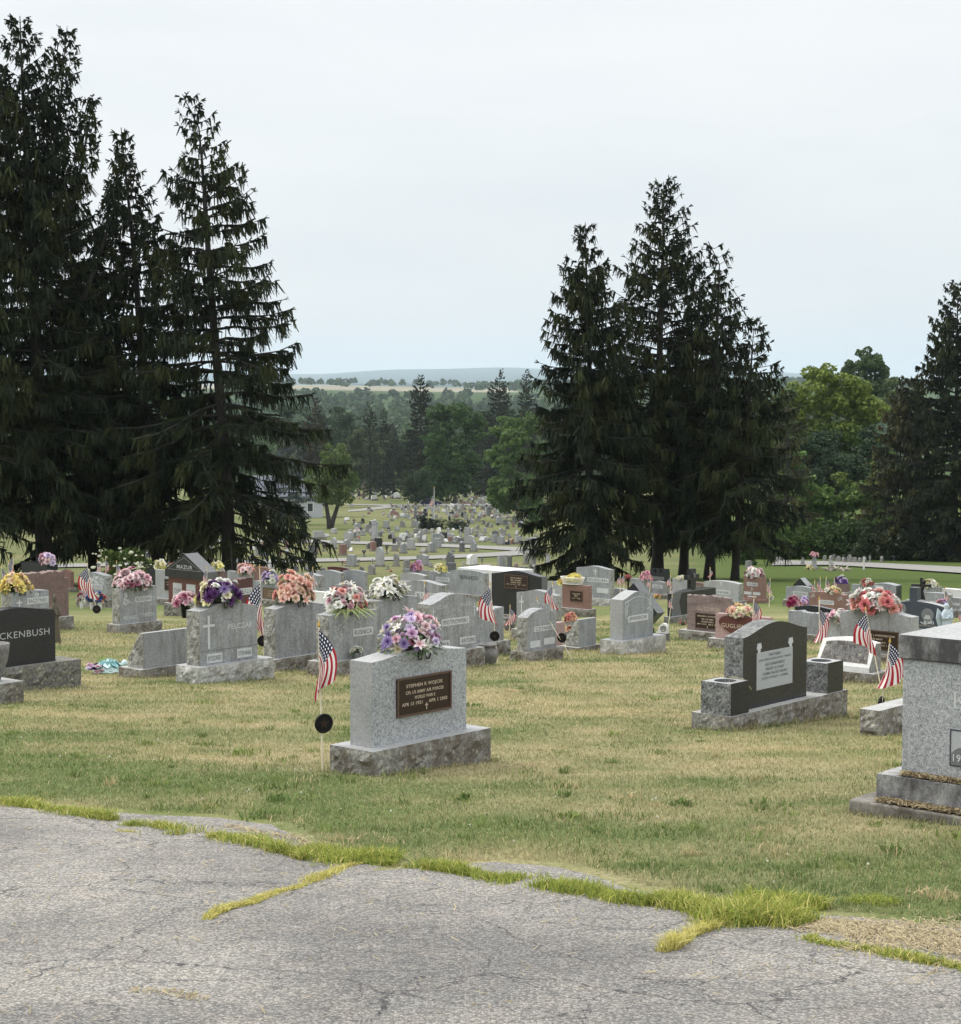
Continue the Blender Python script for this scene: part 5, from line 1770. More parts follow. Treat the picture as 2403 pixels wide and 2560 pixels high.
def twin_vase():
    """black serpentine stone with two square flower vases on one long rough base"""
    Dg = ground_y(1828, 1829)
    X = uv(1828, 1829)[0] * Dg
    W, T = 2.12, .44
    C, a = frame_of('L', X, Dg, W, T)
    gz = G(C.y, C.x)
    root = empty('gravestone', (C.x, C.y, gz), a)
    tag(root, 'black gravestone flanked by two square vases on a long rough base', 'gravestone')
    zb = EYE - uv(1828, 1793)[1] * Dg - gz
    b = MB()
    b.rough_box(-W / 2, W / 2, -T / 2, T / 2, -.35, zb, .035, M['base'], M['basetop'], 4.4, 8, .03, .12)
    b.build('base', root)
    Ds = Dg + .25
    zt = EYE - uv(1873, 1597)[1] * (Ds + .05) - gz
    x0, x1 = -W / 2 + .355, -W / 2 + 1.50
    w, t = x1 - x0, .21
    y0 = -.115
    s = MB()
    slab_mesh(s, w, t, zt - zb, zb, 'serp', .105, M['black'], M['pitched_dark'], True, 2.2, M['pitched_dark'], .02)
    o = s.build('slab', root, loc=((x0 + x1) / 2, y0 + t / 2, 0))
    p = MB()
    H = zt - zb
    xc, yf = (x0 + x1) / 2, y0
    pw, ph, pz = .56 * w, .52 * H, zb + .50 * H
    p.box(xc - .02 - pw / 2, xc - .02 + pw / 2, yf - .005, yf, pz - ph / 2, pz + ph / 2, M['etched_dim'])
    for q, (tx, f) in enumerate([('OUR FAMILY', .36), ('JOHN TERESA EUGENE HELEN T WANDA', .9), ('AND GRANDPARENTS', .54), ('VINCENT & STANLEY', .52), ('CASIMIR WALTER S BRUNO', .68), ('JOSEPH STANLEY T CASIMIR', .74)]):
        p.text(tx, xc - .02, pz + ph * (.40 - .125 * q), pw * f, ph * .075, yf - .0075, M['letter_gray'], bold=.01)
    for sx in (-1, 1):
        hx, hz = xc - .02 + sx * pw * .44, pz + ph / 2
        for dx, dz, r in ((0, .03, .024), (-.016, .055, .013), (0.002, .07, .013), (.018, .055, .013), (-.032, .045, .010), (.032, .05, .010), (-.025, .075, .008), (.028, .078, .008)):
            p.prism([(hx + dx + r * math.cos(k), hz + dz + 1.7 * r * math.sin(k)) for k in np.linspace(0, 6.283, 11)[:-1]], yf - .0065 - abs(dx) * .02, yf - .0003, M['etched'])
    p.build('scroll_panel', root)
    for i, (vx, vy, vw, vd) in enumerate(((-W / 2 + .015, -.205, .305, .33), (-W / 2 + 1.75, -.205, .305, .33))):
        v = MB()
        hb = .30
        z0 = zb + .002
        v.rough_wall((vx, vy + vd), (vx, vy), z0, z0 + hb, .016, M['pitched_dark'], 3 + i, 10, .025, .08)
        v.rough_wall((vx + vw, vy), (vx + vw, vy + vd), z0, z0 + hb, .016, M['pitched_dark'], 6 + i, 10, .025, .08)
        v.box(vx, vx + vw, vy, vy + .012, z0, z0 + hb, M['black'])
        v.box(vx, vx + vw, vy + vd - .01, vy + vd, z0, z0 + hb, M['black'])
        # top with a round sunk bowl
        n = 24
        cx, cy, rr = vx + vw / 2, vy + vd / 2, .105
        vs, fs = [], []
        for j in range(n):
            k = 6.2832 * j / n
            ca, sa = math.cos(k), math.sin(k)
            q = 1 / max(abs(ca), abs(sa))
            vs += [(cx + ca * q * vw / 2, cy + sa * q * vd / 2, z0 + hb), (cx + rr * ca, cy + rr * sa, z0 + hb), (cx + rr * .9 * ca, cy + rr * .9 * sa, z0 + hb - .10)]
        for j in range(n):
            j2 = (j + 1) % n
            fs += [(3 * j, 3 * j2, 3 * j2 + 1, 3 * j + 1), (3 * j + 1, 3 * j2 + 1, 3 * j2 + 2, 3 * j + 2)]
        v.add(vs, fs[0::2], M['lgray'])
        v.add(vs, fs[1::2], M['dgray'])
        v.add([vs[3 * j + 2] for j in range(n)], [list(range(n))], M['letter_dark'])
        if i == 0:
            g = plain('dry_stalk', (.38, .36, .22), .8)
            v.tube([(cx, cy, z0 + .22), (cx + .05, cy - .04, z0 + hb + .04), (cx + .13, cy - .12, z0 + hb + .01), (cx + .20, cy - .16, z0 + hb - .09)], .004, g, 4)
            v.tube([(cx - .01, cy, z0 + .22), (cx - .02, cy - .02, z0 + hb + .05), (cx + .06, cy - .10, z0 + hb + .02)], .003, g, 4)
        v.build('vase', root)
    STONES['tv'] = dict(o=root, D=Dg)


twin_vase()


def stepped_monument():
    """big square monument on two steps at the photo edge"""
    a = rad(-41)
    r, d = Vector((math.cos(a), math.sin(a))), Vector((-math.sin(a), math.cos(a)))
    D = ground_y(2121, 2037)
    P = Vector((uv(2121, 2037)[0] * D, D))
    W, T = 1.95, 1.55
    C = P + r * (W / 2) + d * (T / 2)
    gz = G(P.y, P.x)
    root = empty('stepped_monument', (C.x, C.y, gz), a)
    tag(root, 'big grey family monument with a black stained cap on two stone steps', 'monument')
    zof = lambda px, py, dd: EYE - uv(px, py)[1] * dd - gz
    z1 = zof(2121, 1998, D)
    z2 = zof(2187, 1935, D)
    z3 = zof(2240, 1647, D)
    z4 = zof(2230, 1587, D)
    lo = MB()
    lo.box(-W / 2, W / 2, -T / 2, T / 2, -.5, z1, M['concrete'])
    o = lo.build('lower_step', root)
    i1, i2 = .125, .235
    m2 = MB()
    m2.box(-W / 2 + i1, W / 2 - i1, -T / 2 + i1, T / 2 - i1, z1 + .001, z2, M['oldcap'])
    m2.build('upper_step', root)
    b = MB()
    x0, y0 = -W / 2 + i2, -T / 2 + i2
    b.box(x0, -x0, y0, -y0, z2 + .001, z3, M['gray_new'])
    e = b
    kx, kz, h = x0 + .335, (z2 + z3) / 2 + .085, .105
    y = y0 - .002
    w = h * .11

    def bar(p, q, t):
        p, q = Vector(p), Vector(q)
        n = (q - p).normalized()
        n = Vector((-n.y, n.x)) * t / 2
        e.add([((p - n).x, y, (p - n).y), ((q - n).x, y, (q - n).y), ((q + n).x, y, (q + n).y), ((p + n).x, y, (p + n).y)], [(0, 1, 2, 3)], M['etched'])
    bar((kx + .02, kz), (kx + .02, kz + h), w * 1.3)
    bar((kx + .028, kz + h * .42), (kx + .085, kz + h * .98), w * .7)
    bar((kx + .045, kz + h * .56), (kx + .095, kz + .003), w * 1.3)
    for sx in (.02, .09):
        for sz in (0.003, h - .003):
            bar((kx + sx - .02, kz + sz), (kx + sx + .02, kz + sz), .006)
    ob = b.build('slab', root)
    f = MB()
    fx, fw, fz, fh = x0 + .335, .42, z2 + .10, .21
    f.box(fx, fx + fw, y0 - .004, y0, fz, fz + fh, M['etched_dim'])
    for q in ((fx - .008, fx, fz - .008, fz + fh + .008), (fx + fw, fx + fw + .008, fz - .008, fz + fh + .008), (fx + .0005, fx + fw - .0005, fz - .008, fz), (fx + .0005, fx + fw - .0005, fz + fh, fz + fh + .008)):
        f.box(q[0], q[1], y0 - .006, y0, q[2], q[3], M['letter_dark'])
    hill = [(fx + .002, fz + .002), (fx + fw - .002, fz + .002)] + [(fx + fw - .004 - (fw - .008) * t, fz + fh * (.22 + .22 * abs(math.sin(9 * t)) + .16 * math.sin(3 * t))) for t in np.linspace(0, 1, 26)]
    f.prism(hill, y0 - .006, y0 - .0041, M['letter_gray'])
    f.text('192', fx + .058, fz + .045, .085, .045, y0 - .0085, M['etched'], bold=.01)
    f.build('scene_panel', root)
    c = MB()
    ov = .022
    xx, yy = x0 - ov, y0 - ov
    c.box(xx, -xx, yy, -yy, z3 + .001, z4, M['oldcap'])
    # low hipped top
    hh = .045
    c.add([(xx, yy, z4), (-xx, yy, z4), (-xx, -yy, z4), (xx, -yy, z4), (xx + .3, yy + .3, z4 + hh), (-xx - .3, yy + .3, z4 + hh), (-xx - .3, -yy - .3, z4 + hh), (xx + .3, -yy - .3, z4 + hh)],
          [(0, 1, 5, 4), (1, 2, 6, 5), (2, 3, 7, 6), (3, 0, 4, 7), (4, 5, 6, 7)], M['lgray'])
    oc = c.build('cap', root)
    for q, wd in ((o, .012), (ob, .008), (oc, .008)):
        bv = q.modifiers.new('bevel', 'BEVEL')
        bv.width = wd
        bv.segments = 2
        bv.limit_method = 'ANGLE'
        bv.angle_limit = rad(50)
    # dry clippings lying on the steps
    rg = np.random.default_rng(9)
    V = []
    for (xa, xb, ya, yb, z, n) in ((-W / 2 + .16, W / 2, -T / 2 + .03, -T / 2 + i1 - .01, z1, 3600), (-W / 2 + i1 + .14, W / 2 - .2, -T / 2 + i1 + .02, -T / 2 + i2 - .01, z2, 2400)):
        x = xa + (xb - xa) * rg.random(n)
        yv = ya + (yb - ya) * rg.random(n) ** .7
        an = rg.random(n) * 3.14
        L_ = .012 + .028 * rg.random(n)
        zc_ = z + .006 + .012 * rg.random(n)
        dx, dy = np.cos(an) * L_, np.sin(an) * L_
        ex, ey = -np.sin(an) * .003, np.cos(an) * .003
        V.append(np.stack([np.stack((x - dx - ex, yv - dy - ey, zc_), 1), np.stack((x + dx - ex, yv + dy - ey, zc_ + .01), 1), np.stack((x + dx + ex, yv + dy + ey, zc_ + .006), 1), np.stack((x - dx + ex, yv - dy + ey, zc_), 1)], 1))
    V = np.concatenate(V)
    n = len(V)
    Cc = np.array((.30, .245, .15)) * (.6 + .7 * rg.random((n, 1)))
    q = np_mesh('dry_clippings', V.reshape(-1, 3), np.arange(4 * n).reshape(-1, 4), M['blades'], np.repeat(Cc, 4, 0))
    q.location = root.location
    q.rotation_euler = root.rotation_euler
    tag(q, kind='stuff')


stepped_monument()


def slant(key, k, xs, yt, yb, yg, x2, label, mat, side, fs=0.7):
    """slant marker seen from its upright back: (x far-left at foot, x far-left at top, x near corner)"""
    f = lambda x: ZK[k] + x / 5.831
    g = lambda y: 1380 + y / 5.831
    p1 = f(xs[2])
    Dg = ground_y(p1, g(yg))
    D = Dg + .07
    X1, W, T = solve('L', f(xs[0]), p1, f(x2), g(yb), D)
    _, _, Tt = solve('L', f(xs[1]), p1, f(x2), g(yt), D)
    T, Tt = min(max(T, .25), .55), max(.06, min(Tt, .3))
    C, a = frame_of('L', X1, D, W, T)
    gz = G(C.y, C.x)
    root = empty('slant_marker', (C.x, C.y, gz), a)
    tag(root, label, 'slant marker')
    z0 = max(.03, EYE - uv(p1, g(yb))[1] * D - gz)
    z1 = EYE - uv(p1, g(yt))[1] * D - gz
    b = MB()
    y0, y1, yt_ = -T / 2, T / 2, -T / 2 + Tt
    x = W / 2
    V = [(-x, y0, z0), (x, y0, z0), (x, y0, z1), (-x, y0, z1), (-x, y1, z0), (x, y1, z0), (x, y1, z0 + .12), (-x, y1, z0 + .12), (-x, yt_, z1), (x, yt_, z1)]
    b.add(V, [(0, 1, 2, 3)], M[mat])
    b.add(V, [(3, 2, 9, 8)], M['lgray'])
    b.add(V, [(8, 9, 6, 7), (7, 6, 5, 4)], M[mat])
    for sx in (-1, 1):
        n1, n2 = 12, 12
        vs, fs_ = [], []
        for i in range(n1 + 1):
            t = i / n1
            z = z0 + (z1 - z0) * t
            ye = y1 if z < z0 + .12 else y1 + (yt_ - y1) * (z - z0 - .12) / max(z1 - z0 - .12, .01)
            for j in range(n2 + 1):
                s = j / n2
                p = Vector((sx * x, y0 + (ye - y0) * s, z))
                e = min(1, s * 6, (1 - s) * 6, (1 - t) * 6)
                h = abs(mnoise.noise(p * 9 + Vector((k, 3, sx)))) + .5 * mnoise.noise(p * 21)
                vs.append((p.x + sx * .03 * h * e, p.y, p.z))
        for i in range(n1):
            for j in range(n2):
                q = i * (n2 + 1) + j
                fs_.append((q, q + 1, q + n2 + 2, q + n2 + 1))
        b.add(vs, fs_, M[side])
    b.build('slab', root)
    c = MB()
    c.rough_box(-W / 2 - .09, W / 2 + .09, -T / 2 - .05, T / 2 + .09, -.3, z0 - .001, .02, M['base'], M['basetop'], k * 1.1, 8, .04, .2)
    c.build('base', root)
    STONES[key] = dict(o=root, W=W, T=T, H=z1 - z0, z0=z0, gz=gz, C=C, a=a, D=D, style='flat', hump=0, orient='L')


slant('s1', 2, (120, 290, 345), 1190, 1705, 1840, 1150, 'plain slant marker turned away beside the teal wreath on the grass', 'gray', 'pitched')
slant('s2', 5, (1250, 1405, 1440), 990, 1388, 1445, 1692, 'short blue grey slant marker turned away with peach flowers behind it', 'bgray', 'pitched')


def face_slant():
    """slant marker whose white framed sloping face looks at the road"""
    k = 8
    f = lambda x: ZK[k] + x / 5.831
    g = lambda y: 1380 + y / 5.831
    D = ground_y(f(560), g(1925)) + .1
    X1, W, _ = solve('R', f(-250), f(528), None, g(1700), D)
    T = .30
    C, a = frame_of('R', X1, D, W, T)
    gz = G(C.y, C.x)
    root = empty('slant_marker', (C.x, C.y, gz), a)
    tag(root, 'slant marker with a white framed dark lettered face between the vase monument and the plaque', 'slant marker')
    z0 = EYE - uv(f(528), g(1765))[1] * D - gz
    zf = z0 + .06
    z1 = EYE - uv(f(600), g(1330))[1] * (D + .15) - gz
    b = MB()
    x, yt_ = W / 2, .02
    n = 20
    prof = [(x * s, z1 + .05 * (1 - s * s)) for s in np.linspace(1, -1, n)]
    V, F = [], []
    for (px, pz) in prof:
        V += [(px, -T / 2, z0), (px, -T / 2, zf), (px, yt_, pz), (px, T / 2, pz - .01), (px, T / 2, z0)]
    for i in range(n - 1):
        o = 5 * i
        for j in range(4):
            F.append((o + j, o + j + 1, o + j + 6, o + j + 5))
    b.add(V, F, M['white'])
    for i in (0, n - 1):
        b.add([V[5 * i + j] for j in range(5)], [(0, 1, 2, 3, 4)], M['old'])
    b.build('slab', root)
    # dark recessed field on the slope
    p = MB()

    def onface(xx, t, off):
        zt = z1 + .05 * (1 - (xx / x) ** 2)
        dy, dz = yt_ + T / 2, zt - zf
        L_ = math.hypot(dy, dz)
        return (xx, -T / 2 + dy * t - dz / L_ * off, zf + dz * t + dy / L_ * off)
    gx, gt = np.linspace(-1, 1, 15), np.linspace(.14, .86, 6)
    vs = [onface(x * (.90 - .10 * t) * a_, t, .004) for t in gt for a_ in gx]
    p.add(vs, [(i * 15 + j, i * 15 + j + 1, i * 15 + j + 16, i * 15 + j + 15) for i in range(5) for j in range(14)], M['oldface'])
    gv, gf = glyphs('HULAND', .01)
    mx = max(v[0] for v in gv)
    p.add([onface((v[0] / mx - .5) * W * .66, .34 + .36 * v[1] / .7, .007) for v in gv], gf, M['letter_gray'])
    p.build('name_panel', root)
    c = MB()
    c.rough_box(-W / 2 - .04, W / 2 + .1, -T / 2 - .07, T / 2 + .07, -.3, z0 - .001, .025, M['base'], M['basetop'], 7.1, 8, .04, .2)
    c.build('base', root)


face_slant()


def diamond():
    """square black slab standing on its corner"""
    k = 6
    D = 36.5
    a = rad(-41)
    pt = at(1500 + 545 / 5.831, 1380 + 445 / 5.831, D)
    hd, T = .56, .26
    gz = G(D, pt.x)
    root = empty('diamond_monument', (pt.x, D, gz), a)
    tag(root, 'black diamond shaped monument standing on one corner', 'monument')
    z = pt.z - gz
    b = MB()
    b.prism([(0, z - 2 * hd), (hd * 1.05, z - hd), (0, z), (-hd * 1.05, z - hd)], -T / 2, T / 2, M['black'], topmat=M['dgray'])
    cross_shape(b, 0, z - .36, .15, .34, .03, -T / 2, M['etched_dim'])
    b.build('slab', root)
    c = MB()
    c.box(-.28, .28, -.2, .2, -.2, max(z - 2 * hd + .22, .1), M['black'])
    c.build('pedestal', root)


diamond()


def stone_vase(px, py, h, label, prof, mat='vase', block=None, y=None):
    p = ground_pt(px, py) if y is None else Vector((uv(px, py)[0] * y, y, G(y, uv(px, py)[0] * y)))
    root = empty('stone_urn', p)
    tag(root, label, 'urn')
    b = MB()
    z0 = -.03
    if block:
        c = MB()
        w = block[0]
        c.rough_box(-w, w, -w, w, -.2, block[1], .02, M['base'], M['basetop'], 2.2, 9, .03, .2)
        o = c.build('base', root)
        o.rotation_euler = (0, 0, rad(49))
        z0 = block[1]
    b.lathe([(r * h, z0 + z * h) for r, z in prof], M[mat], 24)
    b.build('bowl', root, True)
    return root


URN = [(.24, 0), (.27, .05), (.34, .2), (.42, .42), (.44, .55), (.40, .72), (.30, .82), (.27, .86), (.40, .90), (.40, .97), (.33, .97), (.30, .90), (.05, .88)]
stone_vase(1200 + 118 / 5.831, 1380 + 1640 / 5.831, .355, 'round grey stone urn with a pale lid on the grass beside the arched word gravestone', URN)
stone_vase(1200 + 432 / 5.831, 1380 + 1145 / 5.831, .33, 'small round stone urn behind the little flag and the low grey gravestone', URN)
BOWL = [(.20, 0), (.22, .06), (.30, .25), (.40, .55), (.45, .85), (.46, 1.0), (.40, 1.0), (.36, .8), (.05, .7)]
stone_vase(-18, 1757, .42, 'weathered stone flower bowl on a rough block at the photo edge', BOWL, block=(.24, .24))


def loose_block():
    """rough base showing beside the stepped monument"""
    p = ground_pt(2215, 1838)
    root = empty('rough_stone_base', p, rad(49))
    tag(root, 'rough grey granite block peeking out from behind the stepped monument', 'stone block')
    b = MB()
    b.rough_box(-.12, 1.0, 0, .20, -.2, .235, .06, M['base'], M['basetop'], 9.2, 9, .03, .2)
    b.build('block', root)


loose_block()

# ================================================================== FLOWERS
def petalmat(name, inner, outer):
    inner = tuple(c * .78 + .22 * .7 for c in inner) if max(inner) > .3 else inner
    outer = tuple(c * .74 + .26 * .82 for c in outer) if max(outer) > .3 else outer
    m, nt, P, N, L = newmat(name)
    tc = N.new('ShaderNodeTexCoord')
    le = N.new('ShaderNodeVectorMath')
    le.operation = 'LENGTH'
    L.new(tc.outputs['Object'], le.inputs[0])
    f = noise_n(N, L, tc.outputs['Object'], 2.5, 3)
    c = mixc(N, L, inner, outer, maprange(N, L, le.outputs['Value'], 0.25, 0.95))
    c = mixc(N, L, c, (1.15, 1.15, 1.15), maprange(N, L, f, .45, .7), 'MULTIPLY')
    L.new(c, P.inputs['Base Color'])
    P.inputs['Roughness'].default_value = 0.7
    P.inputs['Specular IOR Level'].default_value = 0.15
    t = N.new('ShaderNodeBsdfTranslucent')
    L.new(c, t.inputs['Color'])
    x = N.new('ShaderNodeMixShader')
    x.inputs[0].default_value = 0.25
    L.new(P.outputs[0], x.inputs[1])
    L.new(t.outputs[0], x.inputs[2])
    L.new(x.outputs[0], N['Material Output'].inputs['Surface'])
    return m


PC = dict(white=((.62, .62, .52), (.80, .80, .78)), cream=((.62, .56, .25), (.78, .74, .55)), pink=((.55, .16, .26), (.76, .50, .56)), palepink=((.62, .30, .36), (.80, .68, .69)),
          magenta=((.22, .012, .06), (.42, .04, .16)), orchid=((.48, .16, .42), (.72, .48, .70)), lilac=((.42, .30, .56), (.70, .60, .78)), violet=((.14, .07, .28), (.32, .22, .50)),
          purple=((.045, .012, .07), (.12, .045, .17)), peach=((.62, .20, .12), (.80, .50, .38)), apricot=((.66, .34, .16), (.82, .66, .48)), coral=((.55, .10, .07), (.74, .30, .24)),
          red=((.36, .0, .0), (.62, .0, .02)), yellow=((.62, .40, .02), (.82, .70, .06)), lemon=((.70, .64, .10), (.82, .80, .38)), navy=((.02, .03, .10), (.07, .10, .24)), blue=((.05, .11, .30), (.18, .30, .55)),
          teal=((.05, .22, .22), (.22, .48, .48)))
_PM, _BM = {}, {}


def pm(c):
    if c not in _PM:
        _PM[c] = petalmat(c + '_petals', *PC[c])
    return _PM[c]


def petal(mb, mat, az, tilt, L, W, r0=.05, curl=.3, wrap=.25, pw=.6, z0=0.0, tip=.0):
    vs, fs = [], []
    ca, sa = math.cos(az), math.sin(az)
    for i in range(4):
        s = i / 3
        w = W * max(.02, math.sin(math.pi * min(1, .12 + (.80 + tip) * s))) ** pw
        r = r0 + L * math.sin(tilt) * s + curl * L * s * s
        z = z0 + L * math.cos(tilt) * s - curl * .5 * L * s ** 3
        for t in (-1, 0, 1):
            rr = r - wrap * w * t * t
            x, y = rr * ca - w * t * sa, rr * sa + w * t * ca
            vs.append((x, y, z))
    for i in range(3):
        for j in range(2):
            o = i * 3 + j
            fs.append((o, o + 1, o + 4, o + 3))
    mb.add(vs, fs, mat)


def bloom_mesh(kind, color):
    if (kind, color) in _BM:
        return _BM[(kind, color)]
    b = MB()
    m = pm(color)
    rg = random.Random(len(_BM))
    if kind == 'rose':
        for n, tl, L, W, cu in ((3, .10, .62, .22, .0), (4, .35, .66, .32, .05), (5, .70, .72, .40, .15), (6, 1.05, .80, .46, .22), (6, 1.35, .82, .46, .2)):
            o = rg.random() * 6
            for k in range(n):
                petal(b, m, o + 6.283 * k / n + .2 * rg.random(), tl, L * (.9 + .2 * rg.random()), W, .04, cu, .45)
    elif kind == 'lily':
        for k in range(6):
            petal(b, m, 6.283 * k / 6 + .1 * rg.random(), .85 + .1 * (k % 2), .95, .24, .03, .35, .12, .8, tip=.06)
        y = pm('yellow')
        for k in range(5):
            a = 6.283 * k / 5
            b.tube([(0, 0, .1), (.12 * math.cos(a), .12 * math.sin(a), .45)], .02, y, 4)
    elif kind == 'mum':
        for n, tl, L, W in ((7, .25, .6, .07), (10, .7, .8, .09), (13, 1.1, .95, .10), (13, 1.45, .95, .10)):
            o = rg.random() * 6
            for k in range(n):
                petal(b, m, o + 6.283 * k / n + .15 * rg.random(), tl + .1 * rg.random(), L * (.85 + .25 * rg.random()), W, .03, .08, .1, .5)
    elif kind == 'spike':
        for k in range(26):
            z = 1.8 * k / 26 - .6
            a = k * 2.4
            rr = .26 * (1 - .55 * k / 26)
            s = .17
            c = Vector((rr * math.cos(a), rr * math.sin(a), z))
            t = Vector((-math.sin(a), math.cos(a), .2)) * s
            u_ = Vector((math.cos(a), math.sin(a), .7)) * s
            b.add([c - t, c + u_ * .2 - t * .2, c + t, c + u_ * 1.3], [(0, 1, 2, 3)], m)
    else:   # hydrangea-like ball
        for k in range(34):
            z = 1 - 2 * (k + .5) / 34
            a = k * 2.4
            r = math.sqrt(max(0, 1 - z * z))
            d = Vector((r * math.cos(a), r * math.sin(a), z)) * .8
            t = d.cross(Vector((.3, .2, .9))).normalized() * .22
            u_ = d.cross(t).normalized() * .22
            b.add([d - t, d - u_, d + t * 1.1, d + u_], [(0, 1, 2, 3)], m)
            b.add([d * 1.05 - (t + u_) * .7, d * .9 + (t - u_) * .7, d * 1.08 + (t + u_) * .7, d * .9 - (t - u_) * .7], [(0, 1, 2, 3)], m)
    me = b.mesh('bloom')
    me.polygons.foreach_set('use_smooth', [True] * len(me.polygons))
    _BM[(kind, color)] = me
    return me


GREEN_M = plain('artificial_leaf', (.045, .085, .03), .6, 0, .4, 12)
PALM_M = plain('pale_palm_leaf', (.30, .38, .12), .6, 0, .3, 12)
DARKG_M = plain('deep_green_leaf', (.018, .035, .014), .7, 0, .3, 12)


def leaves_mesh(b, a, bb, h, n, rg, mat, size, skirt=True):
    for _ in range(n):
        t = rg.random() * 6.283
        e = (rg.random() ** 1.5) * .9 if skirt else rg.random() * 1.3
        d = Vector((a * math.cos(t) * math.cos(e), bb * math.sin(t) * math.cos(e), h * math.sin(e)))
        o = Vector((math.cos(t), math.sin(t), .3 - rg.random() * .9)).normalized()
        s = size * (.6 + .8 * rg.random())
        side = o.cross(Vector((0, 0, 1))).normalized() * s * .28
        p = d * .82
        b.add([p, p + o * s * .5 + side, p + o * s + Vector((0, 0, -.2 * s)), p + o * s * .5 - side], [(0, 1, 2, 3)], mat)


def bouquet(label, pos, rz, w, h, palette, n, size, group=None, hooks=False, seed=0, palm=0, single=False, vase=None, flat=.65, droop=0, name='bouquet', ground=False):
    """dome of blooms; pos = foot of the dome, w and h in metres"""
    rg = random.Random(seed * 13 + 5)
    root = empty(name, pos, rz)
    tag(root, label, 'flowers', group)
    a = w / 2 / .84
    b_ = a * flat
    core = MB()
    core.lathe([(.02, 0.0), (a * .5, .02), (a * .52, h * .25), (a * .35, h * .50), (.03, h * .64)], DARKG_M, 12, Matrix.Diagonal((1, flat, 1, 1)))
    leaves_mesh(core, a * 1.05, b_ * 1.1, h * .9, 90 if not single else 14, rg, GREEN_M, max(.05, .20 * a))
    core.build('foliage', root)
    if palm:
        pl = MB()
        for k in range(palm):
            t = math.pi + math.pi * (k + .5) / palm + .2 * (rg.random() - .5)
            o = Vector((math.cos(t), math.sin(t) * .9, -.25)).normalized()
            base = Vector((a * .55 * math.cos(t), b_ * .7 * math.sin(t), h * .15))
            Lr = a * .75
            sd = o.cross(Vector((0, 0, 1))).normalized()
            for q in range(9):
                f = .2 + .8 * q / 8
                p = base + o * Lr * f + Vector((0, 0, -.25 * Lr * f * f))
                for sg in (-1, 1):
                    e = p + (o * .5 + sd * sg * .8).normalized() * Lr * .40 * (1.15 - f) + Vector((0, 0, -.05 * Lr))
                    m_ = (p + e) / 2 + o * .012
                    pl.add([p - o * .006, m_ - o * .014, e, m_ + o * .014], [(0, 1, 2, 3)], PALM_M)
        pl.build('palm_frond', root)
    n, size = int(n * 1.25), size * 1.16
    pts = []
    ga = 2.39996
    for i in range(n):
        z = (i + .5) / n
        z = max(0.02, min(1, z + .10 * (rg.random() - .5)))
        r = math.sqrt(max(0, 1 - z * z)) if z < 1 else 0
        t = i * ga + .5 * (rg.random() - .5)
        k = .74 + .38 * rg.random()
        pts.append((Vector((a * r * math.cos(t) * k, b_ * r * math.sin(t) * k, h * (.10 + .90 * z) * k)), Vector((r * math.cos(t), r * math.sin(t) / flat * .8, .25 + z * 1.0)).normalized()))
    bag = MB()
    for i, (p, d) in enumerate(pts):
        kind, colr, f = palette[rg.randrange(len(palette))]
        d = (d + Vector((rg.gauss(0, .22), rg.gauss(0, .22), rg.gauss(0, .18)))).normalized()
        if kind == 'spike' and p.z < h * .4:
            d = (d + Vector((0, 0, -.8))).normalized()
        s = size * f * (.82 + .36 * rg.random())
        q = d.to_track_quat('Z', 'Y').to_matrix().to_4x4() @ Matrix.Rotation(rg.random() * 6, 4, 'Z')
        me = bloom_mesh(kind, colr)
        if single:
            Mx = Matrix.Translation(p) @ q @ Matrix.Scale(s, 4)
            for poly in me.polygons:
                pass
            bag.add([v.co for v in me.vertices], [list(po.vertices) for po in me.polygons], pm(colr), Mx)
        else:
            o = bpy.data.objects.new('bloom', me)
            COL.objects.link(o)
            o.parent = root
            o.matrix_basis = Matrix.Translation(p - d * s * .25) @ q @ Matrix.Scale(s, 4)
    if single:
        bag.build('blossoms', root)
    if hooks:
        hk = MB()
        for sx in (-.16, .16):
            x = sx * a + .05 * a
            y = -hooks / 2
            hk.tube([(x - .022, y - .02, .02), (x - .024, y - .016, -.035), (x - .010, y - .014, -.062), (x + .010, y - .014, -.062), (x + .024, y - .016, -.035), (x + .022, y - .02, .02)], .0055, M['iron'], 6)
        hk.build('saddle_hook', root)
    if vase:
        v = MB()
        vr, vh, vm = vase
        v.lathe([(vr * .6, -vh), (vr * .7, -vh * .9), (vr, -.02), (vr * 1.05, 0.03), (vr * .8, .03)], vm, 16)
        v.build('vase', root, True)
    return root


def bq(label, key, k, x0, x1, ytop, ybot, palette, n, sizepx, hooks=True, lift=0.0, **kw):
    """bouquet sitting on top of a stone"""
    S = STONES[key]
    xa, xb = ZK[k] + x0 / 5.831, ZK[k] + x1 / 5.831
    p, t = on_top(S, (xa + xb) / 2)
    D = p.y
    mpp = D / 4600
    w = (xb - xa) * mpp
    h = (ybot - ytop) / 5.831 * mpp
    single = (xb - xa) < 44
    bouquet(label, p + Vector((0, 0, -.012 + lift)), S['a'], w * .92, h * .92, palette, n, sizepx / 5.831 * mpp, hooks=(S['T'] if hooks and not single else False), seed=len(label), single=single, **kw)


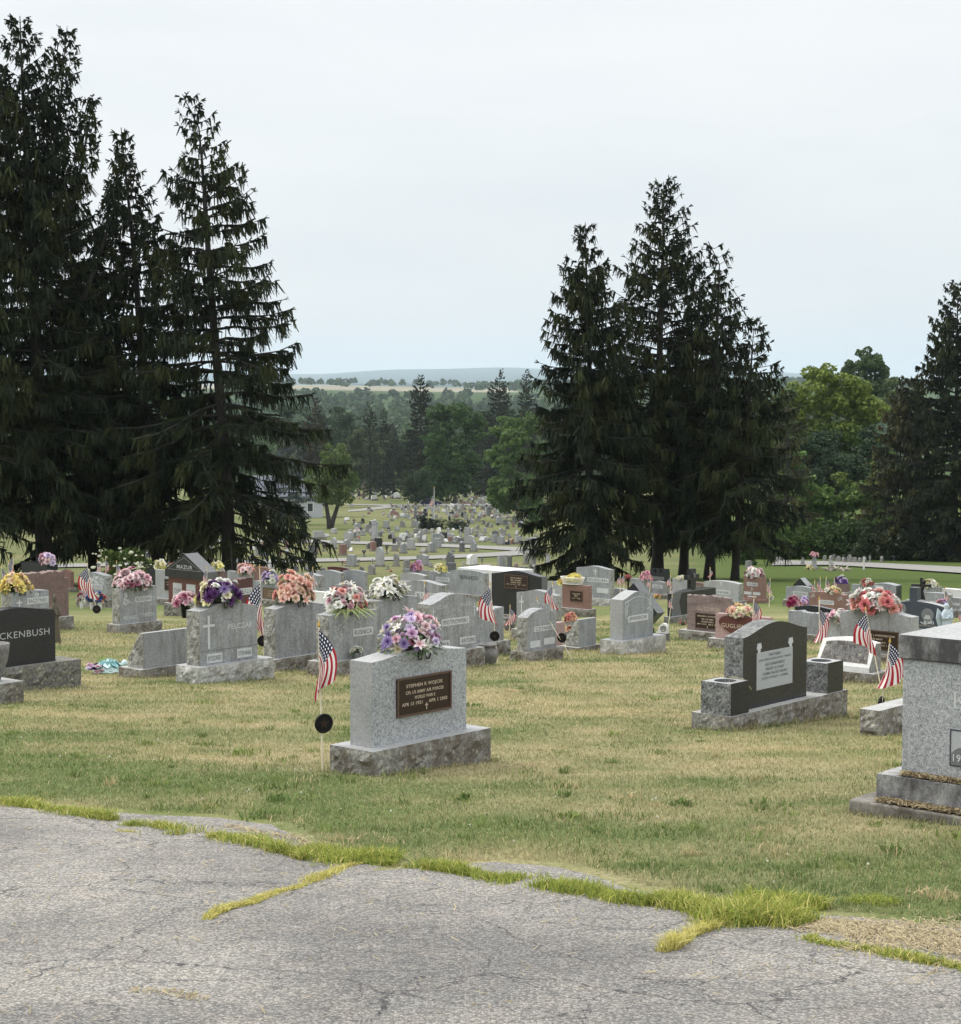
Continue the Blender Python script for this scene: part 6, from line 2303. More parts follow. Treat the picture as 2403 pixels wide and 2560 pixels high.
R, Li, Mu, Ba, Sp = 'rose', 'lily', 'mum', 'ball', 'spike'
bq('big purple and pink silk bouquet saddled on the stone nearest the road', 'w', 4, 250, 1230, 850, 1470,
   [(R, 'orchid', 1.15), (R, 'pink', 1.0), (R, 'orchid', 1.0), (Li, 'palepink', 1.25), (Li, 'white', 1.25), (Mu, 'violet', 1.0), (Mu, 'lilac', 1.05), (R, 'magenta', .9), (R, 'lilac', .9), (Li, 'cream', 1.1), (Sp, 'lilac', .7), (R, 'palepink', .9)], 62, 78, flat=.7)
bq('dark purple and cream bouquet on the stone with the tall cross', 'pe', 2, 1130, 1800, 435, 830, [(Mu, 'purple', 1.1), (Mu, 'purple', 1.1), (Mu, 'violet', .95), (R, 'lemon', 1.0), (R, 'cream', 1.0), (R, 'white', .8), (Mu, 'purple', .9)], 40, 76, flat=.7)
bq('peach and coral bouquet on the plain faced stone', 'rl', 3, 500, 1090, 315, 790, [(R, 'peach', 1), (R, 'coral', .95), (R, 'apricot', .9), (Li, 'peach', 1.1), (R, 'peach', .9), (R, 'apricot', .8)], 44, 70)
bq('white, pink and navy bouquet trimmed with pale palm fronds', 'ru', 3, 1235, 1860, 485, 880, [(Li, 'white', 1.1), (R, 'white', .9), (R, 'pink', .9), (R, 'coral', .8), (Mu, 'navy', .8), (Mu, 'white', .9), (R, 'palepink', .8)], 44, 70, palm=9)
bq('all white lily bouquet behind the purple one', 'wf', 4, 145, 715, 312, 650, [(Li, 'white', 1.15), (R, 'white', 1), (R, 'cream', .9), (Li, 'white', 1), (R, 'white', .9)], 40, 68)
bq('very full pale pink bouquet on the stone with carved praying hands', 'bo', 2, -60, 462, 228, 530, [(R, 'palepink', 1), (R, 'pink', 1), (R, 'palepink', 1), (R, 'palepink', .9), (R, 'magenta', .6)], 46, 62, flat=.8)
bq('bright yellow bouquet on the stone with the eagle emblem', 'r', 1, 30, 460, 335, 620, [(Li, 'yellow', 1.1), (Mu, 'yellow', 1), (R, 'yellow', .9), (Mu, 'yellow', 1), (R, 'apricot', .8)], 40, 58, hooks=True)
bq('lilac and pink bouquet on the low black stone by the trunks', 'bk', 1, 555, 830, 65, 235, [(R, 'lilac', 1), (R, 'orchid', 1), (R, 'palepink', 1), (R, 'pink', .9)], 26, 46)
bq('cream bouquet on the black stone behind the pale one', 'bb', 2, 515, 700, 118, 240, [(R, 'cream', 1), (R, 'white', 1), (R, 'lemon', .8)], 18, 38)
bq('pale pink bouquet beside the black roof', 'lg', 2, 695, 875, 145, 255, [(R, 'palepink', 1), (R, 'peach', .8), (R, 'white', .8)], 18, 38)
bq('small yellow and white bouquet behind the black roof', 'bs', 2, 1300, 1490, 160, 290, [(R, 'lemon', 1), (R, 'cream', 1), (R, 'white', .9)], 18, 38)
bq('pink bouquet on the grey stone behind the maroon one', 'gb', 2, 1680, 1995, 170, 300, [(R, 'peach', 1), (R, 'palepink', 1), (R, 'coral', .7)], 24, 42)
bq('lilac and white bouquet on the brown plaque stone', 'pq', 3, 325, 560, 255, 415, [(R, 'lilac', 1), (R, 'white', 1), (R, 'lilac', .9), (R, 'blue', .6)], 24, 44)
bq('mauve bouquet on the grey stone behind the low arched one', 'gm', 4, 738, 918, 148, 280, [(R, 'orchid', .9), (R, 'palepink', 1), (R, 'pink', .8)], 20, 36)
bq('cream bouquet on the stone with a long frosted panel', 'wo', 4, 1075, 1275, 182, 300, [(R, 'cream', 1), (R, 'white', 1), (R, 'lemon', .7)], 20, 38)
bq('small pink bouquet on the flat bright topped stone', 'gc', 6, 592, 740, 290, 405, [(R, 'palepink', 1), (R, 'pink', 1)], 18, 40, hooks=False)
bq('low white flower row on the pale stone near the black cross', 'lw', 6, 1110, 1255, 362, 405, [(R, 'white', 1), (R, 'cream', 1)], 12, 30, hooks=False)
bq('round pink and white bouquet on the tall reddish brown stone', 'tb', 7, 478, 752, 205, 350, [(R, 'palepink', 1), (R, 'white', .9), (R, 'magenta', .7), (R, 'palepink', 1)], 28, 44)
bq('peach and yellow bouquet above the red heart', 'gg', 7, 222, 610, 765, 945, [(R, 'apricot', 1), (R, 'peach', 1), (Li, 'cream', 1), (R, 'cream', .9), (Li, 'lemon', .9)], 34, 54)
bq('cream flower row on the gently arched reddish brown stone', 'cy', 7, 1640, 1880, 545, 630, [(R, 'cream', 1), (R, 'apricot', .8), (R, 'white', .9)], 18, 36, hooks=False)
bq('large vivid red and white bouquet on the wide plaque stone', 'vd', 8, 245, 955, 575, 880, [(R, 'red', 1.1), (R, 'coral', 1.1), (R, 'white', 1), (R, 'white', 1), (R, 'white', 1.1), (Li, 'palepink', .9), (R, 'coral', 1)], 50, 76)
bq('pink and white bouquet beside the big red and white one', 'gs', 8, 5, 440, 800, 950, [(R, 'palepink', 1), (R, 'white', 1), (R, 'pink', 1)], 26, 52, hooks=False)
bq('small red and white bouquet by the bright lawn', 'fr', 8, 402, 568, 398, 490, [(R, 'red', 1), (R, 'white', .9), (R, 'coral', 1)], 18, 36)
bq('round white bouquet beside the black cross figure', 'fb', 8, 1312, 1505, 412, 515, [(R, 'white', 1), (R, 'cream', .9)], 20, 36)
bq('purple and white bouquet on the dark brown stone', 'db', 8, 32, 182, 330, 450, [(R, 'violet', 1), (R, 'lilac', 1), (R, 'white', 1)], 18, 34)


def gq(label, k, cx, ytop, ybot, w, palette, n, sizepx, yg=None, vase=None, y=None, **kw):
    """bouquet standing on the ground"""
    px, py = ZK[k] + cx / 5.831, 1380 + (yg or ybot) / 5.831
    D = y or ground_y(px, py)
    mpp = D / 4600
    x = uv(px, py)[0] * D
    zb = EYE - uv(px, 1380 + ybot / 5.831)[1] * D
    g = G(D, x)
    zb = max(zb, g)
    v = None
    if vase:
        v = (vase[0] / 5.831 * mpp, max(.03, zb - g + .02), M[vase[1]])
    wm = w / 5.831 * mpp
    bouquet(label, (x, D, zb), rad(49), wm * .92, (ybot - ytop) / 5.831 * mpp * .92, palette, n, sizepx / 5.831 * mpp, seed=len(label), single=(w / 5.831 < 44), vase=v, **kw)


gq('pink bouquet in a dark pot at the corner of the black roofed monument', 2, 955, 560, 780, 350, [(R, 'palepink', 1), (R, 'white', .9), (R, 'magenta', .9), (R, 'pink', .9)], 30, 62, yg=960, vase=(70, 'iron'))
gq('pink and white flowers in a white vase beside the flag with a medallion', 1, 1188, 570, 730, 95, [(R, 'palepink', 1), (R, 'magenta', .8), (R, 'white', 1)], 14, 32, yg=822, vase=(28, 'whiteplastic'))
gq('blue and white flowers in a white vase behind the flag with a medallion', 1, 1335, 590, 740, 130, [(R, 'blue', 1), (R, 'white', 1), (R, 'blue', .9)], 16, 34, yg=832, vase=(30, 'whiteplastic'))
gq('red, white and blue flowers in a white vase next to the medallion', 1, 1460, 575, 740, 160, [(R, 'red', 1), (R, 'white', 1), (R, 'blue', .9), (R, 'apricot', .9)], 18, 34, yg=838, vase=(32, 'whiteplastic'))
gq('peach flowers in a clear pot behind the short slant marker', 5, 1325, 880, 1010, 170, [(R, 'peach', 1), (R, 'coral', 1), (R, 'apricot', .9)], 16, 44, yg=1370, vase=(75, 'lgray'))
gq('small peach posy leaning at the rough end of the short slant marker', 5, 1300, 1070, 1170, 70, [(R, 'apricot', 1), (R, 'peach', 1)], 8, 34, yg=1425, vase=(30, 'lgray'))
gq('magenta and pink flowers on the grass in front of the wavy panel stone', 7, 1190, 655, 790, 190, [(R, 'pink', 1), (R, 'magenta', 1), (R, 'palepink', 1)], 22, 40, yg=850)
gq('lilac flowers on the grass next to the magenta ones', 7, 1345, 675, 775, 150, [(R, 'lilac', 1), (R, 'palepink', .9)], 16, 36, yg=840)
gq('white tulips in a teal pot before the palm frond bouquet stone', 3, 1700, 1350, 1500, 190, [(R, 'white', .9), (Li, 'white', .8)], 7, 52, yg=1790, vase=(60, 'letter_gray'))
gq('red flowers with bright green leaves beside the mauve gravestone', 6, 1205, 985, 1070, 120, [(R, 'red', .7), (R, 'lemon', .6)], 6, 26, yg=1085)
gq('pink flowers beyond the pale blue grey stone', 1, 1635, 205, 315, 140, [(R, 'peach', 1), (R, 'coral', .8)], 14, 34, yg=560, vase=(30, 'whiteplastic'))
gq('small yellow and pink posy near the diamond monument', 6, 830, 610, 660, 80, [(R, 'yellow', 1), (R, 'palepink', 1)], 7, 26, yg=720)
gq('pinkish flower heap at the end of the dark twin gravestone', 8, 1590, 690, 760, 160, [(R, 'palepink', 1), (R, 'lilac', .8)], 12, 34, yg=1090, y=37.5)
gq('white flowers by the tall reddish brown stone', 7, 840, 600, 690, 90, [(R, 'white', 1), (R, 'cream', 1)], 8, 30, yg=740)
gq('red flowers behind the tall blue grey stone', 6, 412, 330, 400, 70, [(R, 'red', 1)], 8, 28, yg=600, vase=(15, 'iron'))


def basket():
    S = STONES['rp']
    p, t = on_top(S, 1200 + 1350 / 5.831)
    root = empty('flower_basket', p, S['a'])
    tag(root, 'white lattice basket with yellow flowers on the reddish plaque gravestone', 'basket')
    s = p.y / 4600 / 5.831
    a, h = 205 * s, 95 * s
    b = MB()
    n = 26
    for k in range(n):
        for dr in (-1, 1):
            pts = []
            for q in np.linspace(0, 1, 4):
                t_ = 6.283 * (k + dr * 2.2 * q) / n
                rr = a * (.80 + .2 * q)
                pts.append((rr * math.cos(t_), rr * .55 * math.sin(t_), .02 + h * q))
            b.tube(pts, .007, M['whiteplastic'], 4)
    for q, z in ((.8, .02), (1.0, .02 + h)):
        b.tube([(a * q * math.cos(t_), a * .55 * q * math.sin(t_), z) for t_ in np.linspace(0, 6.2832, 30)], .011, M['whiteplastic'], 5)
    b.box(-a * .6, a * .6, -a * .3, a * .3, 0, .018, M['iron'])
    b.build('lattice', root)
    for i, (dx, dz, w, hh, n_) in enumerate(((-1.05, .02, .6, .55, 16), (.15, .55, .95, .9, 22))):
        bouquet('yellow flowers at the outer end of the white lattice basket' if i == 0 else 'yellow flowers heaped in the white lattice basket', p + Vector((math.cos(S['a']) * dx * a * .8, math.sin(S['a']) * dx * a * .8, dz * h)), S['a'], w * a, hh * h,
                [(R, 'yellow', 1), (R, 'lemon', 1), (Mu, 'lemon', 1)], n_, .075, seed=i + 3, single=True)


basket()


def wreath():
    p = ground_pt(253, 1684)
    root = empty('grass_wreath', p, rad(20))
    tag(root, 'teal and lilac ribbon wreath lying on the grass beside the plain slant marker', 'wreath')
    tl, pale = plain('teal_ribbon', (.16, .36, .37), .5, 0, .3, 30), plain('pale_teal_ribbon', (.48, .62, .63), .5, 0, .2, 30)
    b = MB()
    for k in range(7):
        z = .03 + .022 * k
        rr = .20 - .016 * k
        b.tube([(.10 + rr * math.cos(t), .8 * rr * math.sin(t), z + .012 * math.sin(9 * t + k)) for t in np.linspace(0, 6.283, 22)], .018, pale if k < 3 else tl, 6)
    for k in range(9):
        t = 6.283 * k / 9
        b.add([(.10, 0, .22), (.10 + .19 * math.cos(t), .15 * math.sin(t), .13), (.10 + .21 * math.cos(t + .35), .17 * math.sin(t + .35), .09), (.10 + .19 * math.cos(t + .55), .15 * math.sin(t + .55), .12)], [(0, 1, 2, 3)], tl if k % 2 else pale)
    b.lathe([(.01, .10), (.045, .12), (.05, .16), (.02, .2)], pale, 10, Matrix.Translation((.32, -.02, -.02)))
    b.build('ribbon', root, True)
    rg = random.Random(3)
    for k in range(12):
        o = bpy.data.objects.new('bloom', bloom_mesh(R if k % 3 else Mu, ('lilac', 'palepink', 'orchid', 'purple')[k % 4]))
        COL.objects.link(o)
        o.parent = root
        o.matrix_basis = Matrix.Translation((-.24 + .26 * rg.random(), -.16 + .2 * rg.random(), .04 + .10 * rg.random())) @ Matrix.Rotation(rg.random() - .5, 4, 'X') @ Matrix.Scale(.055, 4)
    g = MB()
    for k in range(5):
        x = -.04 + .03 * k
        g.add([(x, -.02, .12), (x + .015, -.02, .2), (x + .03 * (k - 2), -.02, .33 - .03 * abs(k - 2)), (x - .01, -.02, .2)], [(0, 1, 2, 3)], PALM_M)
    g.build('leaf_spray', root)


wreath()


# ================================================================== FLAGS
FLAGN = 0


def flag(label, tip, foot, yD, drop, side=1, spread=1.0, medal=None, seed=0, group=None, hoist=None, top=0.04):
    """small stick flag; tip/foot in photo pixels, yD distance, drop = hanging length of the cloth in pixels"""
    rg = random.Random(seed)
    if yD is None:
        yD = ground_y(*foot)
    xb = uv(*foot)[0] * yD
    zg = G(yD, xb)
    T = at(tip[0], tip[1], yD)
    B = Vector((xb, yD, zg - .05))
    root = empty('stick_flag', (xb, yD, zg))
    tag(root, label, 'flag', group)
    o = Vector(root.location)
    st = MB()
    r = max(.0068, yD * .00018)
    st.tube([B - o, T - o], r, M['stick'], 6)
    st.build('stick', root)
    tp = MB()
    tp.lathe([(r * .8, 0), (r * 1.9, .012), (r * 1.2, .03), (.001, .055)], M['goldtip'], 8)
    q = tp.build('finial', root)
    q.location = T - o
    drop_m = drop * yD / 4600
    Lf = drop_m * .93
    Hh = hoist * yD / 4600 if hoist else Lf * .62
    sd = (B - T).normalized()
    nu, nv = 16, 20
    vs, uvs, fs = [], [], []
    ph = rg.random() * 6
    for i in range(nu + 1):
        u = i / nu
        for j in range(nv + 1):
            v = j / nv
            P = T + sd * (top + Hh * v) - o
            k = u ** 1.15
            hx = side * Lf * k * spread * (.34 - .58 * v + .10 * math.sin(7 * v + ph) * u)
            dep = Lf * k * (.10 * math.sin(8.5 * v + ph) + .05 * math.sin(17 * v + 2 * ph) + .05 * math.sin(5 * u + ph))
            hz = -Lf * k * (.80 - .10 * abs(.34 - .58 * v) - .30 * v) - .02 * Lf * math.sin(6 * v + ph) * u
            hx += side * .16 * Lf * math.sin(math.pi * u) * (1 - v)
            vs.append((P.x + hx, P.y + dep - .012, P.z + hz))
            uvs.append((u, v))
    for i in range(nu):
        for j in range(nv):
            a = i * (nv + 1) + j
            fs.append((a, a + 1, a + nv + 2, a + nv + 1))
    me = bpy.data.meshes.new('cloth')
    me.from_pydata(vs, [], fs)
    ul = me.uv_layers.new(name='UVMap')
    for lp in me.loops:
        ul.data[lp.index].uv = uvs[lp.vertex_index]
    me.materials.append(M['flag'])
    me.polygons.foreach_set('use_smooth', [True] * len(me.polygons))
    c = bpy.data.objects.new('cloth', me)
    COL.objects.link(c)
    c.parent = root
    if medal:
        C = at(medal[0], medal[1], yD)
        mm = MB()
        R0 = medal[2] * yD / 4600
        ang = np.linspace(0, 6.2832, 25)
        mm.tube([(R0 * .9 * math.cos(t), 0, R0 * .9 * math.sin(t)) for t in ang], R0 * .12, M['iron'], 6, cap=False)
        mm.prism([(R0 * .86 * math.cos(t), R0 * .86 * math.sin(t)) for t in ang[:-1]], -.003, .003, M['iron'])
        mm.prism([((R0 * (.62 if k % 2 == 0 else .26)) * math.cos(math.pi / 2 + k * math.pi / 5), (R0 * (.62 if k % 2 == 0 else .26)) * math.sin(math.pi / 2 + k * math.pi / 5)) for k in range(10)], -.009, -.0035, M['bronze'])
        q = mm.build('medallion', root)
        q.location = C - o + Vector((0, -.012, 0))
        q.rotation_euler = (0, math.atan2(sd.x, -sd.z) * 1.0, rad(medal[3] if len(medal) > 3 else 25))
    return root


def fz(label, k, tip, foot, drop, yD=None, medal=None, **kw):
    P = lambda p: (ZK[k] + p[0] / 5.831, 1380 + p[1] / 5.831)
    md = None
    if medal:
        md = (*P(medal[:2]), medal[2] / 5.831, *(medal[3:]))
    if kw.get('hoist'):
        kw['hoist'] /= 5.831
    return flag(label, P(tip), P(foot), yD, drop / 5.831, medal=md, seed=len(label), **kw)


flag('flag with a bronze medallion on its stick beside the stone nearest the road', (797, 1568), (807, 1930), None, 176, 1, 0.55, (810, 1808, 25, 30), 4, top=.02)
fz('flag with a medallion between the tall cross stone and the plain faced stone', 3, (285, 240), (357, 1700), 840, medal=(335, 1295, 82, 10), side=-1, spread=.62, top=.22)
fz('flag with a medallion by the round grey stone urn', 5, (150, 485), (265, 1625), 560, medal=(215, 1225, 74, -10), side=-1, spread=.85, hoist=330)
fz('leaning flag with a medallion crossing the small rounded gravestone', 5, (830, 700), (1380, 1572), 520, medal=(1195, 1250, 72, -25), side=1, spread=.55, hoist=270)
fz('flag in front of the white carved cross gravestone', 5, (1060, 470), (1040, 1250), 340, yD=33.2, side=-1, spread=1.0, hoist=190)
fz('tiny flag before the small round stone urn', 5, (440, 795), (432, 1150), 270, side=1, spread=1.0, hoist=130)
fz('flag with a dark medallion among the white vases', 1, (1270, 205), (1422, 900), 470, medal=(1410, 835, 60, 10), side=-1, spread=.9, hoist=280)
fz('weathered small flag behind the curved top stone with arched words', 4, (942, 470), (905, 960), 250, yD=28.5, side=1, spread=.7, hoist=130)
fz('small leaning flag before the sunlit grey stone', 3, (1062, 240), (1140, 640), 250, yD=50, side=-1, spread=.8, hoist=130)
fz('faded flag half of a pair behind the tall blue grey stone', 6, (300, 335), (292, 720), 140, yD=57, side=-1, spread=1.1)
fz('second faded flag of the pair behind the tall blue grey stone', 6, (352, 325), (348, 720), 140, yD=57.5, side=-1, spread=.9)
fz('small flag above the wavy stone with a square frosted panel', 6, (742, 375), (700, 720), 140, yD=54, side=-1, spread=1.0)
fz('upright small flag beside the black cross', 6, (1030, 345), (1030, 690), 160, yD=52, side=-1, spread=1.0)
fz('flag standing at the edge of the black shield gravestone', 6, (1055, 640), (985, 1000), 170, yD=40, side=-1, spread=1.0)
fz('lone flag under the dark spruce skirts', 6, (1608, 240), (1600, 560), 110, yD=62, side=1, spread=1.2)
fz('flag in front of the red heart', 7, (615, 680), (560, 1380), 430, yD=29.8, side=1, spread=.7, hoist=230)
fz('flag with deep folds beside the black twin vase monument', 7, (1565, 700), (1585, 1520), 520, yD=25, side=1, spread=.75, hoist=300, top=.12)
fz('flag crossing the plaque below the big red and white bouquet', 8, (475, 850), (705, 1930), 590, yD=22.9, side=-1, spread=.75, hoist=360)
flag('flag with a medallion tucked behind the stained granite cap', (2225, 1608), (2196, 1812), None, 118, 1, .95, (2203, 1759, 19, 55), 2, hoist=70, top=.0)
for i, (t, f, lab) in enumerate((((190, 70), (190, 620), 'tallest flag of the cluster beside the yellow bouquet'), ((125, 150), (130, 640), 'faded flag in the cluster above the yellow bouquet'), ((20, 215), (150, 560), 'leaning flag of the cluster beside the yellow bouquet'))):
    fz(lab, 1, t, f, 270, yD=46 - i * 1.5, side=1 if i else -1, spread=.7)
fz('small flag beyond the pale blue grey stone nearest the white vases', 1, (1420, 130), (1420, 560), 170, yD=60, side=1, spread=.8)
fz('slim flag beyond the pale blue grey stone beside the pink flowers', 1, (1540, 100), (1545, 560), 220, yD=60, side=1, spread=.5)
fz('pale flag next to the very full pink bouquet', 1, (1700, 150), (1700, 760), 260, yD=50, side=1, spread=.6)
fz('flag against the black roof of the red monument', 2, (1268, 245), (1262, 900), 280, yD=44, side=-1, spread=.35)
fz('small flag beside the lilac and white bouquet', 3, (160, 190), (165, 560), 150, yD=56, side=-1, spread=.8)
fz('small flag beside the tall reddish brown stone', 7, (850, 400), (835, 740), 190, yD=58, side=-1, spread=.9)
fz('small flag behind the arched reddish brown stone', 7, (1500, 430), (1480, 760), 150, yD=55, side=-1, spread=1.0)
fz('first flag of the crossed pair behind the arched reddish brown stone', 7, (1578, 385), (1600, 760), 180, yD=54, side=-1, spread=1.0)
fz('second flag of the crossed pair behind the arched reddish brown stone', 7, (1668, 385), (1640, 760), 180, yD=54.5, side=1, spread=1.0)
fz('flag leaning by the dark brown stone near the bright lawn', 8, (20, 400), (40, 700), 130, yD=58, side=1, spread=.8)
fz('flag above the pinkish flower heap of the dark twin gravestone', 8, (1628, 540), (1625, 900), 200, yD=42, side=1, spread=.8)
fz('flag cut off by the photo edge above the stained cap', 8, (1870, 820), (1868, 1100), 170, yD=33, side=-1, spread=.7)


# ================================================================== STATUES AND ORNAMENTS
def figurine(label, px, py, ptop, mat, yD=None, name='praying_figure', wing=False, foot=None, slim=1.0):
    D = yD or ground_y(px, py)
    x = uv(px, py)[0] * D
    g = G(D, x) if foot is None else foot
    h = (EYE - uv(px, ptop)[1] * D) - g
    root = empty(name, (x, D, g))
    tag(root, label, 'statue')
    b = MB()
    m = M[mat]
    rings = [(.16, .13, 0), (.17, .14, .08), (.13, .11, .35), (.115, .09, .55), (.135, .085, .72), (.10, .07, .80), (.045, .045, .835), (.05, .05, .86), (.068, .07, .91), (.06, .065, .96), (.015, .015, .995)]
    vs, fs, n = [], [], 12
    for rx, ry, z in rings:
        for j in range(n):
            t = 6.2832 * j / n
            fold = 1 + (.07 * math.sin(5 * t) if z < .55 else 0)
            vs.append((rx * h * math.cos(t) * fold, ry * h * math.sin(t) * fold, z * h))
    for i in range(len(rings) - 1):
        for j in range(n):
            k = (j + 1) % n
            fs.append((i * n + j, i * n + k, (i + 1) * n + k, (i + 1) * n + j))
    b.add(vs, fs, m)
    for sx in (-1, 1):
        b.tube([(sx * .12 * h, 0, .74 * h), (sx * .14 * h, -.05 * h, .60 * h), (sx * .03 * h, -.13 * h, .62 * h), (0.005 * sx, -.14 * h, .70 * h)], [.042 * h, .04 * h, .032 * h, .02 * h], m, 8)
    b.build('figure', root, True)
    root.scale = (slim, slim, 1)
    if wing:
        w = MB()
        for sx in (-1, 1):
            w.prism([(sx * .05 * h, .70 * h), (sx * .22 * h, .86 * h), (sx * .26 * h, .60 * h), (sx * .16 * h, .30 * h), (sx * .07 * h, .42 * h)][::sx], .06 * h, .085 * h, m)
        w.build('wings', root)
    root.rotation_euler = (0, 0, rad(20))
    return root


M['patina'] = plain('weathered_bronze', (.10, .085, .06), .6, .3, .4, 20)
M['paleblue'] = plain('pale_blue_plaster', (.42, .50, .56), .7, 0, .2, 12)
figurine('praying bronze figure standing behind the wide black gravestone', 138, 1560, 1485, 'patina', 34.3, foot=STONES['r']['gz'] + STONES['r']['z0'] - .1, slim=.62)
figurine('pale blue angel statue at the end of the dark twin gravestone', 2366, 1575, 1507, 'paleblue', 35.2, 'angel_statue', True)


def dark_cross():
    D = 48.0
    t = at(2083 + 1290 / 5.831, 1380 + 372 / 5.831, D)
    g = G(D, t.x)
    h = t.z - g
    root = empty('cross_statue', (t.x, D, g), rad(-15))
    tag(root, 'slim black cross with a clinging figure near the white bouquet', 'cross')
    b = MB()
    b.box(-.09, .09, -.09, .09, -.1, .12, M['black'])
    b.box(-.035, .035, -.035, .035, .121, h, M['black'])
    for sx in (-1, 1):
        b.box(min(sx * .036, sx * .26), max(sx * .036, sx * .26), -.03, .03, h * .78, h * .84, M['black'])
    b.tube([(0, -.05, h * .3), (.03, -.08, h * .5), (.0, -.07, h * .7), (.06, -.09, h * .82)], [.06, .08, .06, .04], M['iron'], 8)
    b.lathe([(.01, 0), (.05, .03), (.055, .08), (.01, .13)], M['iron'], 10, Matrix.Translation((.07, -.09, h * .84)))
    b.build('cross', root)


dark_cross()


def white_heart():
    D = ground_y(1500 + 940 / 5.831, 1380 + 1310 / 5.831)
    p = at(1500 + 935 / 5.831, 1380 + 1310 / 5.831, D)
    root = empty('memorial_ornament', (p.x, D, G(D, p.x)), rad(-20))
    tag(root, 'white shell shaped ornament with a ring emblem on a dark grey block', 'ornament')
    s = D / 4600 / 5.831
    b = MB()
    b.box(-65 * s, 65 * s, -.10, .10, -.1, 125 * s, M['dgray'])
    b.build('block', root)
    c = MB()
    pts = [(-95 * s, 128 * s), (66 * s, 128 * s)] + [(66 * s * math.cos(t) * (1 if math.cos(t) > 0 else 1.1), 190 * s + 85 * s * math.sin(t)) for t in np.linspace(0, math.pi * .95, 14)] + [(-80 * s, 165 * s), (-110 * s, 150 * s)]
    c.prism(pts, -.06, .06, M['white'])
    c.tube([(38 * s * math.cos(t), -.065, 200 * s + 38 * s * math.sin(t)) for t in np.linspace(0, 6.283, 20)], .010, M['dgray'], 5)
    c.tube([(16 * s * math.cos(t), -.065, 205 * s + 16 * s * math.sin(t)) for t in np.linspace(0, 6.283, 14)], .008, M['dgray'], 5)
    c.build('shell', root)


white_heart()


# ================================================================== THE VALLEY CEMETERY
UNIT = {}


def unit_stone(shape, mat):
    """stone of width 1, thickness 1, height 1 with its base, copies are scaled"""
    if (shape, mat) in UNIT:
        return UNIT[(shape, mat)]
    b = MB()
    m, bm = M[mat], M['base'] if mat not in ('black', 'dgray') else M['base_dark']

    def pr(pts, t=.5, mm=m):
        b.prism(pts, -t, t, mm)
    if shape == 'flat':
        b.box(-.62, .62, -.7, .7, -.3, .16, bm)
        b.box(-.5, .5, -.45, .45, .161, 1, m)
    elif shape == 'serp':
        b.box(-.62, .62, -.7, .7, -.3, .18, bm)
        pr([(-.5, .181), (.5, .181)] + [(x / 2, .88 + .12 * (.5 + .5 * math.cos(math.pi * x))) for x in np.linspace(1, -1, 13)], .45)
    elif shape == 'round':
        b.box(-.62, .62, -.7, .7, -.3, .12, bm)
        pr([(-.5, .121), (.5, .121)] + [(.5 * math.cos(t), .66 + .34 * math.sin(t)) for t in np.linspace(0, math.pi, 13)], .45)
    elif shape == 'point':
        b.box(-.64, .64, -.7, .7, -.3, .15, bm)
        pr([(-.5, .151), (.5, .151), (.5, .70), (.34, .76), (.22, .90), (0, 1), (-.22, .90), (-.34, .76), (-.5, .70)], .45)
    elif shape == 'obelisk':
        b.box(-.5, .5, -.6, .6, -.3, .13, bm)
        b.box(-.4, .4, -.45, .45, .131, .24, m)
        V = [(-.3, -.35, .241), (.3, -.35, .241), (.3, .35, .241), (-.3, .35, .241), (-.21, -.25, .90), (.21, -.25, .90), (.21, .25, .90), (-.21, .25, .90), (0, 0, 1)]
        b.add(V, [(0, 1, 5, 4), (1, 2, 6, 5), (2, 3, 7, 6), (3, 0, 4, 7), (4, 5, 8), (5, 6, 8), (6, 7, 8), (7, 4, 8)], m)
    elif shape == 'pillar':
        b.box(-.5, .5, -.5, .5, -.3, .15, bm)
        b.box(-.38, .38, -.38, .38, .151, .80, m)
        b.box(-.46, .46, -.46, .46, .801, .88, m)
        b.lathe([(.2, .881), (.34, .93), (.2, .98), (.05, 1)], m, 8)
    elif shape == 'slant':
        b.box(-.55, .55, -.65, .65, -.3, .2, bm)
        V = [(-.5, -.5, .201), (.5, -.5, .201), (.5, .5, .201), (-.5, .5, .201), (-.5, -.45, .4), (.5, -.45, .4), (.5, .2, 1), (-.5, .2, 1), (.5, .45, 1), (-.5, .45, 1)]
        b.add(V, [(0, 1, 5, 4), (4, 5, 6, 7), (7, 6, 8, 9), (9, 8, 2, 3), (1, 2, 8, 6, 5), (0, 4, 7, 9, 3)], m)
    elif shape == 'cross':
        b.box(-.5, .5, -.6, .6, -.3, .22, bm)
        b.box(-.13, .13, -.25, .25, .221, 1, m)
        b.box(-.42, -.131, -.24, .24, .62, .80, m)
        b.box(.131, .42, -.24, .24, .62, .80, m)
    elif shape == 'urn':
        b.lathe([(.36, -.2), (.36, .12), (.16, .2), (.13, .42), (.30, .62), (.46, .84), (.5, 1), (.4, 1), (.1, .9)], m, 12)
    elif shape == 'ledge':
        b.box(-.7, .7, -.6, .6, -.3, .3, bm)
        b.box(-.5, .5, -.4, .4, .301, 1, m)
    me = b.mesh('gravestone')
    UNIT[(shape, mat)] = me
    return me


SHN = dict(flat='square topped', serp='wavy topped', round='round topped', point='pointed', obelisk='obelisk shaped', pillar='urn topped pillar', slant='slant faced', cross='cross shaped', urn='stone urn', ledge='low blocky')
CLN = dict(gray='grey', bgray='blue grey', lgray='pale grey', old='weathered grey', white='white', dgray='dark grey', black='black', brown='brown', rose='reddish brown', red='dark red')
FARS = []


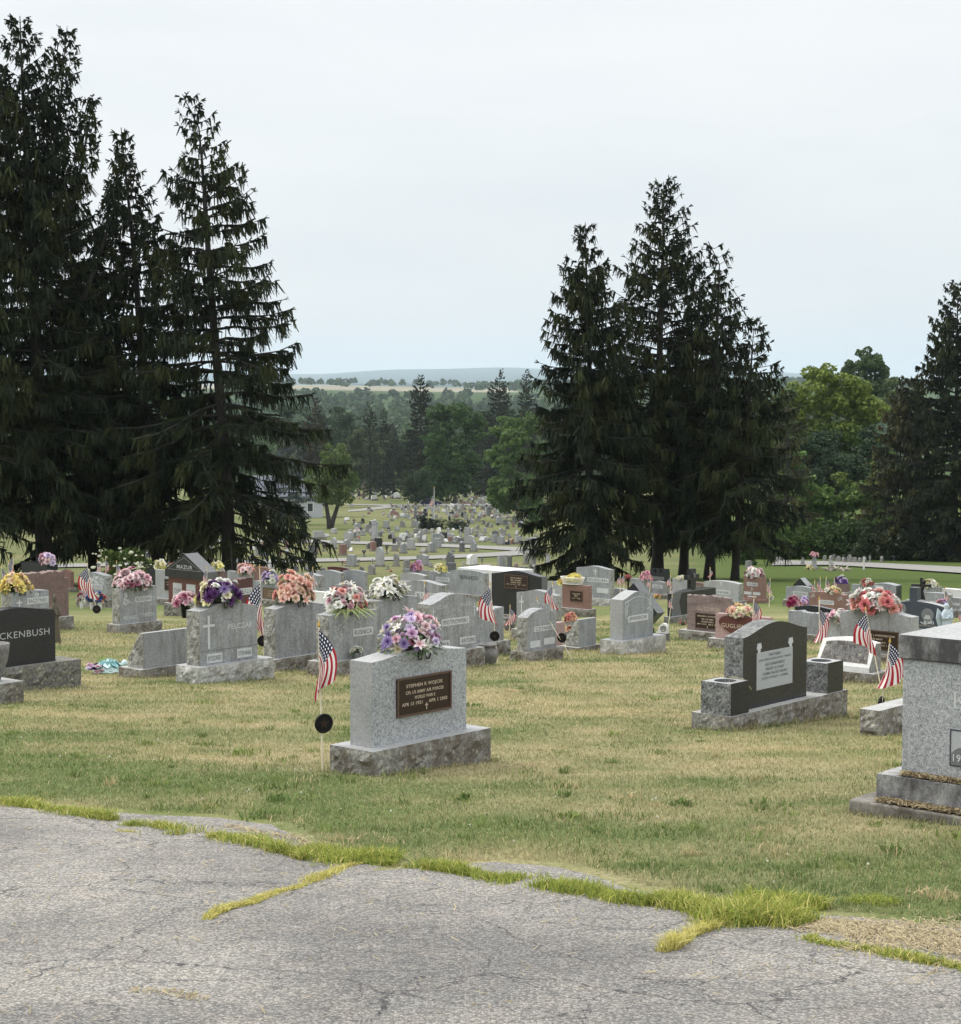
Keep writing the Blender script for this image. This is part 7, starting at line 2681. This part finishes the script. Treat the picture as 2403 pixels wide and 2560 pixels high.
def far_stone(px, py, w, h, shape, mat, zone, t=.55):
    """px,py foot in photo pixels, w,h in pixels"""
    p = ground_pt(px, py)
    s = p.y / 4600
    o = bpy.data.objects.new('gravestone' if shape != 'urn' else 'stone_urn', unit_stone(shape, mat))
    COL.objects.link(o)
    o.location = p
    W, H = w * s / 1.15, h * s
    o.scale = (W, max(.22, min(.45, W * t)) if shape not in ('obelisk', 'pillar', 'urn') else W, H)
    o.rotation_euler = (0, 0, rad(FR.choice((49, -41, -41, 40, -35)) + FR.gauss(0, 5)))
    FARS.append((px, py, o, shape, mat, zone))
    return o


FR = random.Random(23)
# nearer lawn, between the rows and the lower lane: (x, foot y, w, h) in the 2.592x crop of the valley
NEAR = [(465, 1340, 72, 78, 'flat', 'gray'), (648, 1340, 62, 130, 'round', 'lgray'), (755, 1338, 44, 85, 'round', 'old'), (925, 1335, 92, 78, 'serp', 'gray'), (1105, 1335, 58, 95, 'point', 'dgray'), (1112, 1372, 62, 58, 'flat', 'dgray'),
        (1245, 1332, 76, 72, 'round', 'white'), (1438, 1342, 60, 78, 'flat', 'gray'), (1488, 1350, 36, 80, 'flat', 'dgray'), (1596, 1325, 40, 85, 'point', 'old'), (1640, 1345, 44, 120, 'point', 'old'), (1650, 1395, 56, 70, 'point', 'old'), (1578, 1400, 60, 60, 'flat', 'dgray'),
        (1735, 1345, 48, 95, 'obelisk', 'lgray'), (220, 1343, 30, 66, 'pillar', 'black'), (100, 1372, 48, 38, 'round', 'dgray'), (595, 1392, 54, 66, 'round', 'old'), (822, 1372, 52, 76, 'flat', 'old'), (600, 1335, 24, 45, 'cross', 'old'), (155, 1335, 24, 48, 'cross', 'dgray'),
        (182, 1368, 40, 34, 'slant', 'dgray'), (1345, 1350, 70, 26, 'slant', 'old'), (530, 1375, 26, 36, 'round', 'dgray'), (700, 1360, 26, 30, 'cross', 'old'), (975, 1345, 30, 34, 'slant', 'old'), (1190, 1345, 24, 40, 'cross', 'lgray'), (20, 1395, 26, 46, 'point', 'dgray'),
        (280, 1395, 30, 50, 'round', 'dgray'), (510, 1335, 24, 42, 'urn', 'old'), (405, 1335, 22, 34, 'urn', 'brown'), (1310, 1332, 22, 50, 'urn', 'old'), (1530, 1350, 24, 32, 'slant', 'brown')]
for x, y, w, h, sh, mt in NEAR:
    far_stone(*zc(x, y), w / 2.592, h / 2.592, sh, mt, 'before the lower lane')
MIDL = [(205, 1282, 52, 84, 'flat', 'dgray'), (238, 1262, 24, 64, 'flat', 'brown'), (285, 1240, 36, 46, 'urn', 'dgray'), (348, 1224, 46, 74, 'round', 'lgray'), (408, 1268, 58, 74, 'flat', 'rose'), (435, 1224, 50, 62, 'serp', 'gray'), (605, 1240, 44, 62, 'flat', 'rose'), (638, 1226, 54, 74, 'flat', 'black'),
        (545, 1275, 36, 44, 'urn', 'dgray'), (692, 1256, 34, 60, 'urn', 'dgray'), (745, 1240, 46, 44, 'flat', 'old'), (800, 1255, 46, 70, 'serp', 'gray'), (850, 1232, 56, 74, 'flat', 'lgray'), (985, 1248, 56, 68, 'serp', 'gray'), (1020, 1220, 60, 66, 'flat', 'gray'), (1180, 1245, 38, 66, 'pillar', 'dgray'),
        (1255, 1242, 46, 78, 'point', 'gray'), (930, 1252, 54, 34, 'slant', 'old'), (60, 1225, 60, 60, 'flat', 'rose'), (740, 1195, 22, 40, 'flat', 'black'), (775, 1215, 34, 40, 'round', 'old'), (1120, 1245, 30, 26, 'slant', 'old'), (140, 1215, 20, 34, 'urn', 'white'), (460, 1245, 26, 30, 'slant', 'white'),
        (575, 1225, 30, 40, 'round', 'dgray')]
for x, y, w, h, sh, mt in MIDL:
    far_stone(*zc(x, y), w / 2.592, h / 2.592, sh, mt, 'between the lanes')
UPL = [(250, 1164, 84, 56, 'ledge', 'lgray'), (303, 1148, 40, 22, 'slant', 'lgray'), (350, 1125, 46, 34, 'flat', 'lgray'), (442, 1172, 62, 60, 'serp', 'lgray'), (615, 1180, 46, 150, 'pillar', 'lgray'), (725, 1155, 40, 44, 'flat', 'gray'), (800, 1174, 62, 52, 'flat', 'white'), (912, 1155, 42, 46, 'round', 'gray'),
       (935, 1180, 40, 44, 'slant', 'lgray'), (1012, 1184, 76, 60, 'flat', 'gray'), (1075, 1184, 40, 26, 'slant', 'white'), (1112, 1170, 44, 46, 'serp', 'gray'), (1216, 1165, 46, 78, 'flat', 'gray'), (1230, 1194, 74, 58, 'round', 'lgray'), (1312, 1180, 50, 36, 'slant', 'lgray'), (1392, 1186, 46, 54, 'flat', 'gray'),
       (1432, 1198, 48, 60, 'serp', 'gray'), (1548, 1194, 64, 54, 'ledge', 'lgray'), (1640, 1206, 56, 56, 'flat', 'lgray'), (500, 1108, 40, 50, 'serp', 'gray'), (572, 1116, 50, 54, 'round', 'old'), (690, 1090, 52, 48, 'flat', 'gray'), (795, 1084, 36, 42, 'round', 'old'), (875, 1086, 50, 50, 'serp', 'gray'),
       (1175, 1068, 32, 34, 'round', 'white'), (1420, 1066, 54, 54, 'serp', 'gray'), (1462, 1072, 32, 40, 'flat', 'dgray'), (1520, 1064, 32, 54, 'flat', 'dgray'), (480, 1068, 30, 40, 'cross', 'dgray'), (1355, 1012, 36, 66, 'pillar', 'dgray'), (945, 1014, 28, 26, 'flat', 'black'), (880, 1005, 24, 28, 'flat', 'dgray'),
       (1300, 922, 44, 30, 'flat', 'white'), (1370, 926, 44, 26, 'flat', 'white'), (610, 912, 52, 36, 'ledge', 'white'), (755, 900, 46, 44, 'serp', 'white'), (730, 854, 30, 28, 'flat', 'dgray'), (512, 886, 18, 36, 'flat', 'black'), (1240, 1062, 38, 34, 'round', 'gray'), (740, 1010, 60, 36, 'round', 'rose')]
for x, y, w, h, sh, mt in UPL:
    far_stone(*zc(x, y), w / 2.592, h / 2.592, sh, mt, 'beyond the upper lane')
SH = ['flat', 'flat', 'serp', 'serp', 'round', 'round', 'slant', 'slant', 'point', 'ledge', 'obelisk', 'cross', 'pillar']
MT = ['gray', 'gray', 'gray', 'lgray', 'lgray', 'old', 'old', 'bgray', 'dgray', 'dgray', 'black', 'white', 'rose', 'brown']


def scatter(n, x0, x1, y0, y1, base, zone, rows=6, mind=10):
    base *= .88
    done, tries = 0, 0
    taken = [(f[0], f[1]) for f in FARS]
    while done < n and tries < n * 40:
        tries += 1
        row = FR.randrange(rows)
        y = y0 + (y1 - y0) * ((row + .5) / rows + FR.gauss(0, .03))
        x = x0 + (x1 - x0) * FR.random()
        px, py = zc(x, y)
        if any(abs(px - a) < mind and abs(py - b) < mind * .5 for a, b in taken):
            continue
        sh, mt = FR.choice(SH), FR.choice(MT)
        D = ground_y(px, py)
        h = FR.uniform(.45, 1.0) * 4600 / D * base * (1.5 if sh in ('obelisk', 'pillar') else 1)
        w = h * FR.uniform(.7, 1.35) * (.45 if sh in ('obelisk', 'pillar', 'cross') else 1)
        far_stone(px, py, w, h, sh, mt, zone)
        taken.append((px, py))
        done += 1


scatter(30, 700, 1640, 950, 1030, 1.0, 'by the parked car', 5, 8)
scatter(20, 430, 1650, 1070, 1200, .95, 'beyond the upper lane', 4, 10)
scatter(16, 430, 760, 850, 915, 1.0, 'by the ash trunk', 4, 8)
scatter(14, 960, 1480, 850, 935, 1.0, 'under the big maple', 4, 8)
scatter(22, 380, 1640, 925, 1015, .9, 'by the parked car', 7, 6)
scatter(12, -850, 0, 1285, 1395, .95, 'below the dark spruces', 3, 16)
scatter(8, -700, 60, 1190, 1270, .95, 'under the dark spruces', 2, 16)
# right hand lane
RL = [(1930, 1384, 24, 22, 'flat', 'white'), (1964, 1396, 24, 24, 'serp', 'gray'), (1983, 1394, 14, 20, 'round', 'old'), (2020, 1391, 13, 18, 'round', 'old'), (2007, 1414, 12, 22, 'obelisk', 'old'), (2036, 1424, 18, 34, 'obelisk', 'gray'), (1872, 1420, 20, 18, 'flat', 'old'), (1950, 1404, 20, 12, 'slant', 'old'),
      (2062, 1404, 10, 16, 'round', 'old'), (2078, 1406, 12, 18, 'point', 'old'), (2096, 1407, 13, 17, 'round', 'old'), (2110, 1408, 11, 15, 'round', 'old'), (2124, 1408, 14, 22, 'point', 'old'), (2137, 1409, 10, 16, 'flat', 'old'), (2150, 1409, 9, 15, 'round', 'old'), (2163, 1409, 8, 16, 'round', 'dgray'), (2175, 1408, 9, 20, 'cross', 'old'),
      (2205, 1405, 9, 15, 'point', 'old'), (2235, 1402, 8, 14, 'round', 'dgray'), (2160, 1392, 9, 12, 'round', 'old'), (2078, 1426, 18, 26, 'cross', 'lgray'), (2086, 1398, 9, 12, 'flat', 'old')]
for x, y, w, h, sh, mt in RL:
    far_stone(x, y, w, h, sh, mt, 'along the pale lane')


def crowd(n, areas):
    """the smallest, farthest headstones, past the three hundred that show largest"""
    b = MB()
    rg = random.Random(31)
    for (x0, x1, y0, y1, k) in areas:
        for _ in range(k):
            px, py = zc(rg.uniform(x0, x1), rg.uniform(y0, y1))
            p = ground_pt(px, py)
            s = p.y / 4600
            h, w = rg.uniform(.35, .9), rg.uniform(.35, .95)
            me = unit_stone(rg.choice(('flat', 'serp', 'round', 'slant', 'point')), rg.choice(('gray', 'lgray', 'old', 'old', 'old', 'dgray', 'dgray', 'black', 'white', 'rose', 'bgray')))
            Mx = Matrix.Translation(p) @ Matrix.Rotation(rad(rg.choice((49, -41)) + rg.gauss(0, 5)), 4, 'Z') @ Matrix.Diagonal((w, .28, h, 1))
            n0 = len(b.v)
            b.v += [tuple(Mx @ v.co) for v in me.vertices]
            for po in me.polygons:
                b.f.append([i + n0 for i in po.vertices])
                b.m.append(b.mi(me.materials[po.material_index]))
    tag(b.build('headstones'), kind='stuff')


crowd(0, [(420, 800, 760, 905, 120), (900, 1480, 855, 935, 150), (700, 1640, 935, 1030, 190), (420, 1700, 1035, 1200, 110), (1000, 1500, 780, 850, 40), (-900, 0, 1180, 1290, 40)])

# labels: rank from the left among the look-alikes of one area
ORD = ['first', 'second', 'third', 'fourth', 'fifth', 'sixth', 'seventh', 'eighth', 'ninth', 'tenth', 'eleventh', 'twelfth', 'thirteenth', 'fourteenth', 'fifteenth']
grp = {}
for f in FARS:
    grp.setdefault((f[3], f[4], f[5]), []).append(f)
for (sh, mt, zone), fs in grp.items():
    fs.sort(key=lambda f: f[0])
    what = f'{CLN[mt]} {SHN[sh]}' + ('' if sh == 'urn' else ' headstone')
    for i, f in enumerate(fs):
        lab = f'{what} {zone}' if len(fs) == 1 else f'{ORD[i]} from left, {what} {zone}'
        tag(f[2], lab, 'urn' if sh == 'urn' else 'gravestone', 'headstones ' + zone)

# little bunches of colour on the valley lawn
VB = [(500, 1125, 46, 'palepink', 'pink flowers beside the white pillar on the valley lawn'), (1145, 1068, 34, 'red', 'red flowers at the dark clipped mound'), (1110, 962, 40, 'white', 'white flowers on a far grave near the parked car'),
      (1180, 1180, 26, 'palepink', 'pale pink flowers beyond the upper lane'), (1360, 1135, 22, 'white', 'white flowers on the open valley lawn'), (545, 1012, 20, 'white', 'white flowers near the forked tree'), (1095, 1010, 18, 'white', 'small white posy behind the flagpole'),
      (1480, 1170, 20, 'pink', 'pink flowers beside two grey valley headstones'), (130, 1205, 20, 'white', 'white flowers between the two lanes'), (510, 1160, 24, 'coral', 'coral flowers beside the wavy pale valley headstone'), (1060, 1300, 20, 'white', 'white flowers beside the pointed dark headstone'),
      (720, 1375, 22, 'peach', 'peach flowers on the lawn before the lower lane'), (1440, 1310, 16, 'peach', 'peach flowers leaning on a grey headstone by the lane'), (410, 1320, 26, 'red', 'reddish flowers beside the grey headstone by the lower lane'), (1720, 1260, 26, 'palepink', 'pink flowers on the pale obelisk by the spruce')]
for i, (x, y, w, c, lab) in enumerate(VB):
    p = ground_pt(*zc(x, y))
    s = p.y / 4600 / 2.592
    bouquet(lab, p, 0, w * s, w * s * .7, [(R, c, 1), (R, 'white', .8)], 12, w * s * .2, seed=i + 50, single=True)
for i, (x, y, lab) in enumerate(((2036, 1392, 'pink flowers on the grey obelisk by the pale lane'), (2024, 1428, 'white flower on the bright lawn by the obelisk'))):
    p = ground_pt(2036 if i == 0 else x, 1424 if i == 0 else y)
    s = p.y / 4600
    bouquet(lab, p + Vector((0, 0, 33 * s if i == 0 else .1)), 0, 16 * s, 10 * s, [(R, 'palepink' if i == 0 else 'cream', 1)], 9, 4 * s, seed=70 + i, single=True)


def stump(px, py, h, w, label, seed):
    """sawn, silvery brush heap on the bright lawn"""
    p = ground_pt(px, py)
    s = p.y / 4600
    root = empty('dead_brush', p)
    tag(root, label, 'brush')
    rg = random.Random(seed)
    m = plain('silvery_wood', (.34, .31, .26), .9, 0, .3, 8)
    b = MB()
    for k in range(16):
        a, e = rg.random() * 6.28, rg.random()
        d = Vector((math.cos(a), math.sin(a), .4 + e)).normalized()
        o = Vector(((rg.random() - .5) * w * s * .6, (rg.random() - .5) * .3, 0))
        L_ = h * s * (.5 + .6 * rg.random())
        b.tube([o, o + d * L_ * .5 + Vector((0, 0, .05)), o + d * L_], [.09, .06, .03], m, 5)
    b.build('branches', root)


stump(2080, 1428, 24, 30, 'silvery dead brush on the bright lawn near the lane', 5)
stump(2112, 1428, 16, 40, 'low pale brush heap on the bright lawn', 8)


def post():
    p = ground_pt(2160, 1424)
    s = p.y / 4600
    root = empty('wooden_post', p)
    tag(root, 'thin pale wooden marker post at the edge of the lane', 'post')
    b = MB()
    b.box(-.06, .06, -.05, .05, -.2, 30 * s, M['white'])
    b.prism([(-.11, 26 * s), (.11, 26 * s), (.11, 31 * s), (0, 34 * s), (-.11, 31 * s)], -.07, -.052, M['white'])
    b.build('post', root)


post()


def flagpole():
    p = ground_pt(*zc(1000, 1083))
    root = empty('flagpole', p)
    tag(root, 'tall white flagpole on the valley lawn', 'flagpole')
    h = 254 / 2.592 * p.y / 4600
    b = MB()
    b.lathe([(.35, -.1), (.35, .15), (.12, .2), (.085, .25), (.055, h), (.02, h + .01)], M['steel'], 10)
    b.lathe([(.01, h), (.11, h + .08), (.11, h + .16), (.01, h + .22)], M['goldtip'], 8)
    b.build('pole', root)
    vs, fs, uvs = [], [], []
    for i in range(9):
        for j in range(9):
            u, v = i / 8, j / 8
            vs.append((-.06 - .55 * u - .12 * math.sin(6 * v), .12 * math.sin(9 * v + 3 * u), h - 1.1 - 1.1 * v - 1.25 * u * (1 - .2 * v)))
            uvs.append((u, v))
    for i in range(8):
        for j in range(8):
            a = i * 9 + j
            fs.append((a, a + 1, a + 10, a + 9))
    me = bpy.data.meshes.new('flag')
    me.from_pydata(vs, [], fs)
    ul = me.uv_layers.new(name='UVMap')
    for lp in me.loops:
        ul.data[lp.index].uv = uvs[lp.vertex_index]
    me.materials.append(M['flag'])
    o = bpy.data.objects.new('flag', me)
    COL.objects.link(o)
    o.parent = root


flagpole()


def car():
    p = ground_pt(*zc(978, 944))
    root = empty('parked_car', p, rad(6))
    tag(root, 'dark blue car parked on the far lane beside the arborvitae clump', 'car')
    paint = plain('dark_blue_paint', (.02, .024, .07), .3)
    glass = plain('car_glass', (.02, .025, .03), .1)
    tyre = plain('tyre_rubber', (.015, .015, .015), .8)
    b = MB()
    prof = [(-2.45, .35), (2.45, .35), (2.5, .75), (2.3, .95), (1.15, 1.05), (.45, 1.62), (-1.55, 1.66), (-2.3, 1.08), (-2.5, .9)]
    b.prism(prof, -.9, .9, paint)
    b.build('body', root)
    for y in (-.905, .903):
        g = MB()
        g.prism([(-1.9, 1.08), (-.55, 1.08), (-.55, 1.55), (-1.5, 1.55)], y, y + .002, glass)
        g.prism([(-.45, 1.08), (.95, 1.08), (.42, 1.55), (-.45, 1.55)], y, y + .002, glass)
        g.build('side_window', root)
    for x in (-1.55, 1.55):
        for y in (-.82, .82):
            w = MB()
            Mx = Matrix.Rotation(math.pi / 2, 4, 'X')
            w.lathe([(.05, -.12), (.34, -.12), (.36, -.08), (.36, .08), (.34, .12), (.05, .12)], tyre, 16, Mx)
            o = w.build('wheel', root, loc=(x, y, .36))
            rm = MB()
            rm.lathe([(.02, -.13), (.2, -.13), (.2, .13), (.02, .13)], M['steel'], 12, Mx)
            rm.build('rim', o)
    h = MB()
    for y in (-.7, .7):
        h.box(2.42, 2.5, y - .15, y + .15, .7, .84, M['whiteplastic'])
    h.build('headlight', root)


car()


def house():
    D = 345
    x = uv(738, 1200)[0] * D
    root = empty('house', (x, D, G(D, x)), rad(8))
    tag(root, 'house with a slate blue gable roof behind the drooping boughs', 'house')
    wall = plain('pale_siding', (.40, .42, .44), .8, 0, .1, 3)
    roof = plain('slate_roof', (.10, .115, .14), .8, 0, .3, 2)
    b = MB()
    b.box(-8, 5, -4, 4, -.3, 4.4, wall)
    b.prism([(-3.9, 4.401), (3.9, 4.401), (0, 7.4)], -7.8, 4.8, wall, Matrix.Rotation(math.pi / 2, 4, 'Z'))
    b.build('wall', root)
    r = MB()
    for s in (-1, 1):
        V = [(-8.6, s * 4.7, 3.9), (5.6, s * 4.7, 3.9), (5.6, 0, 7.6), (-8.6, 0, 7.6)]
        V2 = [(a, c, d + .25) for a, c, d in V]
        r.add(V + V2, [(0, 1, 2, 3), (4, 5, 6, 7), (0, 1, 5, 4), (1, 2, 6, 5), (2, 3, 7, 6), (3, 0, 4, 7)], roof)
    r.build('roof', root)
    for wx in (-5, -1, 2.6):
        w = MB()
        w.box(wx - .6, wx + .6, -4.03, -3.99, 1.2, 2.9, M['whiteplastic'])
        o = w.build('window', root)
        g = MB()
        g.box(wx - .48, wx + .48, -4.05, -4.031, 1.3, 2.8, plain('window_glass', (.03, .04, .05), .1))
        g.build('pane', o)


house()


# ================================================================== UNCUT GRASS AGAINST THE STONES
def skirts():
    X, Y = [], []
    rg = np.random.default_rng(5)
    for o in list(bpy.data.objects):
        if o.name.split('.')[0] not in ('base', 'lower_step') or o.parent is None or o.parent.location.y > 46:
            continue
        vs = np.array([v.co[:] for v in o.data.vertices])
        x0, x1, y0, y1 = vs[:, 0].min(), vs[:, 0].max(), vs[:, 1].min(), vs[:, 1].max()
        p, a = o.parent.location, o.parent.rotation_euler.z + o.rotation_euler.z
        per = 2 * (x1 - x0 + y1 - y0)
        n = int(per * (260 if p.y < 20 else 130))
        t = rg.random(n) * per
        off = 0.0 + np.abs(rg.normal(0, .022, n))
        lx, ly = np.empty(n), np.empty(n)
        w, d = x1 - x0, y1 - y0
        for i, q in enumerate(t):
            if q < w:
                lx[i], ly[i] = x0 + q, y0 - off[i]
            elif q < w + d:
                lx[i], ly[i] = x1 + off[i], y0 + q - w
            elif q < 2 * w + d:
                lx[i], ly[i] = x0 + q - w - d, y1 + off[i]
            else:
                lx[i], ly[i] = x0 - off[i], y0 + q - 2 * w - d
        X.append(p.x + math.cos(a) * lx - math.sin(a) * ly)
        Y.append(p.y + math.sin(a) * lx + math.cos(a) * ly)
    X, Y = np.concatenate(X), np.concatenate(Y)
    n = len(X)
    k = vnoise(X * 6, Y * 6) > .35
    X, Y = X[k], Y[k]
    n = len(X)
    H = (.03 + .06 * RNG.random(n) ** 2) * (.6 + .8 * vnoise(X * 4, Y * 4 + 9))
    W = .0045 * (Y / 10) ** .7
    C = turf(X, Y, np.clip(greenness(X, Y) + RNG.normal(0.0, .3, n), 0, 1)) * (.7 + .5 * RNG.random((n, 1)))
    tag(blades('grass', X, Y, H, W, C, lean=.6), kind='stuff')


skirts()
